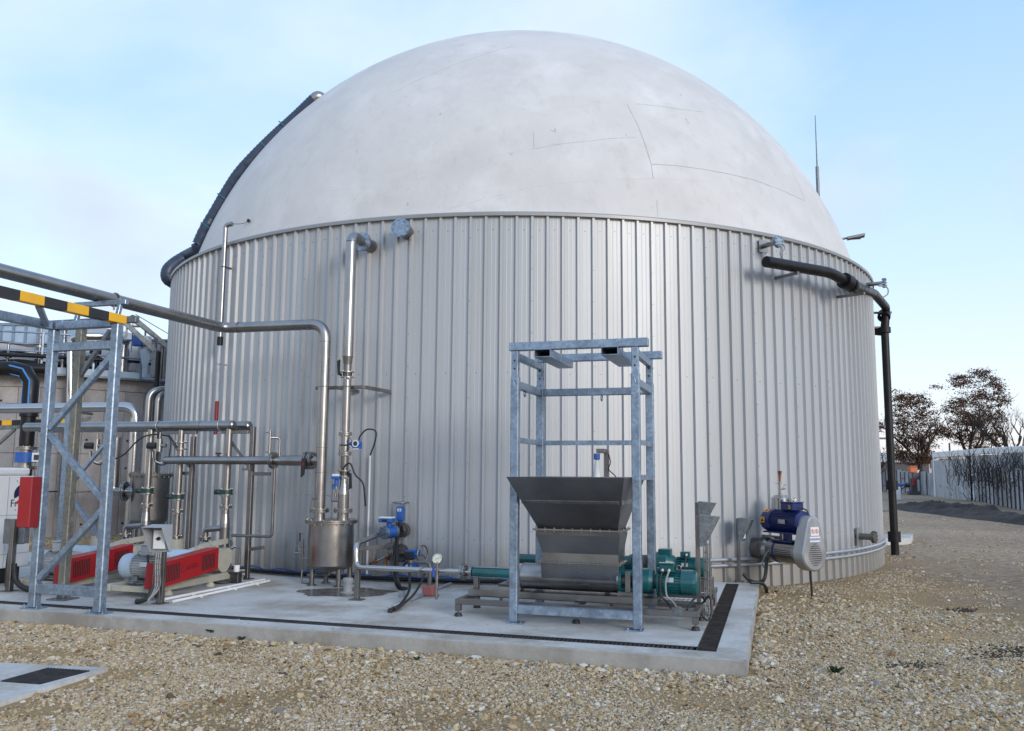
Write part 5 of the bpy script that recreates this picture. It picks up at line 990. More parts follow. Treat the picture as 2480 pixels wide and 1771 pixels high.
# ============================================================ discharge pipe from the pump to the tank valves
DZp = .425; vA = 9.52
dp = thing('discharge_pipe', 'stainless discharge pipe looping from the hopper pump up to the blue tank valve', 'pipe', S(-4.99, 9.8, 0))
uE = -4.98; zE = .685
fl = S(-5.30, 11.15, .715)                    # flow meter inlet face
b = B(); b.tube([S(-3.51, vA, DZp + .005), S(uE, vA + .20, DZp - .02), S(uE - .02, vA + .22, zE), fl], .032, 16, .10, 6); b.obj('pipe', 'steel_bright', dp)
b = B()
for u in (-4.05, -3.78): b.cyl(S(u - .018, vA + .06, DZp), S(u + .018, vA + .06, DZp), .040, n=16)
b.obj('union', 'steel', dp)
b = B(); b.beam(S(-4.99, 9.78, .012), S(-4.99, 9.78, .37), .06, .06, ch=.003); b.box(S(-4.99, 9.78, .006), (.17, .14, .012), ch=.002); b.obj('support_post', 'steel_dull', dp)
b = B(); b.beam(S(-5.0, 9.80, .62), S(-4.82, 10.1, .62), .05, .05, ch=.003); b.beam(S(-5.0, 9.86, .37), S(-5.0, 9.86, .65), .05, .05, ch=.003); b.obj('support_arm', 'steel_dull', dp)
# flow meter + knife gate on the tank nozzle
qn = ptk(984, 1281, 0); a = tang(qn); n3 = tax(qn); nzp = tank(a, .735, 0)
fa = (nzp + n3 * .10 - fl).normalized(); Lf = (nzp + n3 * .10 - fl).length
fm_ = thing('flow_meter', 'blue flow meter with white topped display in the upper discharge line', 'flow meter', fl)
b = B(); b.flange(fl + fa * .01, fa, .092, .016, 8, br=.011); b.flange(fl + fa * .20, fa, .092, .016, 8, br=.011); b.obj('flange', 'galv', fm_)
b = B(); b.cyl(fl + fa * .03, fl + fa * .18, .085, n=22); b.cyl(fl + fa * .10, fl + fa * .10 + ZV * .13, .035, n=12); b.obj('meter_body', 'valve_blue', fm_)
b = B(); c = fl + fa * .09 + ZV * .165 - D1 * .03; b.box(c, (.20, .15, .055), ch=.010); hd = b.obj('display_head', 'valve_blue', fm_)
b = B(); b.box(c + ZV * .038, (.20, .15, .022), ch=.008); b.obj('head_cover', 'white', hd)
b = B(); b.box(c - D2 * .077, (.08, .004, .03)); b.obj('display', 'glass_dark', hd)
kg = thing('gate_valve', 'blue gate valve with round handwheel on the upper tank nozzle', 'valve', nzp)
g0_ = fl + fa * .32
b = B(); b.flange(g0_, fa, .10, .018, 8, br=.012); b.cyl(g0_, nzp, .045, n=18); b.flange(nzp + n3 * .13, n3, .105, .018, 8); b.obj('valve_body', 'steel_dull', kg)
b = B(); c = g0_ + ZV * .24; b.box(c, (.10, .09, .20), ch=.008); b.box(c - ZV * .12, (.06, .06, .06), ch=.004); act = b.obj('actuator', 'valve_blue', kg)
b = B(); b.box(c - D2 * .047 + ZV * .05, (.06, .003, .045)); b.cur = 1; b.box(c - D2 * .0495 + ZV * .058, (.014, .002, .014)); b.box(c - D2 * .0495 + ZV * .038, (.044, .002, .010)); b.obj('maker_label', ['white', 'print_blue'], act)
b = B(); w_ = c + ZV * .155; b.ring(w_, ZV, .115, .010, 28, 8); b.cyl(c + ZV * .1, w_, .014, n=8)
for i in range(3): t = i * 2.094; b.cyl(w_, w_ + (D1 * math.cos(t) + D2 * math.sin(t)) * .112, .006, n=6)
b.obj('handwheel', 'steel', kg)
# lower valve set
q2 = ptk(955, 1340, 0); a2 = tang(q2); z2 = .43; m3 = tax(q2)
lvv = thing('actuated_valve', 'lower blue actuated valve with upright handwheel beside the tank wall', 'valve', tank(a2, z2, .1))
c1 = tank(a2, z2, .12); hx = (D1 * .97 - D2 * .2).normalized()
b = B(); b.cyl(tank(a2, z2, -.05), c1 + m3 * .05, .07, n=18); b.flange(c1, m3, .13, .018, 8); b.cyl(c1, c1 + m3 * .22, .06, n=16); e0 = c1 + m3 * .16
b.cyl(e0, e0 + hx * .36, .05, n=16); b.flange(e0 + hx * .17, hx, .125, .02, 8); b.flange(e0 + hx * .26, hx, .125, .02, 8); b.obj('pipe_and_flanges', 'steel_dull', lvv)
b = B(); c = e0 + hx * .42; b.box(c, (.14, .12, .11), ch=.01); b.cyl(c, c + hx * .12, .025, n=10); b.box(c + hx * .08 + ZV * .02, (.10, .09, .08), ch=.008); act2 = b.obj('gear_head', 'valve_blue', lvv)
b = B(); b.cyl(e0 + hx * .34, e0 + hx * .40, .045, n=14); b.obj('collar', 'light_blue', lvv)
b = B(); b.box(c - D2 * .04 - ZV * .02, (.12, .12, .11), ch=.01); b.obj('limit_switch', 'print_black', lvv)
b = B(); bx_ = c - ZV * .17 - D2 * .05 + hx * .02; b.box(bx_, (.20, .14, .13), ch=.012); bxo = b.obj('actuator_box', 'valve_blue', lvv)
b = B(); b.box(bx_ - D2 * .0715 + ZV * .018 - D1 * .015, (.11, .003, .028)); b.box(bx_ - D2 * .0715 - ZV * .012 - D1 * .02, (.07, .003, .010)); b.obj('maker_label', 'white', bxo)
b = B(); b.cyl(bx_ + ZV * .06, bx_ + ZV * .11, .02, n=10); b.obj('stem', 'yellow', lvv)
b = B(); w_ = c + hx * .19; b.ring(w_, hx, .125, .010, 28, 8); b.cyl(c, w_, .012, n=8)
for i in range(3): t = i * 2.094; b.cyl(w_, w_ + (ZV * math.cos(t) + D2 * math.sin(t)) * .122, .006, n=6)
b.obj('handwheel', 'steel', lvv)
b = B(); c = tank(a2, z2 - .06, .22) - D1 * .03; b.cyl(c, c - D1 * .20 - ZV * .10 - D2 * .05, .018, n=10); b.cur = 1; e = c - D1 * .17 - ZV * .085 - D2 * .04; b.cyl(e - D1 * .04 - ZV * .02, e + D1 * .04 + ZV * .02, .028, n=10); b.beam(e, e + ZV * .12 - D1 * .06, .016, .008); b.cyl(c - ZV * .02 - D1 * .02, c - ZV * .2 - D1 * .02, .024, n=10); b.cur = 2; b.cyl(e - D1 * .07 - ZV * .035, e - D1 * .04 - ZV * .02, .022, n=10); b.obj('drain_cock', ['steel', 'copper', 'rubber'], lvv)
# hoses and cables hanging from the valves
def hose(name, pts, r, mt, label, cat='cable', grp=None):
    b = B(); b.curve(pts, r, 8, 10); return tag(b.obj(name, mt, org=pts[-1]), label, cat, grp)
k0 = act['_o']; g1 = g0_ + ZV * .12 - D2 * .06
hose('black_hose', [g1 - D1 * .02, g1 - ZV * .2 - D2 * .05, pv(955, 1370, 10.9), pv(957, 1405, 10.7), pz(966, 1424, .03), pz(978, 1424, .02)], .021, 'rubber', 'thick black hose hanging from the upper gate valve, thicker of the pair', 'hose')
hose('black_hose', [g1 + D1 * .03, g1 - ZV * .2 - D2 * .07 + D1 * .02, pv(962, 1372, 10.85), pv(963, 1400, 10.65), pz(972, 1426, .03), pz(985, 1425, .02)], .019, 'rubber', 'thick black hose hanging from the upper gate valve, thinner of the pair', 'hose')
hose('valve_cable', [bx_ - D1 * .09 - ZV * .0 - D2 * .06, pv(989, 1360, 10.3), pv(992, 1405, 10.1), pz(990, 1432, .1), pz(972, 1462, .04), pz(955, 1476, .03)], .017, 'rubber', 'black cable from the lower valve bending left to the white conduit end')
hose('valve_cable', [bx_ + D1 * .10 - ZV * .02 - D2 * .04, pv(1028, 1384, 10.4), pv(1020, 1410, 10.1), pz(1002, 1440, .1), pz(978, 1462, .05), pz(958, 1477, .03)], .015, 'rubber', 'black cable from the blue actuator box crossing to the white conduit end')
c_a, c_b = pz(946, 1479, .022), pz(975, 1462, .022); b = B(); b.cyl(c_a, c_b, .026, n=12); b.cyl(c_a - (c_b - c_a).normalized() * .03, c_a, .030, n=12); b.cur = 1; b.box((c_a + c_b) / 2 + ZV * .028, (.2, .045, .006), ((c_b - c_a).normalized(), D1.cross(ZV), ZV)); tag(b.obj('cable_end', ['rubber', 'white'], org=c_a - ZV * .02), 'black and white bundled cable end lying on the pad', 'cable')
c_a, c_b = pz(990, 1455, .02), pz(1092, 1413, .02); b = B(); b.cyl(c_a, c_b, .018, n=10); tag(b.obj('floor_conduit', 'conduit', org=c_a - ZV * .02), 'white conduit lying on the pad beside the pink block', 'conduit')
qb = pz(973, 1446); b = B(); b.box(qb + ZV * .035, (.075, .075, .07), ch=.006); b.box(qb + ZV * .072, (.06, .06, .004)); tag(b.obj('small_grey_box', 'grey_plastic', org=qb), 'small grey plastic block on the pad left of the pink one', 'block')
# pink block with stub pipe
qp = pz(1040, 1443); pk = thing('pipe_block', 'pink square block on the pad holding an upright stub pipe', 'block', qp)
b = B(); b.box(qp + ZV * .065, (.15, .15, .13), ch=.012); b.obj('block', 'pink', pk)
b = B(); zt_ = pY(1043, 1364, qp.y).z; b.tube([qp + ZV * .12, Vector((qp.x, qp.y, zt_)), Vector((qp.x, qp.y, zt_)) - D1 * .24 + D2 * .05], .020, 12, .05); b.cyl(qp + ZV * .12, qp + ZV * .24, .028, n=12); b.obj('stub_pipe', 'steel_dull', pk)
# pressure gauge on the discharge pipe
pgx = S(-3.83, vA - .0, DZp); gg = thing('pressure_gauge', 'round dial pressure gauge on a thin stem over the discharge pipe', 'gauge', pgx)
zc = pv(1069, 1353, vA).z; b = B(); b.cyl(S(-3.83, vA, .10), S(-3.83, vA, zc - .05), .016, n=10)
for z in (.13, .25, .33, .50): b.cyl(S(-3.83, vA, z), S(-3.83, vA, z + .035), .025, n=8)
b.cur = 1; b.cyl(S(-3.865, vA - .02, .36), S(-3.865, vA - .02, .47), .016, n=8); b.obj('stem', ['steel', 'print_blue'], gg)
c = S(-3.83, vA, zc); fd = (-c + CO).normalized(); fd.z = 0; fd.normalize(); b = B(); b.cyl(c + fd * -.015, c + fd * .02, .062, n=28); b.ring(c + fd * .02, fd, .058, .006, 28, 6); b.obj('gauge_case', 'steel', gg)
b = B(); b.cyl(c + fd * .0205, c + fd * .0215, .053, n=24); b.cur = 1; rx = ZV.cross(fd).normalized(); b.beam(c + fd * .023 - rx * .02 - ZV * .008, c + fd * .023 + rx * .042 + ZV * .014, .003, .004, up=fd, ch=0)
for i in range(9): t = math.radians(215 - i * 31); d = rx * math.cos(t) + ZV * math.sin(t); b.beam(c + fd * .022 + d * .042, c + fd * .022 + d * .050, .003, .002, up=fd, ch=0)
b.obj('dial', ['gauge_face', 'print_black'], gg)
# grey floor drain riser under the vessel
qd = pz(842, 1436); b = B(); b.lathe(qd, ZV, [(0, .10), (.012, .10), (.012, .10), (.02, .06), (.02, .06), (.13, .06), (.13, .06), (.13, .07), (.17, .07), (.17, .07), (.19, .062), (.19, .05), (.17, .05)], 22); tag(b.obj('drain_riser', 'grey_plastic', org=qd), 'grey plastic drain riser standing on the pad by the vessel', 'drain pipe')
# damp stain as real, shallow wet patch under the vessel
mat('wet', (.13, .11, .095), .25, 0, .25, 5)
b = B(); c = pz(838, 1434, .0025); n_ = 34; b.add([c + Vector((math.cos(6.2832 * i / n_) * .62 * (1 + .12 * math.sin(i * .9) + .05 * math.sin(i * 2.6)), math.sin(6.2832 * i / n_) * .42 * (1 + .10 * math.sin(i * .9 + 1) + .06 * math.sin(i * 2.3)), 0)) for i in range(n_)], [tuple(range(n_))]); o = b.obj('wet_patch', 'wet', org=c); struct(o, 'stuff')
# pipes and cables along the tank foot
for k, (dr_, z, r_, mt, lab) in enumerate(((.10, .03, .022, 'conduit', 'pale pipe lying along the tank foot behind the vessel'), (.17, .05, .028, 'black_pipe', 'black pipe lying along the tank foot behind the vessel'), (.06, .075, .011, 'valve_blue', 'thin blue hose lying along the tank foot behind the vessel'))):
    b = B(); b.tube([tank(x, z + (.02 * math.sin(x * 1.3) if k == 2 else 0), dr_ + (.03 * math.sin(x * .9 + k) if k == 2 else 0)) for x in [-36 + .6 * i for i in range(78)]], r_, 8); tag(b.obj('foot_pipe', mt, org=tank(-20, 0, dr_)), lab, 'pipe')
# ============================================================ gas manifold with drop pipes (left)
MV1, MV2, MZm = 10.95, 11.25, 2.235
mfl = thing('manifold_pipe', 'front horizontal stainless manifold pipe with rounded end cap above the blowers', 'pipe', S(-9, MV1, 0))
def manifold(t, u0, u1, v, r):
    b = B(); b.cyl(S(u0, v, MZm), S(u1, v, MZm), r, n=24); b.dish(S(u1, v, MZm), D1, r, r * .55, 24); b.obj('pipe', 'steel', t)
    b = B()
    for u in (u1 - .03, u1 - .55, u1 - 1.3, u1 - 2.2): b.cyl(S(u - .004, v, MZm), S(u + .004, v, MZm), r + .003, n=24)
    b.obj('weld_ring', 'steel_dull', t)
manifold(mfl, -11.6, -7.70, MV1, .070)
b = B()
for u in (-7.92, -9.02): b.ring(S(u, MV1, MZm), D1, .076, .007, 22, 6)
b.obj('u_bolt', 'conduit', mfl)
mf2 = thing('manifold_pipe', 'rear stainless manifold pipe ending in a bright domed cap beyond the front one', 'pipe', S(-9, MV2, 0)); manifold(mf2, -11.6, -7.63, MV2, .075)
def bvalve(t, p, r):
    b = B(); p = Vector(p)
    for s_ in (-1, 1): b.cyl(p + ZV * s_ * .03, p + ZV * s_ * .045, r, n=22)
    b.bolts(p + ZV * .045, ZV, r * .83, 8, .008, .014); b.bolts(p - ZV * .045, -ZV, r * .83, 8, .008, .014); b.cur = 1; b.cyl(p - ZV * .03, p + ZV * .03, r * .86, n=20); b.cyl(p, p - D2 * .06 - D1 * (r + .01), .034, n=10); b.cur = 2; b.cyl(p - D1 * (r - .02) - D2 * .04, p - D1 * (r + .06) - D2 * .06, .036, n=12); b.obj('butterfly_valve', ['steel', 'valve_green', 'rubber'], t)
mat('valve_green', (.01, .055, .05), .4, 0, .2, 6)
def drop(u, v, label, tee_dir):
    t = thing('drop_pipe', label, 'pipe', S(u, v, 0)); Zt = MZm - .05
    b = B(); b.cyl(S(u, v, Zt), S(u, v, 1.30), .048, n=20); b.obj('pipe', 'steel', t)
    bvalve(t, S(u, v, 1.25), .10)
    b = B(); b.cyl(S(u, v, 1.20), S(u, v, 1.06), .052, n=20); b.flange(S(u, v, 1.035), ZV, .092, .018, 8, br=.009); b.obj('flange', 'steel', t)
    b = B(); b.lathe(S(u, v, 0), ZV, [(1.01, .05), (.93, .052), (.80, .068), (.80, .068), (.74, .070)], 22); b.obj('reducer', 'steel', t)
    b = B(); b.cyl(S(u, v, .74), S(u, v, .10), .070, n=22); b.dish(S(u, v, .10), -ZV, .070, .05, 22); b.cyl(S(u, v, .30), S(u, v, .315), .074, n=22); b.obj('condensate_leg', 'steel_dull', t)
    b = B(); b.tube([S(u, v, .73), S(u + tee_dir[0], v + tee_dir[1], .70), S(u + tee_dir[0], v + tee_dir[1], .60)], .042, 16, .13); b.flange(S(u + tee_dir[0], v + tee_dir[1], .575), ZV, .088, .016, 8, br=.009); b.obj('branch', 'steel', t)
    return t
DU = -1.40
drop(-7.76, MV1, 'drop pipe from the manifold end to the blower beside the hooded switch', (-.33, 0))
drop(-7.76 + DU, MV1, 'drop pipe from the manifold to the blower behind the galvanised tower', (-.36, 0))
t = thing('inlet_pipe', 'straight stainless pipe with two flange pairs between the two drop pipes', 'pipe', S(-8.59, MV2, 0))
uI = -8.62; b = B(); b.cyl(S(uI, MV1 + .02, MZm - .05), S(uI, MV1 + .02, 1.21), .046, n=20); b.obj('pipe', 'steel', t); bvalve(t, S(uI, MV1 + .02, 1.17), .098)
b = B(); b.cyl(S(uI, MV1 + .02, 1.12), S(uI, MV1 + .02, .98), .055, n=20); b.flange(S(uI, MV1 + .02, .955), ZV, .09, .018, 8, br=.009); b.cyl(S(uI, MV1 + .02, .93), S(uI, MV1 + .02, .60), .046, n=18); b.flange(S(uI, MV1 + .02, .575), ZV, .088, .016, 8, br=.009); b.obj('pipe', 'steel', t)
b = B()
for dz in (-.04, .04): b.cyl(S(uI, MV1 + .02, 1.93 + dz), S(uI, MV1 + .02, 1.93 + dz * 1.4), .095, n=20)
b.bolts(S(uI, MV1 + .02, 1.99), ZV, .08, 8, .008, .014); b.obj('flange', 'steel', t)
# regulators with round gauges under the manifold
for (u, lab) in ((-8.86, 'small gas regulator with black gauge beneath the manifold between the drop pipes'), (-10.02, 'small gas regulator with black gauge beneath the manifold behind the tower')):
    c = S(u, MV1 - .16, 1.93); t = thing('gas_regulator', lab, 'regulator', c)
    b = B(); b.cyl(c - ZV * .09, c + ZV * .10, .045, n=16); b.cyl(c + ZV * .10, c + ZV * .2, .014, n=8); b.cyl(c, c + D1 * .12, .03, n=10); b.obj('body', 'steel', t)
    b = B(); b.cyl(c - D1 * .05, c - D1 * .19 - D2 * .03, .05, n=16); b.obj('gauge_case', 'rubber', t); b = B(); f0 = c - D1 * .19 - D2 * .03; dn_ = (-D1 * .14 - D2 * .03).normalized(); b.cyl(f0, f0 + dn_ * .003, .042, n=18); b.ring(f0, dn_, .046, .005, 18, 6); b.obj('dial', 'gauge_face', t)
    b = B(); b.curve([c - ZV * .08 - D1 * .1, c - ZV * .22 - D1 * .07, c - ZV * .29 + D1 * .06, c - ZV * .22 + D1 * .17, c + ZV * .05 + D1 * .20, c + ZV * .16 + D1 * .14], .010); b.obj('hose', 'rubber', t)
    b = B(); b.curve([c - ZV * .09 - D1 * .12, c - ZV * .2 - D1 * .09, c - ZV * .26 + D1 * .03, c - ZV * .22 + D1 * .12], .007); b.obj('white_lead', 'white', t)
b = B(); b.curve([S(-9.7, 10.8, 1.72), S(-9.5, 10.8, 1.80), S(-9.25, 10.8, 2.02), S(-9.05, 10.85, 2.10), S(-8.8, 10.9, 2.08)], .012); tag(b.obj('sagging_cable', 'rubber', org=S(-9.4, 10.8, 1.9)), 'black cable sagging under the manifold behind the tower post', 'cable')
# support stands of the manifold
for (u, lab, far) in ((-7.42, 'stainless stand with bracket arm and diagonal strut under the manifold cap', True), (-8.46, 'stainless stand with long diagonal strut under the middle of the manifold', False)):
    v = MV1 + .10; t = thing('pipe_stand', lab, 'stand', S(u, v, 0))
    b = B(); b.beam(S(u, v, .012), S(u, v, MZm - .02 if far else MZm - .16), .065, .065, ch=.004); b.obj('post', 'steel_dull', t)
    b = B(); b.beam(S(u - .50, v - .06, MZm - .10), S(u - .033 if far else u + .1, v - .06, MZm - .10), .05, .05, ch=.003); b.obj('arm', 'steel_dull', t)
    b = B(); b.beam(S(u - .44, v - .03, MZm - .14), S(u - .02, v - .03, MZm - .62), .045, .03, ch=.003); b.obj('strut', 'steel_dull', t)
    b = B(); b.box(S(u, v, .006), (.16, .16, .012)); b.box(S(u + (.17 if far else -.12), v, 1.52), (.30, .05, .05), ch=.003)
    if far: b.beam(S(u, v, .42), S(u + .25, v + .02, .46), .045, .05, ch=.003)
    b.obj('bracket', 'steel_dull', t)
# ============================================================ blowers
def blower(du, label):
    def Q(u, v, z): return S(u + du, v, z)
    t = thing('rotary_blower', label, 'blower', Q(-7.9, 9.8, 0))
    b = B()
    for u in (-8.05, -7.42): b.beam(Q(u, 9.0, .105), Q(u, 10.95, .105), .07, .09, ch=.006)
    for v in (9.05, 9.7, 10.4, 10.9): b.beam(Q(-8.01, v, .1), Q(-7.46, v, .1), .06, .07, ch=.004)
    b.obj('base_frame', 'cream', t)
    for (u, v) in ((-7.42, 9.35), (-7.42, 10.2), (-8.05, 9.35), (-8.05, 10.2), (-7.42, 10.85)):
        b = B(); b.lathe(Q(u, v, 0), ZV, [(0, .062), (.02, .062), (.06, .035), (.06, .035), (.06, .01)], 18); b.obj('rubber_foot', 'cream', t)
    # belt guard: long red box rising slightly to the rear, louvred front face
    y0, y1 = 8.92, 10.12; zl0, zl1, zr0, zr1 = .125, .43, .245, .53; ux, uw = -7.25, .18
    b = B(); pr = [Q(ux, y0, zl0), Q(ux, y1, zr0), Q(ux, y1, zr1), Q(ux, y0 + .02, zl1)]; b.prism(pr, -D1 * uw); gd_ = b.obj('belt_guard', 'red', t)
    b = B(); dv = (y1 - y0)
    for (f0, f1) in ((.12, .34), (.72, .93)):
        for k in range(10):
            f = f0 + (f1 - f0) * k / 9; zlo = zl0 + (zr0 - zl0) * f; zhi = zl1 + (zr1 - zl1) * f; hgt = zhi - zlo
            b.box(Q(ux + .001, y0 + dv * f, zlo + hgt * .5), (.004, .014, hgt * .68))
    b.obj('louvre', 'dark', gd_)
    ang = math.atan2(zr0 - zl0, y1 - y0); xd = (D2 * math.cos(ang) + ZV * math.sin(ang)); f = .45; o_ = Q(ux + .0012, y0 + dv * f, (zl0 + (zr0 - zl0) * f + zl1 + (zr1 - zl1) * f) / 2 - .03)
    text('lettering', 'SAVIO', .085, o_, xd, ZV, 'print_darkred', gd_)
    b = B(); sw_ = o_ - xd * .085 + ZV * .02
    b.curve([sw_ + xd * .06 + ZV * .045, sw_ + xd * .0 + ZV * .03, sw_ - xd * .02 - ZV * .005, sw_ + xd * .03 - ZV * .02, sw_ + xd * .07 - ZV * .015], .003, 5); b.obj('emblem', 'print_darkred', gd_)
    # motor across the front end, axis to the left
    mv, mz = 9.30, .345
    motor(t, Q(-7.44, mv, mz), -D1, .62, .16, 'grey_paint', .30, 30)
    ALL[-2].data.materials[0] = MATS['light_blue']
    b = B(); b.box(Q(-7.62, mv - .06, mz + .21), (.20, .18, .13), ch=.016); b.box(Q(-7.62, mv - .06, mz + .285), (.21, .19, .018), ch=.006); b.obj('terminal_box', 'grey_paint', t)
    b = B()
    for u in (-7.78, -7.50): b.ring(Q(u, mv - .08, mz + .17), D1, .026, .007, 14, 6)
    b.obj('lifting_eye', 'steel', t)
    b = B(); b.box(Q(-7.66, mv, .175), (.34, .34, .03), ch=.004)
    for u in (-7.78, -7.56):
        for s_ in (-1, 1): b.box(Q(u, mv + s_ * .13, .21), (.08, .06, .06), ch=.008)
    b.cyl(Q(-7.85, mv - .2, .16), Q(-7.50, mv - .2, .16), .014, n=8); b.cyl(Q(-7.7, mv - .28, .18), Q(-7.7, mv - .05, .18), .014, n=8); b.obj('motor_slide', 'galv_dull', t)
    # blower casing and silencers behind the guard
    b = B(); b.box(Q(-7.68, 10.62, .335), (.36, .44, .26), ch=.05); b.cyl(Q(-7.46, 10.55, .30), Q(-7.90, 10.55, .30), .15, n=24); b.obj('blower_casing', 'cream', t)
    b = B(); b.prism([Q(-7.55, 9.95, .52), Q(-7.55, 10.30, .575), Q(-7.55, 10.75, .60), Q(-7.55, 10.75, .53), Q(-7.55, 10.25, .50), Q(-7.55, 10.0, .40)], -D1 * .05); b.cur = 1
    for (v, z) in ((10.12, .51), (10.35, .55)): b.cyl(Q(-7.55, v, z), Q(-7.53, v, z), .018, n=10)
    b.obj('side_plate', ['cream', 'grey_paint'], t)
    b = B(); b.lathe(Q(-8.10, 10.95, 0), ZV, [(.15, .10), (.30, .13), (.45, .10), (.555, .045)], 20); b.tube([Q(-8.10, 10.95, .42), Q(-7.95, 10.75, .38), Q(-7.85, 10.6, .36)], .07, 14, .1); b.obj('outlet_cone', 'steel', t)
    b = B(); b.cyl(Q(-8.3, 9.95, .36), Q(-7.5, 9.95, .36), .15, n=24); b.obj('belt_pulley_drum', 'light_blue', t)
    b = B(); b.cyl(Q(-8.62, 10.97, .05), Q(-8.62, 10.97, .545), .12, n=24); b.box(Q(-8.5, 10.97, .2), (.3, .2, .2), ch=.02); b.obj('inlet_silencer', 'cream', t)
    b = B(); b.lathe(Q(-7.30, 10.62, .05), ZV, [(0, .035), (.02, .045), (.08, .045), (.08, .045), (.10, .04), (.20, .04), (.20, .04), (.20, .01)], 14); b.cur = 1; b.cyl(Q(-7.30, 10.62, .15), Q(-7.30, 10.62, .25), .0412, n=14, caps=False); b.obj('oil_bottle', ['dark_red', 'white'], t)
    b = B(); b.curve([Q(-7.60, mv - .14, mz + .16), Q(-7.52, mv - .23, mz + .1), Q(-7.42, mv - .26, .20), Q(-7.32, mv - .32, .10), Q(-7.2, 8.85, .05)], .014); b.obj('motor_cable', 'rubber', t)
    return t
blower(0, 'red guarded rotary blower with pale blue fan cover next to the hooded switch post')
blower(DU, 'red guarded rotary blower standing behind the galvanised tower')
# hooded switch in front of the blower
t = hooded_switch('hooded_switch', 'hooded grey switch on a post in front of the red blower', S(-7.04, 8.74, 0), pv(390, 1272, 8.74).z, (-D2 * .95 + D1 * .18), .075, .31, .26, bw_=.25, hm='grey_paint')
b = B()
for k in range(3): b.curve([S(-7.04 - .03 + k * .03, 8.67, .62), S(-7.07 + k * .03, 8.66, .45), S(-7.06 + k * .03, 8.66, .2), S(-7.10, 8.60, .05)], .010)
b.obj('cable', 'cable_grey', t)
b = B()
for du_ in (-.05, .05): b.cyl(S(-7.04 + du_, 8.655, .03), S(-7.04 + du_, 8.655, .55), .004, n=5)
for i in range(8): b.cyl(S(-7.09, 8.655, .06 + i * .068), S(-6.99, 8.655, .06 + i * .068), .004, n=5)
b.obj('cable_ladder', 'steel', t)
b = B(); b.curve([S(-7.08, 8.66, .22), S(-7.12, 8.62, .08), S(-7.24, 8.60, .03), S(-7.30, 8.66, .03)], .028); b.obj('cable_bundle', 'rubber', t)
# two white conduits along the pad
for k, (x0, y0, x1, y1, lab) in enumerate(((398, 1452, 640, 1404, 'white floor conduit running from the switch post past the blower, inner one'), (420, 1457, 652, 1407, 'white floor conduit running from the switch post past the blower, outer one'))):
    A_, B_ = pz(x0, y0, .02), pz(x1, y1, .02); b = B(); b.cyl(A_, B_, .018, n=10)
    for f in (.25, .6, .85): p = A_.lerp(B_, f); b.box(p - ZV * .006, (.03, .06, .03), ((B_ - A_).normalized(), D1, ZV))
    tag(b.obj('floor_conduit', 'white', org=A_ - ZV * .02), lab, 'conduit')
# small sampling loop with cables behind the blower drop pipe
lp = thing('drain_loop', 'small chrome drain loop with taps beside the last drop pipe', 'pipe loop', S(-7.55, 10.9, 0))
b = B(); b.cyl(S(-7.58, 10.88, .10), S(-7.58, 10.88, .52), .012, n=8); b.cyl(S(-7.42, 10.85, .06), S(-7.42, 10.85, .46), .012, n=8); b.tube([S(-7.58, 10.88, .44), S(-7.50, 10.87, .48), S(-7.42, 10.85, .45)], .013, 8, .03); b.cyl(S(-7.70, 10.9, .12), S(-7.35, 10.86, .07), .016, n=8); b.cyl(S(-7.58, 10.88, .50), S(-7.58, 10.86, .56), .02, n=8); b.obj('pipe', 'steel_bright', lp)
b = B(); b.box(S(-7.30, 10.62, .07), (.12, .10, .14), ch=.006); b.box(S(-7.30, 10.62, .15), (.18, .16, .02), ch=.003); b.obj('valve_block', 'steel_dark', lp)
b = B(); b.curve([S(-7.60, 10.8, .10), S(-7.62, 10.6, .02), S(-7.50, 10.45, .012), S(-7.36, 10.52, .012), S(-7.32, 10.6, .06)], .008); b.obj('hose', 'rubber', lp)
# ============================================================ galvanised pipe-bridge tower (left)
gt = thing('pipe_bridge', 'galvanised lattice tower carrying a black and yellow striped height beam', 'tower', S(-7.68, 7.96, 0))
gL, gR, gv = (-8.14, 7.98), (-7.20, 7.95), 7.965
def gpost(u, v, z1):
    b = B(); b.beam(S(u, v, .012), S(u, v, z1), .10, .10, ch=.010); o = b.obj('post', 'galv', gt)
    b = B(); b.box(S(u, v, .006), (.24, .17, .012), ch=.002)
    for s_ in (-1, 1): b.prism([S(u + s_ * .051, v - .004, .012), S(u + s_ * .11, v - .004, .012), S(u + s_ * .051, v - .004, .15)], D2 * .008); b.cyl(S(u + s_ * .09, v - .05, .012), S(u + s_ * .09, v - .05, .045), .012, n=6)
    b.obj('base_plate', 'galv', gt); return o
gpost(*gL, 3.21); gpost(*gR, 3.24)
def gb(n, a, c, w=.08, h=.08, mt='galv'): b = B(); b.beam(a, c, w, h, ch=.006); return b.obj(n, mt, gt)
gb('cross_bar', S(-8.089, gv, 3.00), S(-7.251, gv, 3.00), .07, .10); gb('cross_bar', S(-8.089, gv, .225), S(-7.251, gv, .225), .07, .11)
gb('top_bar', S(-8.20, gv + .03, 3.26), S(-7.30, gv + .03, 3.26), .10, .095)
gb('diagonal', S(-8.085, gv, 2.04), S(-7.256, gv, 2.88), .06, .07); gb('diagonal', S(-8.085, gv, 1.98), S(-7.256, gv, 1.24), .06, .07); gb('diagonal', S(-7.256, gv, 1.12), S(-8.085, gv, .33), .06, .07)
zs = 3.30; us = -7.22
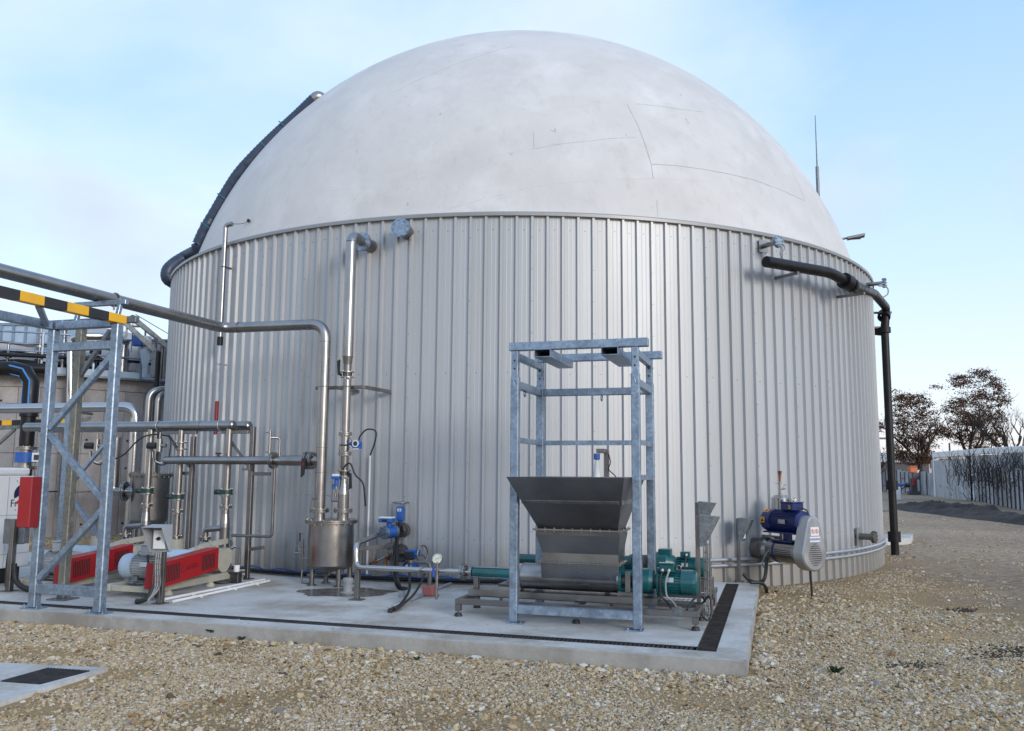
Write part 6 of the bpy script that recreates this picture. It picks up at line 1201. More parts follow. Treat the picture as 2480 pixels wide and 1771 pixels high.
# striped beam: each painted field a part
edges = [8.06] + [uv(pz(x, y, zs))[1] for x, y in ((252.5, 765), (206, 755), (155, 742), (104.7, 730), (46.8, 717))]
edges = [8.06, 7.78]; step = .30
while edges[-1] > 4.2: edges.append(edges[-1] - step)
for i in range(len(edges) - 1): b = B(); b.beam(S(us, edges[i], zs), S(us, edges[i + 1] + .0005, zs), .10, .10, ch=0 if i else .006); b.obj('striped_field', 'yellow' if i % 2 == 0 else 'black_paint', gt)
gb('long_beam', S(-8.16, 7.93, 3.26), S(-8.16, 4.2, 3.26), .10, .10); gb('tie_bar', S(-8.14, 7.86, 3.26), S(-7.27, 6.9, 3.27), .06, .06)
for u in (-8.16, us): gb('post', S(u, 4.25, GZ), S(u, 4.25, 3.20), .10, .10)
gb('pipe_rest', S(-8.12, 8.25, 3.56), S(-7.35, 8.25, 3.56), .06, .06); 
gb('rest_leg', S(-8.05, 8.2, 3.30), S(-8.05, 8.25, 3.54), .05, .05); gb('rest_leg', S(-7.45, 8.2, 3.30), S(-7.45, 8.25, 3.54), .05, .05); gb('rest_arm', S(-8.05, 7.98, 3.30), S(-8.05, 8.28, 3.30), .05, .05); gb('rest_arm', S(-7.45, 7.98, 3.30), S(-7.45, 8.28, 3.30), .05, .05)
# columns behind the tower
t = thing('support_column', 'dull brown-grey steel column on a gusseted foot behind the tower', 'column', S(-8.35, 8.61, 0))
b = B(); b.beam(S(-8.35, 8.61, .015), S(-8.35, 8.61, 3.45), .10, .10, ch=.008); b.obj('post', 'column_olive', t) if 'column_olive' in MATS else (add_spangle('column_olive', (.22, .215, .185), .5, .5), b.obj('post', 'column_olive', t))
b = B(); b.box(S(-8.35, 8.61, .008), (.26, .26, .016), ch=.002)
for d in (D1, -D1, D2, -D2): b.prism([S(-8.35, 8.61, .016) + d * .05, S(-8.35, 8.61, .016) + d * .11, S(-8.35, 8.61, .15) + d * .05], d.cross(ZV) * .01)
b.obj('gusseted_foot', 'galv_dull', t)
b = B(); b.beam(S(-8.33, 8.61, 2.72), S(-7.9, 8.61, 3.30), .05, .05, ch=.004); b.beam(S(-8.9, 8.61, 3.42), S(-7.5, 8.61, 3.42), .07, .08, ch=.004); b.obj('head_arm', 'galv_dull', t)
ub = uv(pv(148, 1330, 9.55))[0]; t = thing('support_column', 'blue-grey galvanised column behind the brown-grey one with crossed strut', 'column', S(ub, 9.55, 0))
b = B(); b.beam(S(ub, 9.55, 0), S(ub, 9.55, 2.35), .10, .10, ch=.008); b.obj('post', 'galv', t)
b = B(); b.beam(S(ub + .05, 9.55, 1.32), S(ub + .75, 9.55, 2.05), .05, .04, ch=.003); b.beam(S(ub + .05, 9.6, 1.2), S(ub + .75, 9.6, .5), .06, .05, ch=.003); b.obj('strut', 'galv', t)
# red cabinet hung on the tower
t = thing('red_cabinet', 'plain red cabinet hung on the outer side of the tower post', 'cabinet', S(-8.19, 7.86, .92))
b = B(); b.box(S(-8.19, 7.855, 1.20), (.18, .13, .57), ch=.005); b.obj('cabinet_body', 'dark_red', t); b = B(); b.box(S(-8.19, 7.787, 1.20), (.172, .006, .56), ch=.002); b.obj('door', 'red', t); b = B(); b.box(S(-8.16, 7.924, 1.32), (.06, .012, .06)); b.obj('hanger', 'galv_dull', t)
# chiller
CU = -10.2
ch = thing('chiller', 'white chiller cabinet with navy and red round logo beside the red cabinet', 'chiller', S(CU - .6, 8.9, 0))
b = B(); b.box(S(CU - .6, 8.85, .84), (1.2, 2.0, 1.26), ch=.012); b.obj('casing', 'white', ch)
b = B(); b.box(S(CU - .6, 8.85, 1.53), (1.16, 1.9, .11), ch=.03); b.obj('roof_cowl', 'white', ch)
b = B(); b.box(S(CU - .6, 8.85, .105), (1.1, 1.8, .20), ch=.004); b.obj('plinth', 'dark', ch)
b = B()
for v in (9.42, 9.0, 8.5): b.box(S(CU + .002, v, .84), (.004, .006, 1.24))
for z in (.93, .40): b.box(S(CU + .002, 8.85, z), (.004, 1.98, .006))
for v, z in ((9.55, 1.40), (9.55, 1.0), (9.55, .5), (9.15, 1.40), (9.15, 1.0)): b.cyl(S(CU, v, z), S(CU + .006, v, z), .010, n=8)
b.obj('panel_joint', 'grey_plastic', ch)
tb_ = pu(24, 1228, CU + .003); te = pu(58, 1228, CU + .003); wv = uv(te)[1] - uv(tb_)[1]
text('lettering', 'Frig', wv * .62, tb_, D2, ZV, 'print_black', ch)
lc = pu(55, 1198, CU + .004); r_ = wv * .62; b = B(); n_ = 28; P0 = lc
b.add([P0 + ZV * (r_ * math.sin(math.pi * (-.12 + 1.24 * i / n_)) + 0) + D2 * (r_ * math.cos(math.pi * (-.12 + 1.24 * i / n_))) for i in range(n_ + 1)] + [P0 + ZV * r_ * .1], [tuple(range(n_ + 2))])
b.cur = 1
def chev(h, th, z0):
    return [P0 + D2 * (-.72 * r_) + ZV * (z0 - .62 * r_), P0 + ZV * z0, P0 + D2 * (.72 * r_) + ZV * (z0 - .62 * r_), P0 + D2 * (.60 * r_) + ZV * (z0 - .62 * r_ - th), P0 + ZV * (z0 - 1.3 * th), P0 + D2 * (-.60 * r_) + ZV * (z0 - .62 * r_ - th)]
c_ = [p + D1 * .001 for p in chev(0, .28 * r_, .14 * r_)]; b.add(c_, [(0, 1, 4, 5)[::-1], (1, 2, 3, 4)[::-1]]); b.cur = 2; c_ = [p + D1 * .002 for p in chev(0, .22 * r_, -.10 * r_)]; b.add(c_, [(0, 1, 4, 5)[::-1], (1, 2, 3, 4)[::-1]]); b.obj('logo', ['navy_print', 'white', 'red_print'], ch)
# post with switch box in front of the chiller
q = pz(22, 1432); t = thing('junction_post', 'steel post with grey box and cables in front of the white chiller', 'post', q)
zt = pY(28, 1258, q.y).z; b = B(); b.beam(q + ZV * .01, q + ZV * zt, .07, .07, ch=.004); b.box(q + ZV * .006, (.15, .15, .012)); b.obj('post', 'steel_dull', t)
b = B(); b.box(q + ZV * (zt - .16) + D2 * .06 - D1 * .05, (.32, .05, .32), ch=.004); b.box(q + ZV * (zt - .16) + D2 * .07 + D1 * .10, (.10, .09, .30), ch=.004); b.obj('switch_box', 'galv_dull', t)
b = B(); b.curve([q + ZV * .7 - D1 * .06 + D2 * .04, q + ZV * .4 - D1 * .07, q + ZV * .1 - D1 * .07, q + ZV * .03 - D1 * .03], .012); b.curve([q + ZV * .35 + D1 * .05, q + ZV * .14 + D1 * .10, q + ZV * .04 + D1 * .30, q + ZV * .03 + D1 * .75], .035); b.obj('cable', 'rubber', t)
# ============================================================ second gas vessel and pipes behind the manifold
v2 = pY(358, 1300, 14.9); v2.z = 0; zl2, zb2 = pY(358, 1150, 14.9).z, pY(358, 1258, 14.9).z
t = thing('gravel_filter', 'grey upright vessel with bolted lid and side flange behind the drop pipes', 'vessel', v2)
b = B(); b.lathe(v2, ZV, [(zb2, .30), (zl2, .30)], 36); b.dish(v2 + ZV * zb2, -ZV, .30, .12, 36); b.cyl(v2 + ZV * (zb2 + .06), v2 + ZV * (zb2 + .066), .303, n=36); b.obj('shell', 'steel_dull', t)
b = B(); b.cyl(v2 + ZV * (zl2 - .02), v2 + ZV * (zl2 + .02), .36, n=36); b.bolts(v2 + ZV * (zl2 + .02), ZV, .335, 20, .012, .03); b.bolts(v2 + ZV * (zl2 - .02), -ZV, .335, 20, .012, .03); b.obj('lid', 'steel_dull', t)
for i in range(4): d = Vector((math.cos(i * 1.571 + .6), math.sin(i * 1.571 + .6), 0)) * .22; b = B(); b.cyl(v2 + d, v2 + d + ZV * (zb2 - .02), .035, n=10); b.obj('leg', 'steel_dull', t)
sn = v2 + ZV * pY(300, 1190, 14.9).z - RT * .30 - Vector((0, .1, 0)); b = B(); b.cyl(sn + RT * .1, sn - RT * .06, .09, n=18); b.flange(sn - RT * .10, RT, .17, .024, 10); ux_ = sn - RT * .30; b.tube([sn - RT * .12, ux_, ux_ + ZV * (pY(285, 1060, 14.9).z - sn.z)], .085, 18, .22, 7); b.obj('inlet_bend', 'steel', t)
# long pipe along the wall ending in a downward elbow
Yp = 15.6; A_ = pY(-60, 991, Yp); B_ = pY(331, 985, Yp); C_ = Vector((B_.x, B_.y, 0.0)); t = thing('wall_pipe', 'bright stainless pipe crossing behind the tower and bending down beside the tank', 'pipe', C_)
b = B(); b.tube([A_, B_, C_], .088, 20, .26, 8); b.obj('pipe', 'steel_bright', t)
b = B(); b.cyl(B_ - RT * .34, B_ - RT * .33, .092, n=20); b.cyl(B_ - ZV * .34, B_ - ZV * .33, .092, n=20); b.cyl(C_, C_ + ZV * .02, .15, n=18); b.obj('weld_ring', 'steel_dull', t)
for k, (x0, dy, lab) in enumerate(((362, 947, 'insulated pipe bending down off the tank flank, outer of two'), (384, 957, 'insulated pipe bending down off the tank flank, inner of two'))):
    Y_ = 17.3; e = pY(x0, dy, Y_); e2 = pY(412, dy - 6, Y_ + .25); b = B(); b.tube([e2, e, Vector((e.x, e.y, 0))], .065, 14, .2, 6); tag(b.obj('insulated_pipe', 'steel', org=(e.x, e.y, 0)), lab, 'pipe')
# ============================================================ concrete tank with catwalk behind on the left
KX, KY, KR, KT = -13.8, 26.3, 5.2, 3.9
def K(a, z, dr=0.0): a = math.radians(a); return Vector((KX + (KR + dr) * math.sin(a), KY - (KR + dr) * math.cos(a), z))
kt = thing('concrete_tank', 'round grey concrete tank with shallow membrane roof beyond the manifold', 'tank', (KX, KY, GZ))
NP = 66; b = B(); pa = 360 / NP; g_ = .12
for z0, z1 in ((0.0, 1.0),):
    V = []
    for a in (g_ * .5, pa / 2, pa - g_ * .5):
        V += [K(a, GZ - .1, 0), K(a, GZ + 1.0, 0)]
def kpanel(z0, z1):
    b = B(); V = []; As = (g_ * .5, pa / 2, pa - g_ * .5)
    for a in As: V += [K(a, z0), K(a, z1)]
    for a in As: V += [K(a, z0, -.05), K(a, z1, -.05)]
    n = 3; F = [(2 * i, 2 * i + 2, 2 * i + 3, 2 * i + 1) for i in range(2)] + [(2 * i + 1, 2 * i + 3, 6 + 2 * i + 3, 6 + 2 * i + 1) for i in range(2)] + [(1, 7, 6, 0), (4, 10, 11, 5)]
    b.add(V, F); b.cur = 1
    for z in (z0 + .35, z1 - .35): p = K(pa * .25, z, .001); nn = Vector((p.x - KX, p.y - KY, 0)).normalized(); b.cyl(p - nn * .005, p + nn * .002, .03, n=8)
    return b.obj('wall_panel', ['concrete_wall', 'dark'], kt)
p_lo, p_hi = kpanel(GZ - .05, 1.93), kpanel(1.945, 3.58)
for i in range(NP):
    a = (i * pa + 180) % 360 - 180
    if not -100 < a < 110: continue
    for src in (p_lo, p_hi):
        if i == 0: continue
        o = src.copy(); COL.objects.link(o); o.parent = kt; o.rotation_euler = (0, 0, math.radians(i * pa))
b = B(); b.lathe((KX, KY, 0), ZV, [(GZ - .1, KR - .04), (3.6, KR - .04)], 96); b.obj('core', 'concrete_side', kt)
b = B(); b.lathe((KX, KY, 0), ZV, [(3.59, KR - .06), (3.59, KR + .03), (3.59, KR + .03), (KT, KR + .03), (KT, KR + .03), (KT, KR - .4)], 96); b.obj('rim_band', 'concrete_wall', kt)
b = B(); b.lathe((KX, KY, 0), ZV, [(KT - .02, KR - .35)] + [(KT + 2.0 * math.sin(i / 10 * 1.57), max(.01, (KR - .35) * math.cos(i / 10 * 1.57))) for i in range(1, 11)], 72); b.obj('membrane_roof', 'far_roof', kt)
# walkway and railing round the rim
rl = thing('catwalk', 'galvanised walkway with railing round the rim of the concrete tank', 'walkway', K(0, KT, .4))
b = B(); b.lathe((KX, KY, 0), ZV, [(KT + .02, KR - .3), (KT + .02, KR + .35), (KT + .02, KR + .35), (KT - .03, KR + .35), (KT - .03, KR + .02)], 96); b.obj('walkway_grating', 'galv_dull', rl)
for z, h, d_ in ((KT + .09, .12, .36),):
    b = B(); b.lathe((KX, KY, 0), ZV, [(KT + .02, KR + .352), (KT + .18, KR + .352)], 96); b.obj('toe_board', 'light_blue', rl)
for z in (KT + .55, KT + 1.02): b = B(); b.tube([K(a, z, .35) for a in range(-100, 111, 3)], .024, 8); b.obj('rail', 'galv', rl)
a = -98
pst = None
while a < 110:
    b = B(); b.beam(K(a, KT - .02, .35), K(a, KT + 1.04, .35), .05, .05, up=K(a, 0, 1) - K(a, 0, 0), ch=.003); b.obj('railing_post', 'galv', rl); a += 12
# kit on the walkway: panelled steel box, pipes, davits
c = pY(62, 826, 22.0); t = thing('panelled_container', 'blue-grey panelled steel box on the walkway of the concrete tank', 'container', (c.x, c.y, KT + .02))
w0, w1 = pY(-30, 826, 22.0), pY(148, 826, 22.0); zt_, zb3 = pY(60, 785, 22.).z, KT + .3
b = B(); b.box(Vector(((w0.x + w1.x) / 2, 22.6, (zt_ + zb3) / 2)), (w1.x - w0.x, 1.1, zt_ - zb3), (RT, Vector((0, 1, 0)), ZV), ch=.01); b.obj('box', 'light_blue', t)
XA = (RT, Vector((0, 1, 0)), ZV); b = B()
for i in range(7): x = w0.x + (w1.x - w0.x) * i / 6; b.box((x, 22.035, (zt_ + zb3) / 2), (.06, .05, zt_ - zb3 + .04), XA)
for z in (zb3, (zb3 + zt_) / 2, zt_): b.box(((w0.x + w1.x) / 2, 22.03, z), (w1.x - w0.x, .06, .06), XA)
b.obj('stiffener', 'galv', t)
for x in (w0.x + .2, w1.x - .2): b = B(); b.box((x, 22.5, (KT + zb3) / 2), (.12, .8, zb3 - KT), XA); b.obj('foot', 'galv_dull', t)
# black pipes on brackets along the concrete tank
bk = thing('black_main', 'thick black pipe running along the top of the concrete tank wall', 'pipe', K(-10, KT - .3, .5))
b = B(); b.tube([K(a, KT + .10, .62) for a in range(-60, 26, 3)], .13, 16); b.obj('pipe', 'black_pipe', bk)
b = B(); b.tube([K(a, KT + .42, .50) for a in range(-60, 40, 3)], .05, 10); b.obj('upper_pipe', 'black_pipe', bk)
b = B()
for a in (-30, -14, 2, 18): b.beam(K(a, KT - .06, 0), K(a, KT - .06, .75), .06, .06)
b.obj('bracket', 'galv_dull', bk)
# black elbow pipe with blue stripes and its flow meter
Ye = 18.6; x_ = pY(70, 1000, Ye).x; zt_ = pY(70, 893, Ye).z; e = thing('striped_elbow_pipe', 'black plastic pipe with blue stripes bending down above the chiller', 'pipe', (x_, Ye, 0))
b = B(); E0 = Vector((x_ - 1.6, Ye + .1, zt_)); pts = [E0, Vector((x_ - .42, Ye, zt_)), Vector((x_ - .14, Ye, zt_ - .07)), Vector((x_, Ye, zt_ - .30)), Vector((x_, Ye, zt_ - .9))]; b.tube(pts, .165, 20); b.cyl((x_, Ye, zt_ - .85), (x_, Ye, zt_ - 1.05), .185, n=20); b.cyl((x_, Ye, zt_ - 1.0), (x_, Ye, pY(62, 1085, Ye).z), .15, n=20); b.obj('pipe', 'black_pipe', e)
b = B()
for off in ((.06, -.155, .0), (-.13, -.10, 0)):
    q = []
    for i, p in enumerate(pts[1:]):
        tt = [(0, 1), (.3, .95), (.85, .5), (1, 0)][i]; q.append(p + Vector((off[0] * tt[0], off[1] * 1.03, off[0] * tt[1] * .9)))
    for i in range(len(q) - 1): b.beam(q[i], q[i + 1], .03, .012, up=(0, -1, 0), ch=0)
b.obj('blue_stripe', 'blue_stripe', e)
zf = pY(62, 1108, Ye).z; b = B(); b.cyl((x_, Ye, zf - .11), (x_, Ye, zf + .11), .21, n=20); b.obj('meter_body', 'valve_blue', e); b = B(); b.box((x_ + .30, Ye - .05, zf), (.18, .2, .2), XA, ch=.01); b.cyl((x_ + .15, Ye, zf), (x_ + .3, Ye, zf), .05, n=8); b.obj('display_head', 'white', e); b = B(); b.box((x_ + .32, Ye - .153, zf), (.11, .01, .11), XA); b.obj('display', 'glass_dark', e)
b = B()
for z in (zf + .20, zf - .22): b.flange((x_, Ye, z), ZV, .23, .03, 10)
b.cyl((x_, Ye, zf + .1), (x_, Ye, zf + .2), .14, n=16); b.cyl((x_, Ye, zf - .2), (x_, Ye, zf - .1), .14, n=16); b.obj('flange', 'steel', e)
b = B(); b.cyl((x_, Ye, zf - .24), (x_, Ye, 0), .15, n=16); b.obj('lower_pipe', 'black_pipe', e)
b = B(); b.beam((x_ - .2, Ye, pY(60, 980, Ye).z), (x_ - .2, Ye + 3.2, pY(60, 980, Ye).z), .06, .06); b.beam((x_ - .5, Ye, pY(60, 980, Ye).z), (x_ + .25, Ye, pY(60, 980, Ye).z), .06, .06); b.obj('bracket', 'steel_dull', e)
# far striped barrier
Yb = 19.2; A_, B_ = pY(-40, 1026, Yb), pY(174, 1020, Yb); t = thing('striped_barrier', 'far black and yellow striped beam behind the tower over the chiller', 'barrier', (B_.x, B_.y, GZ)); n_ = 9
for i in range(n_): b = B(); b.beam(A_.lerp(B_, i / n_), A_.lerp(B_, (i + .998) / n_), .10, .11, ch=0); b.obj('striped_field', 'yellow' if i % 2 == 0 else 'black_paint', t)
b = B(); b.beam(A_ - ZV * .12, B_ - ZV * .12 - RT * .9, .08, .08); b.obj('carrier_beam', 'galv_dull', t)
for p in (A_, B_): b = B(); b.beam(Vector((p.x, p.y + .09, GZ)), Vector((p.x, p.y + .09, p.z)), .09, .09); b.obj('post', 'galv_dull', t)
b = B(); b.beam(A_ - ZV * .9 + Vector((-.1, .02, 0)), A_.lerp(B_, .36) - ZV * .14 + Vector((0, .02, 0)), .06, .06); b.obj('brace', 'galv_dull', t)
# upright pipes and conduits in front of the concrete wall
for i, (x, r, mt, z1, lab) in enumerate(((112, .045, 'black_pipe', 4.1, 'black upright pipe against the concrete tank left of the tower post'), (181, .035, 'steel_bright', 4.0, 'bright upright pipe against the concrete tank behind the tower brace'), (190, .05, 'steel', 4.3, 'thicker stainless upright pipe beside the bright one on the concrete tank'), (376, .06, 'black_pipe', 4.4, 'black downpipe from the walkway behind the insulated pipes'))):
    p = pY(x, 1000, 20.6); b = B(); b.cyl((p.x, p.y, GZ), (p.x, p.y, z1), r, n=10)
    for z in (1.0, 2.6): b.beam((p.x, p.y, z), (p.x, p.y + .9, z), .03, .03)
    tag(b.obj('upright_pipe', mt, org=(p.x, p.y, GZ)), lab, 'pipe')
cr_ = thing('conduit_row', 'row of thin upright conduits fixed to the concrete tank behind the tower', 'conduit', pY(167, 1000, 20.9))
for i in range(6): p = pY(158 + i * 3.6, 960, 20.9); b = B(); b.cyl((p.x, p.y, .9), (p.x, p.y, 3.9), .014, n=6); b.obj('conduit', 'steel_dull', cr_)
b = B()
for z in (1.4, 2.4, 3.4): b.beam(pY(156, 960, 20.9) * 1.0 + ZV * (z - pY(156, 960, 20.9).z), pY(178, 960, 20.9) + ZV * (z - pY(178, 960, 20.9).z), .03, .03)
b.obj('clamp_rail', 'steel_dull', cr_)
# dense pipework and valves on the walkway
pw = thing('walkway_pipework', 'dense dark and steel pipework with valves along the walkway of the concrete tank', 'pipework', K(0, KT + .02, -.2)); rw = random.Random(4)
for i, (a0, a1, z, dr_, r_, mt) in enumerate(((-28, 34, .30, -.05, .07, 'black_pipe'), (-28, 20, .58, -.15, .05, 'steel_bright'), (0, 46, .20, -.25, .09, 'steel_dark'), (-20, 40, .82, -.3, .035, 'steel'), (14, 50, .48, .1, .04, 'black_pipe'))):
    b = B(); b.tube([K(a, KT + z + .02 * math.sin(a * .5 + i), dr_) for a in range(a0, a1 + 1, 2)], r_, 8); b.obj('pipe', mt, pw)
for k in range(26):
    a = rw.uniform(-26, 46); h = rw.uniform(.4, 1.25); dr_ = rw.uniform(-.5, .15); b = B(); m_ = rw.choice(['steel', 'steel_dark', 'black_pipe', 'steel_bright', 'galv_dull'])
    b.cyl(K(a, KT, dr_), K(a, KT + h, dr_), rw.uniform(.02, .055), n=8); b.cyl(K(a, KT + h * .6, dr_), K(a, KT + h * .6 + .06, dr_), .09, n=10); b.tube([K(a, KT + h - .02, dr_), K(a, KT + h + .1, dr_), K(a + rw.uniform(-3, 3), KT + h + .1, dr_ - .1)], .025, 6, .06); b.obj('upright', m_, pw)
for k in range(9):
    a = rw.uniform(-24, 44); b = B(); q = K(a, KT + rw.uniform(.3, .9), rw.uniform(-.4, .1)); b.box(q, (rw.uniform(.14, .34), .2, rw.uniform(.15, .35)), ch=.02); b.cyl(q - ZV * .1, Vector((q.x, q.y, KT)), .03, n=6); b.obj('valve_box', rw.choice(['cast_iron', 'blue', 'grey_paint', 'dark', 'light_blue']), pw)
# chrome bend over the tank rim
Yc = 20.7; t = thing('rim_bend', 'bright stainless pipe arching over the concrete tank rim behind the tower', 'pipe', pY(172, 1000, Yc))
b = B(); b.tube([pY(300, 822, Yc + 1.0), pY(262, 815, Yc + .3), pY(192, 814, Yc), pY(172, 822, Yc), pY(172, 845, Yc), pY(170, 1010, Yc)], .10, 16, .22); b.obj('pipe', 'steel_bright', t)
# steel gas scrubber, transmitters and davits on the walkway
p = pY(297, 880, 22.3); t = thing('gas_washer', 'small stainless column with looped pipe and blue transmitter on the walkway', 'column', (p.x, p.y, KT + .02))
b = B(); b.lathe((p.x, p.y, 0), ZV, [(KT + .02, .12), (KT + .9, .12), (KT + .9, .12), (KT + 1.0, .16), (KT + 1.03, .16), (KT + 1.05, .05), (KT + 1.15, .05)], 18); b.obj('column', 'steel_bright', t)
b = B(); b.tube([(p.x + .05, p.y, KT + 1.1), (p.x + .05, p.y, KT + 1.4), (p.x + .55, p.y, KT + 1.4), (p.x + .55, p.y, KT + .2)], .028, 8, .1); b.obj('looped_pipe', 'steel', t)
b = B(); b.box((p.x + .42, p.y - .1, KT + 1.0), (.28, .2, .28), XA, ch=.02); b.obj('transmitter', 'valve_blue', t); b = B(); b.box((p.x + .66, p.y - .1, KT + 1.0), (.16, .18, .24), XA, ch=.02); b.obj('display_head', 'white', t)
for i, (x0, y0, x1, y1, lab) in enumerate(((297, 776, 377, 852, 'slanted davit arm with cable on the walkway, next to the looped pipe'), (323, 771, 408, 842, 'slanted davit arm with cable on the walkway, close to the big tank'))):
    Yd = 21.6 + i * .3; A_, B_ = pY(x0, y0, Yd), pY(x1, y1, Yd + .3); t = thing('davit_crane', lab, 'crane', (B_.x, B_.y, KT))
    b = B(); b.beam(A_, B_, .10, .13, ch=.01); b.obj('arm', 'galv_dull', t); b = B(); b.beam((B_.x, B_.y, KT), (B_.x, B_.y, B_.z + .05), .14, .14, ch=.01); b.obj('mast', 'galv_dull', t)
    b = B(); b.cyl(A_, A_ - ZV * .9, .012, n=5); b.cyl(A_ + RT * .05 + ZV * .1, B_ + ZV * .35, .010, n=5); b.cyl(B_, B_ + ZV * .36, .03, n=6); b.cyl(A_ - Vector((0, .06, 0)), A_ + Vector((0, .06, 0)), .08, n=12); b.obj('cable', 'steel_dark', t)
q = pY(380, 845, 23.0); t = thing('service_hatch', 'grey boxed service hatch on the roof of the concrete tank', 'hatch', (q.x, q.y, KT)); b = B(); b.box((q.x, q.y + .5, (KT + q.z) / 2 + .1), (1.1, .9, q.z - KT + .2), XA, ch=.02); b.obj('housing', 'concrete_wall', t); b = B(); b.box((q.x, q.y + .5, q.z + .23), (1.3, 1.1, .06), XA, ch=.01); b.obj('cap', 'galv_dull', t)
p = pY(352, 870, 22.0); t = thing('small_hopper', 'small blue-grey funnel on the walkway behind the railing', 'funnel', (p.x, p.y, KT)); b = B(); b.lathe((p.x, p.y, 0), ZV, [(KT + .02, .06), (KT + .25, .06), (KT + .25, .06), (KT + .75, .17), (KT + .75, .17), (KT + .75, .02)], 4, smooth=False); b.obj('funnel', 'light_blue', t); b = B(); b.cyl((p.x + .3, p.y + .3, KT), (p.x + .3, p.y + .3, KT + .9), .06, n=10); b.obj('stand', 'steel_dull', t)
# little weeds by the pad edge
def weed(x, y, h, n, lab):
    p = pg(x, y); rr = random.Random(int(x)); b = B()
    for i in range(n):
        a = rr.uniform(0, 6.28); d = Vector((math.cos(a), math.sin(a), 0)); L = h * rr.uniform(.6, 1.2); w = d.cross(ZV) * h * .16; q = p + d * h * .1; t1 = q + d * L * .45 + ZV * L * .7; t2 = q + d * L * .9 + ZV * L * .75
        b.add([q - w * .4, q + w * .4, t1 + w, t2, t1 - w], [(0, 1, 2, 3, 4)])
    tag(b.obj('weed', 'weed', org=p), lab, 'plant')
mat('weed', (.018, .035, .014), .6, 0, .3, 20)
weed(520, 1541, .09, 16, 'dark weed sprouting from the gravel at the front of the pad'); weed(585, 1552, .05, 10, 'tiny dark weed under the pad edge right of the larger weed'); weed(1010, 1600, .04, 14, 'tiny green weed among white stones before the pad'); weed(2025, 1633, .07, 20, 'dark low tuft in the gravel right of the pad corner')
# ============================================================ right-hand background
def mound(name, outline, h, mt, label_seed, n=(46, 12), kind='structure'):
    near, far = outline; rr = random.Random(label_seed); b = B(); nu, nv = n; V = []
    def lerpl(P, t): f = t * (len(P) - 1); i = min(int(f), len(P) - 2); return P[i].lerp(P[i + 1], f - i)
    for i in range(nu + 1):
        t = i / nu; a, c = lerpl(near, t), lerpl(far, t)
        for j in range(nv + 1):
            s_ = j / nv; p = a.lerp(c, s_); e = math.sin(math.pi * s_)**.8 * min(1, math.sin(math.pi * min(max(t, .0), 1))**.5 * 1.1)
            V.append(p + ZV * (h * e * (.65 + .6 * noise.noise(p * .9 + Vector((label_seed, 0, 0)))) + .30 * h * e * noise.noise(p * 2.1) + .12 * h * e * noise.noise(p * 6.3) - .012))
    b.add(V, [(i * (nv + 1) + j, (i + 1) * (nv + 1) + j, (i + 1) * (nv + 1) + j + 1, i * (nv + 1) + j + 1) for i in range(nu) for j in range(nv)], True)
    return struct(b.obj(name, mt, org=V[0]), kind)
mound('soil_bank', ([pg(x, y) for x, y in ((2160, 1232), (2200, 1240), (2260, 1246), (2330, 1256), (2400, 1263), (2480, 1273), (2560, 1285))], [pg(x, y) for x, y in ((2155, 1224), (2200, 1226), (2260, 1229), (2330, 1236), (2400, 1246), (2480, 1260), (2560, 1268))]), .50, 'soil', 3, (90, 22))
def clods(cx, cy, wx, wy, n, smax, seed):                 # dark damp clods, thinning out at the edge
    rr = random.Random(seed); b = B(); c = pg(cx, cy)
    for k in range(n):
        p = pg(cx + rr.gauss(0, wx), cy + rr.gauss(0, wy)); s_ = smax * rr.uniform(.25, 1)
        q = [p + Vector((math.cos(i * 1.2566 + rr.uniform(-.4, .4)) * s_ * rr.uniform(.6, 1.2), math.sin(i * 1.2566) * s_ * rr.uniform(.6, 1.2), -.005)) for i in range(5)] + [p + Vector((rr.uniform(-.3, .3) * s_, rr.uniform(-.3, .3) * s_, s_ * rr.uniform(.35, .8)))]
        b.add(q, [(i, (i + 1) % 5, 5) for i in range(5)])
    struct(b.obj('soil_patch', 'soil', org=c), 'stuff')
clods(2440, 1582, 42, 9, 700, .035, 1); clods(2215, 1612, 40, 6, 420, .028, 2); clods(2030, 1634, 14, 3, 90, .022, 3); clods(2330, 1479, 16, 3, 110, .04, 4); clods(2258, 1487, 10, 2, 50, .03, 5); clods(1855, 1621, 5, 3, 30, .025, 6); clods(2390, 1610, 60, 14, 160, .02, 7)
# low concrete chamber behind the black pipe
q = [pg(2130, 1321), pg(2205, 1319), pg(2212, 1308), pg(2130, 1309)]; b = B(); b.prism(q, ZV * .16); tag(b.obj('concrete_chamber', 'concrete', org=q[0]), 'low pale concrete plinth on the gravel behind the black downpipe', 'plinth')
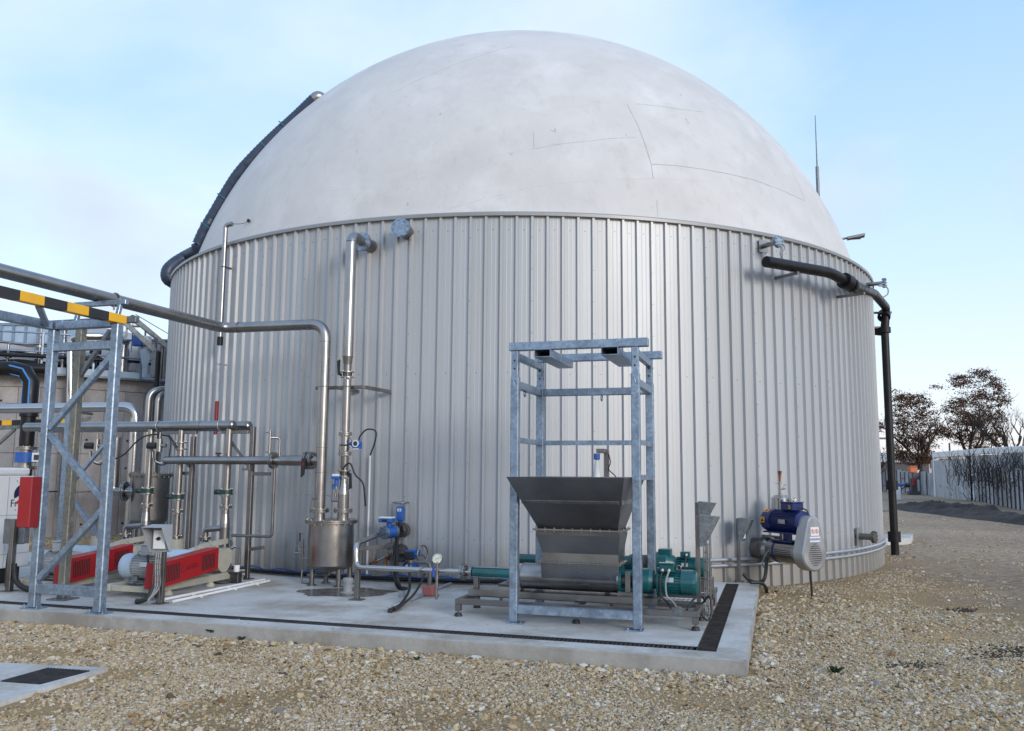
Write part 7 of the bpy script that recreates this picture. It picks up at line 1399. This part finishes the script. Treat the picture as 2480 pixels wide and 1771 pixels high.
# fence line
FP = [pg(2095, 1186), pg(2216, 1197), pg(2284, 1202), pg(2350, 1211), pg(2376, 1215), pg(2445, 1229), pg(2500, 1241), pg(2580, 1262)]
fn = thing('metal_fence', 'worn grey sheet fence with dark posts along the far edge of the yard', 'fence', FP[3])
rr = random.Random(5); posts = 0; up_ = ZV
for i in range(len(FP) - 1):
    a, c = FP[i], FP[i + 1]; L = (c - a).length; n = max(1, round(L / 1.35)); d = (c - a).normalized(); nrm_ = d.cross(ZV)
    for k in range(n):
        p0, p1 = a.lerp(c, k / n), a.lerp(c, (k + 1) / n); h = 1.95 + rr.uniform(-.22, .12); b = B(); m_ = 8; V = []
        for j in range(m_ + 1):
            p = p0.lerp(p1, .02 + .95 * j / m_) + nrm_ * (.035 if j % 2 else -.0); V += [p + ZV * -.02, p + ZV * h]
        b.cur = 0; b.add(V, [(2 * j, 2 * j + 2, 2 * j + 3, 2 * j + 1) for j in range(m_)]); b.obj('fence_sheet', rr.choice(['fence_sheet', 'fence_sheet_pale', 'fence_sheet_pale', 'fence_sheet_pale', 'fence_sheet_dark']) if 'fence_sheet_pale' in MATS else (mat('fence_sheet_pale', (.40, .435, .475), .55, .1, .3, 2.5, dirt=(.17, .15, .14), dscale=1.3, damt=.8, stretch=(1, 1, .25)), mat('fence_sheet_dark', (.16, .17, .19), .55, .1, .3, 2.5), 'fence_sheet')[-1], fn)
        b = B(); b.beam(p0 + nrm_ * .09, p0 + nrm_ * .09 + ZV * (h + rr.uniform(-.1, .15)), .07, .07, ch=0); b.obj('fence_post', 'fence_dark', fn)
        if rr.random() < .6: b = B(); z = rr.choice((.55, 1.3)); b.beam(p0 + nrm_ * .08 + ZV * z, p1 + nrm_ * .08 + ZV * z, .05, .06, ch=0); b.obj('fence_rail', 'fence_dark', fn)
# white portal frame overgrown with dry vines
nW = Vector((.93, -.37, 0)) * 2.2; W0 = pg(2321, 1207) + Vector((0.1, 3.2, 0)); W1 = pg(2384, 1216) + Vector((.6, 2.0, 0)); W2 = FP[7] + nW; HT_ = pY(2321, 1106, W0.y).z
wf = thing('white_portal', 'white beam and posts framing a pale panelled wall behind the far fence', 'frame', W0)
for p in (W0, W1): b = B(); b.beam(Vector((p.x, p.y, GZ)), Vector((p.x, p.y, HT_)), .34, .34, ch=.02); b.obj('post', 'white', wf)
b = B(); b.beam(Vector((W0.x, W0.y, HT_ + .1)), Vector((W1.x, W1.y, HT_ + .1)), .36, .42, ch=.03, ext=.17); b.obj('beam', 'white', wf)
b = B(); zz = HT_ - .15; b.beam(Vector((W1.x, W1.y, HT_ + .15)), Vector((W2.x, W2.y, zz)), .3, .36, ch=.03); b.obj('beam', 'white', wf)
for k in range(11):
    p0 = W1.lerp(W2, k / 11) + Vector((0, .25, 0)); p1 = W1.lerp(W2, (k + .97) / 11) + Vector((0, .25, 0)); b = B(); b.prism([Vector((p0.x, p0.y, GZ)), Vector((p1.x, p1.y, GZ)), Vector((p1.x, p1.y, HT_ - .1 + (zz - HT_) * (k + 1) / 11)), Vector((p0.x, p0.y, HT_ - .1 + (zz - HT_) * k / 11))], Vector((0, .08, 0))); b.obj('wall_panel', ('fence_sheet', 'fence_sheet_dark', 'fence_sheet')[k % 3], wf)
for k in range(4):
    p0 = W0.lerp(W1, k / 4) + Vector((0, .6, 0)); p1 = W0.lerp(W1, (k + .96) / 4) + Vector((0, .6, 0)); b = B(); b.prism([Vector((p0.x, p0.y, GZ)), Vector((p1.x, p1.y, GZ)), Vector((p1.x, p1.y, HT_ - .3)), Vector((p0.x, p0.y, HT_ - .3))], Vector((0, .08, 0))); b.obj('wall_panel', 'fence_sheet', wf)
vn = B(); rv = random.Random(9)
for k in range(520):
    t = rv.random(); base = (W0.lerp(W1, rv.random()) - Vector((0, rv.uniform(.3, 1.5), 0)) if rv.random() < .3 else W1.lerp(W2, t * .95) - nW * rv.uniform(.15, .8)); p = Vector((base.x, base.y, GZ + rv.uniform(.7, 2.2))); pts = [p]
    for j in range(4): p = p + Vector((rv.uniform(-.15, .15), rv.uniform(-.3, .3), rv.uniform(.1, .4))); pts.append(p)
    vn.tube(pts, rv.uniform(.008, .016), 4, caps=False)
for k in range(60):
    base = W0.lerp(W2, rv.random() * .7); p = Vector((base.x, base.y - rv.uniform(.6, 1.4), GZ)); pts = [p]
    for j in range(3): p = p + Vector((rv.uniform(-.25, .25), rv.uniform(-.1, .1), rv.uniform(.1, .35))); pts.append(p)
    vn.tube(pts, .014, 4, caps=False)
struct(vn.obj('dry_vines', 'bark', org=W1), 'stuff')
# pillar, drum, orange kit, lamp poles
p = pg(2222, 1198); t = thing('white_pillar', 'slim white boxed pillar in front of the far fence', 'pillar', p); b = B(); b.box(p + ZV * 1.0, (.42, .3, 2.0), XA, ch=.02); b.obj('shaft', 'white', t); b = B(); b.box(p + ZV * 2.04, (.5, .38, .08), XA, ch=.01); b.obj('cap', 'fence_dark', t)
p = pg(2172, 1213); t = thing('chemical_tank', 'white upright container with blue top on the gravel before the far fence', 'container', p); b = B(); b.box(p + ZV * .45, (.42, .42, .9), XA, ch=.06); b.box(p + ZV * .42, (.44, .44, .03), XA, ch=.005); b.obj('container', 'white', t); b = B(); b.lathe(p + ZV * .9, ZV, [(0, .14), (.06, .24), (.20, .22), (.24, .05)], 14); b.cyl(p + ZV * 1.0 + RT * .2, p + ZV * 1.02 + RT * .55, .09, n=10); b.obj('dosing_pump', 'valve_blue', t); b = B(); b.cyl(p + ZV * 1.0 + RT * .55, p + ZV * .98 + RT * .85, .14, n=10); b.curve([p + RT * .6 + ZV * .9, p + RT * .3 + ZV * .72, p - RT * .1 + ZV * .85], .03); b.obj('pump_motor', 'rubber', t)
p = pg(2186, 1197) + Vector((0, -2, 0)); t = thing('orange_machine', 'small orange machine with a red cylinder beside the far fence', 'machine', p)
b = B(); b.box(p + ZV * 2.0, (.62, .5, .42), XA, ch=.05); b.box(p + ZV * 2.28, (.5, .4, .1), XA, ch=.03); b.obj('cab', 'orange', t); b = B(); b.box(p + ZV * 1.5 + RT * .2, (.5, .3, .55), XA, ch=.02); b.box(p + ZV * .8, (.5, .4, 1.0), XA, ch=.02); b.box(p + ZV * .15, (.9, .5, .3), XA, ch=.04); b.obj('chassis', 'fence_dark', t); b = B(); b.cyl(p + ZV * .75 - RT * .12 - Vector((0, .35, 0)), p + ZV * 1.35 - RT * .12 - Vector((0, .35, 0)), .13, n=12); b.obj('red_cylinder', 'dark_red', t)
for x, y, lab in ((2262, 1092, 'thin dark pole behind the far fence left of the white portal'), (2299, 1073, 'taller thin dark pole beside the white portal')):
    p = pY(x, y, 76); b = B(); b.cyl((p.x, p.y, GZ), (p.x, p.y, p.z), .10, .07, n=8); tag(b.obj('pole', 'fence_dark', org=(p.x, p.y, GZ)), lab, 'pole')
# far building
c = pY(2288, 1120, 120.); t = thing('low_building', 'pale low building with shallow roof far behind the fence', 'building', (c.x, c.y, GZ)); zt_ = pY(2288, 1112, 120).z
b = B(); b.box((c.x, c.y + 5, (zt_ + GZ) / 2), (9.0, 10, zt_ - GZ), XA); b.obj('wall', 'far_wall', t); b = B(); z2 = pY(2288, 1096, 120).z; b.prism([(c.x - 4.8, c.y - .4, zt_), (c.x + 4.8, c.y - .4, zt_), (c.x + 3.0, c.y - .4, z2), (c.x - 3.0, c.y - .4, z2)], Vector((0, 11, 0))); b.obj('roof', 'far_roof', t)
for i in range(5): b = B(); b.box((c.x - 3.2 + i * 1.6, c.y - .03, zt_ - .9), (.9, .06, .8), XA); b.obj('window', 'glass_dark', t)
c = pY(2140, 1128, 95.); t = thing('dark_shed', 'dark low shed behind the fence beyond the black downpipe', 'shed', (c.x, c.y, GZ)); b = B(); z2 = pY(2140, 1120, 95).z; b.box((c.x, c.y + 3, (z2 + GZ) / 2), (10.0, 6, z2 - GZ), XA); b.obj('wall', 'fence_dark', t); b = B(); b.prism([(c.x - 5.3, c.y - .3, z2), (c.x + 5.3, c.y - .3, z2), (c.x + 5.3, c.y + 3, z2 + 1.0), (c.x - 5.3, c.y + 3, z2 + 1.0)], ZV * .12); b.obj('roof', 'far_roof', t)
# ------------------------------------------------------------ trees
def leaf_mat(name, c1, c2, c3):
    mt = bpy.data.materials.new(name); mt.use_nodes = True; n = mt.node_tree.nodes; l = mt.node_tree.links; b = n['Principled BSDF']; g_ = n.new('ShaderNodeNewGeometry'); rp_ = n.new('ShaderNodeValToRGB'); e = rp_.color_ramp.elements; e[0].color = (*c1, 1); e[1].color = (*c3, 1); q = e.new(.5); q.color = (*c2, 1)
    l.new(g_.outputs['Random Per Island'], rp_.inputs[0]); l.new(rp_.outputs[0], b.inputs['Base Color']); b.inputs['Roughness'].default_value = .7; b.inputs['Specular IOR Level'].default_value = .2; MATS[name] = mt
leaf_mat('leaf_brown', (.065, .030, .020), (.115, .050, .030), (.070, .052, .026))
def tree(name, label, base, H_, blobs, seed, trunk_h, nl=6500, leaf=.16, lean=0.0, leaves=True):
    rr = random.Random(seed); base = Vector(base); t = thing(name, label, 'tree', base); b = B(); tips = []
    def branch(p, d, L, r, depth):
        pts = [p]; n = 4; q = Vector(p); dd = Vector(d)
        for i in range(n):
            dd = (dd + Vector((rr.uniform(-.25, .25), rr.uniform(-.25, .25), rr.uniform(-.05, .2)))).normalized(); q = q + dd * (L / n); pts.append(q)
        b.tube(pts, r, 6 if depth < 2 else 4, caps=False, rf=lambda i: 1 - .13 * i)
        if depth >= (3 if leaves else 4): tips.append(q); return
        for k in range(3 if depth < 2 else (2 if leaves else 3)):
            a = rr.uniform(0, 6.28); w = Vector((math.cos(a), math.sin(a) * .8, rr.uniform(.1, .9))); branch(pts[rr.randint(2, 4)], (dd * .55 + w * .8).normalized(), L * rr.uniform(.55, .75), r * .5, depth + 1)
    b.tube([base - ZV * .1, base + ZV * trunk_h * .5 + RT * lean * .4, base + ZV * trunk_h + RT * lean], .22, 10, rf=lambda i: 1.2 - .2 * i)
    top = base + ZV * trunk_h + RT * lean
    for k in range(6): a = k * 1.05 + rr.uniform(-.3, .3); branch(top - ZV * rr.uniform(0, .8), Vector((math.cos(a) * .8, math.sin(a) * .7, rr.uniform(.5, 1.1))).normalized(), (H_ - trunk_h) * rr.uniform(.32, .48), .13, 0)
    b.obj('trunk', 'bark', t)
    if leaves:
        V = []; F = []; tot = sum(w for *_, w in blobs); cl = []
        for (bx, bz, rx, rz, w) in blobs:                       # clumps of leaves spread through every bough
            for k in range(int(w / tot * nl / 34)):
                a = rr.uniform(0, 6.28); s_ = rr.random()**.42; ph = rr.uniform(-1, 1); rr_ = math.sqrt(1 - ph * ph)
                cl.append((base + RT * (bx + rx * s_ * math.cos(a) * rr_) + Vector((0, rx * s_ * math.sin(a) * rr_ * .8, 0)) + ZV * (bz + rz * s_ * ph), rr.uniform(.18, .46)))
        for (c_, cr_) in cl:
            for k in range(34):
                p = c_ + Vector((rr.gauss(0, cr_ * .75), rr.gauss(0, cr_ * .75), rr.gauss(0, cr_ * .34))); ax = Vector((rr.uniform(-1, 1), rr.uniform(-1, 1), rr.uniform(-.9, .3))).normalized(); bx_ = ax.cross(Vector((rr.uniform(-1, 1), rr.uniform(-1, 1), rr.uniform(-1, 1)))).normalized(); L = leaf * rr.uniform(.6, 1.4); w = L * .5
                i = len(V); V += [p, p + ax * L * .5 + bx_ * w * .5, p + ax * L, p + ax * L * .5 - bx_ * w * .5]; F.append((i, i + 1, i + 2, i + 3))
        lb = B(); lb.add(V, F); lb.obj('crown', 'leaf_brown', t)
    return t
Yt = 75.; px_m = 2071 / Yt
def blob(base, x, y, rx, ry, w): p = pY(x, y, base.y); return (p.x - base.x, p.z - base.z, rx / px_m, ry / px_m, w)
b1 = pY(2232, 1200, 76.); b1.z = GZ
tree('brown_tree', 'broad tree in dark brown leaf behind the fence, shorter of the two', b1, 9.2, [blob(b1, *q) for q in ((2185, 965, 28, 28, 1.1), (2225, 972, 30, 24, 1), (2180, 1010, 30, 32, 1.3), (2235, 1015, 38, 26, 1.2), (2200, 1060, 42, 30, 1.6), (2245, 1068, 30, 26, 1), (2175, 1095, 22, 26, .8), (2215, 1105, 40, 28, 1.6), (2270, 1040, 20, 14, .35), (2272, 940, 16, 8, .1), (2250, 1110, 14, 14, .4), (2130, 1035, 14, 14, .3))], 11, 3.2, 15000, .155)
b2 = pY(2352, 1200, 78.); b2.z = GZ
tree('brown_tree', 'tallest tree in dark brown leaf rising behind the white portal', b2, 11, [blob(b2, *q) for q in ((2340, 925, 36, 20, .8), (2375, 905, 30, 16, .6), (2400, 930, 34, 22, .8), (2310, 985, 34, 22, 1), (2360, 965, 48, 26, 1.5), (2420, 965, 26, 26, .8), (2330, 1020, 52, 26, 1.6), (2390, 1010, 46, 30, 1.7), (2345, 1060, 50, 24, 1.2), (2410, 1060, 34, 24, .9), (2290, 1050, 22, 16, .4), (2320, 915, 18, 10, .2), (2380, 1085, 40, 14, .5))], 12, 3.6, 17000, .155)
b3 = pY(2440, 1200, 72.); b3.z = GZ
tree('bare_tree', 'bare leafless tree with fine twigs beside the taller brown tree', b3, 9.5, [], 17, 3.6, leaves=False, lean=.3)
b4 = pY(2120, 1200, 82.); b4.z = GZ
tree('bare_tree', 'bare thin tree seen just past the black downpipe', b4, 5.5, [], 19, 1.6, leaves=False)
# ============================================================ tidy
for o in bpy.data.objects:
    if '_o' in o: del o['_o']
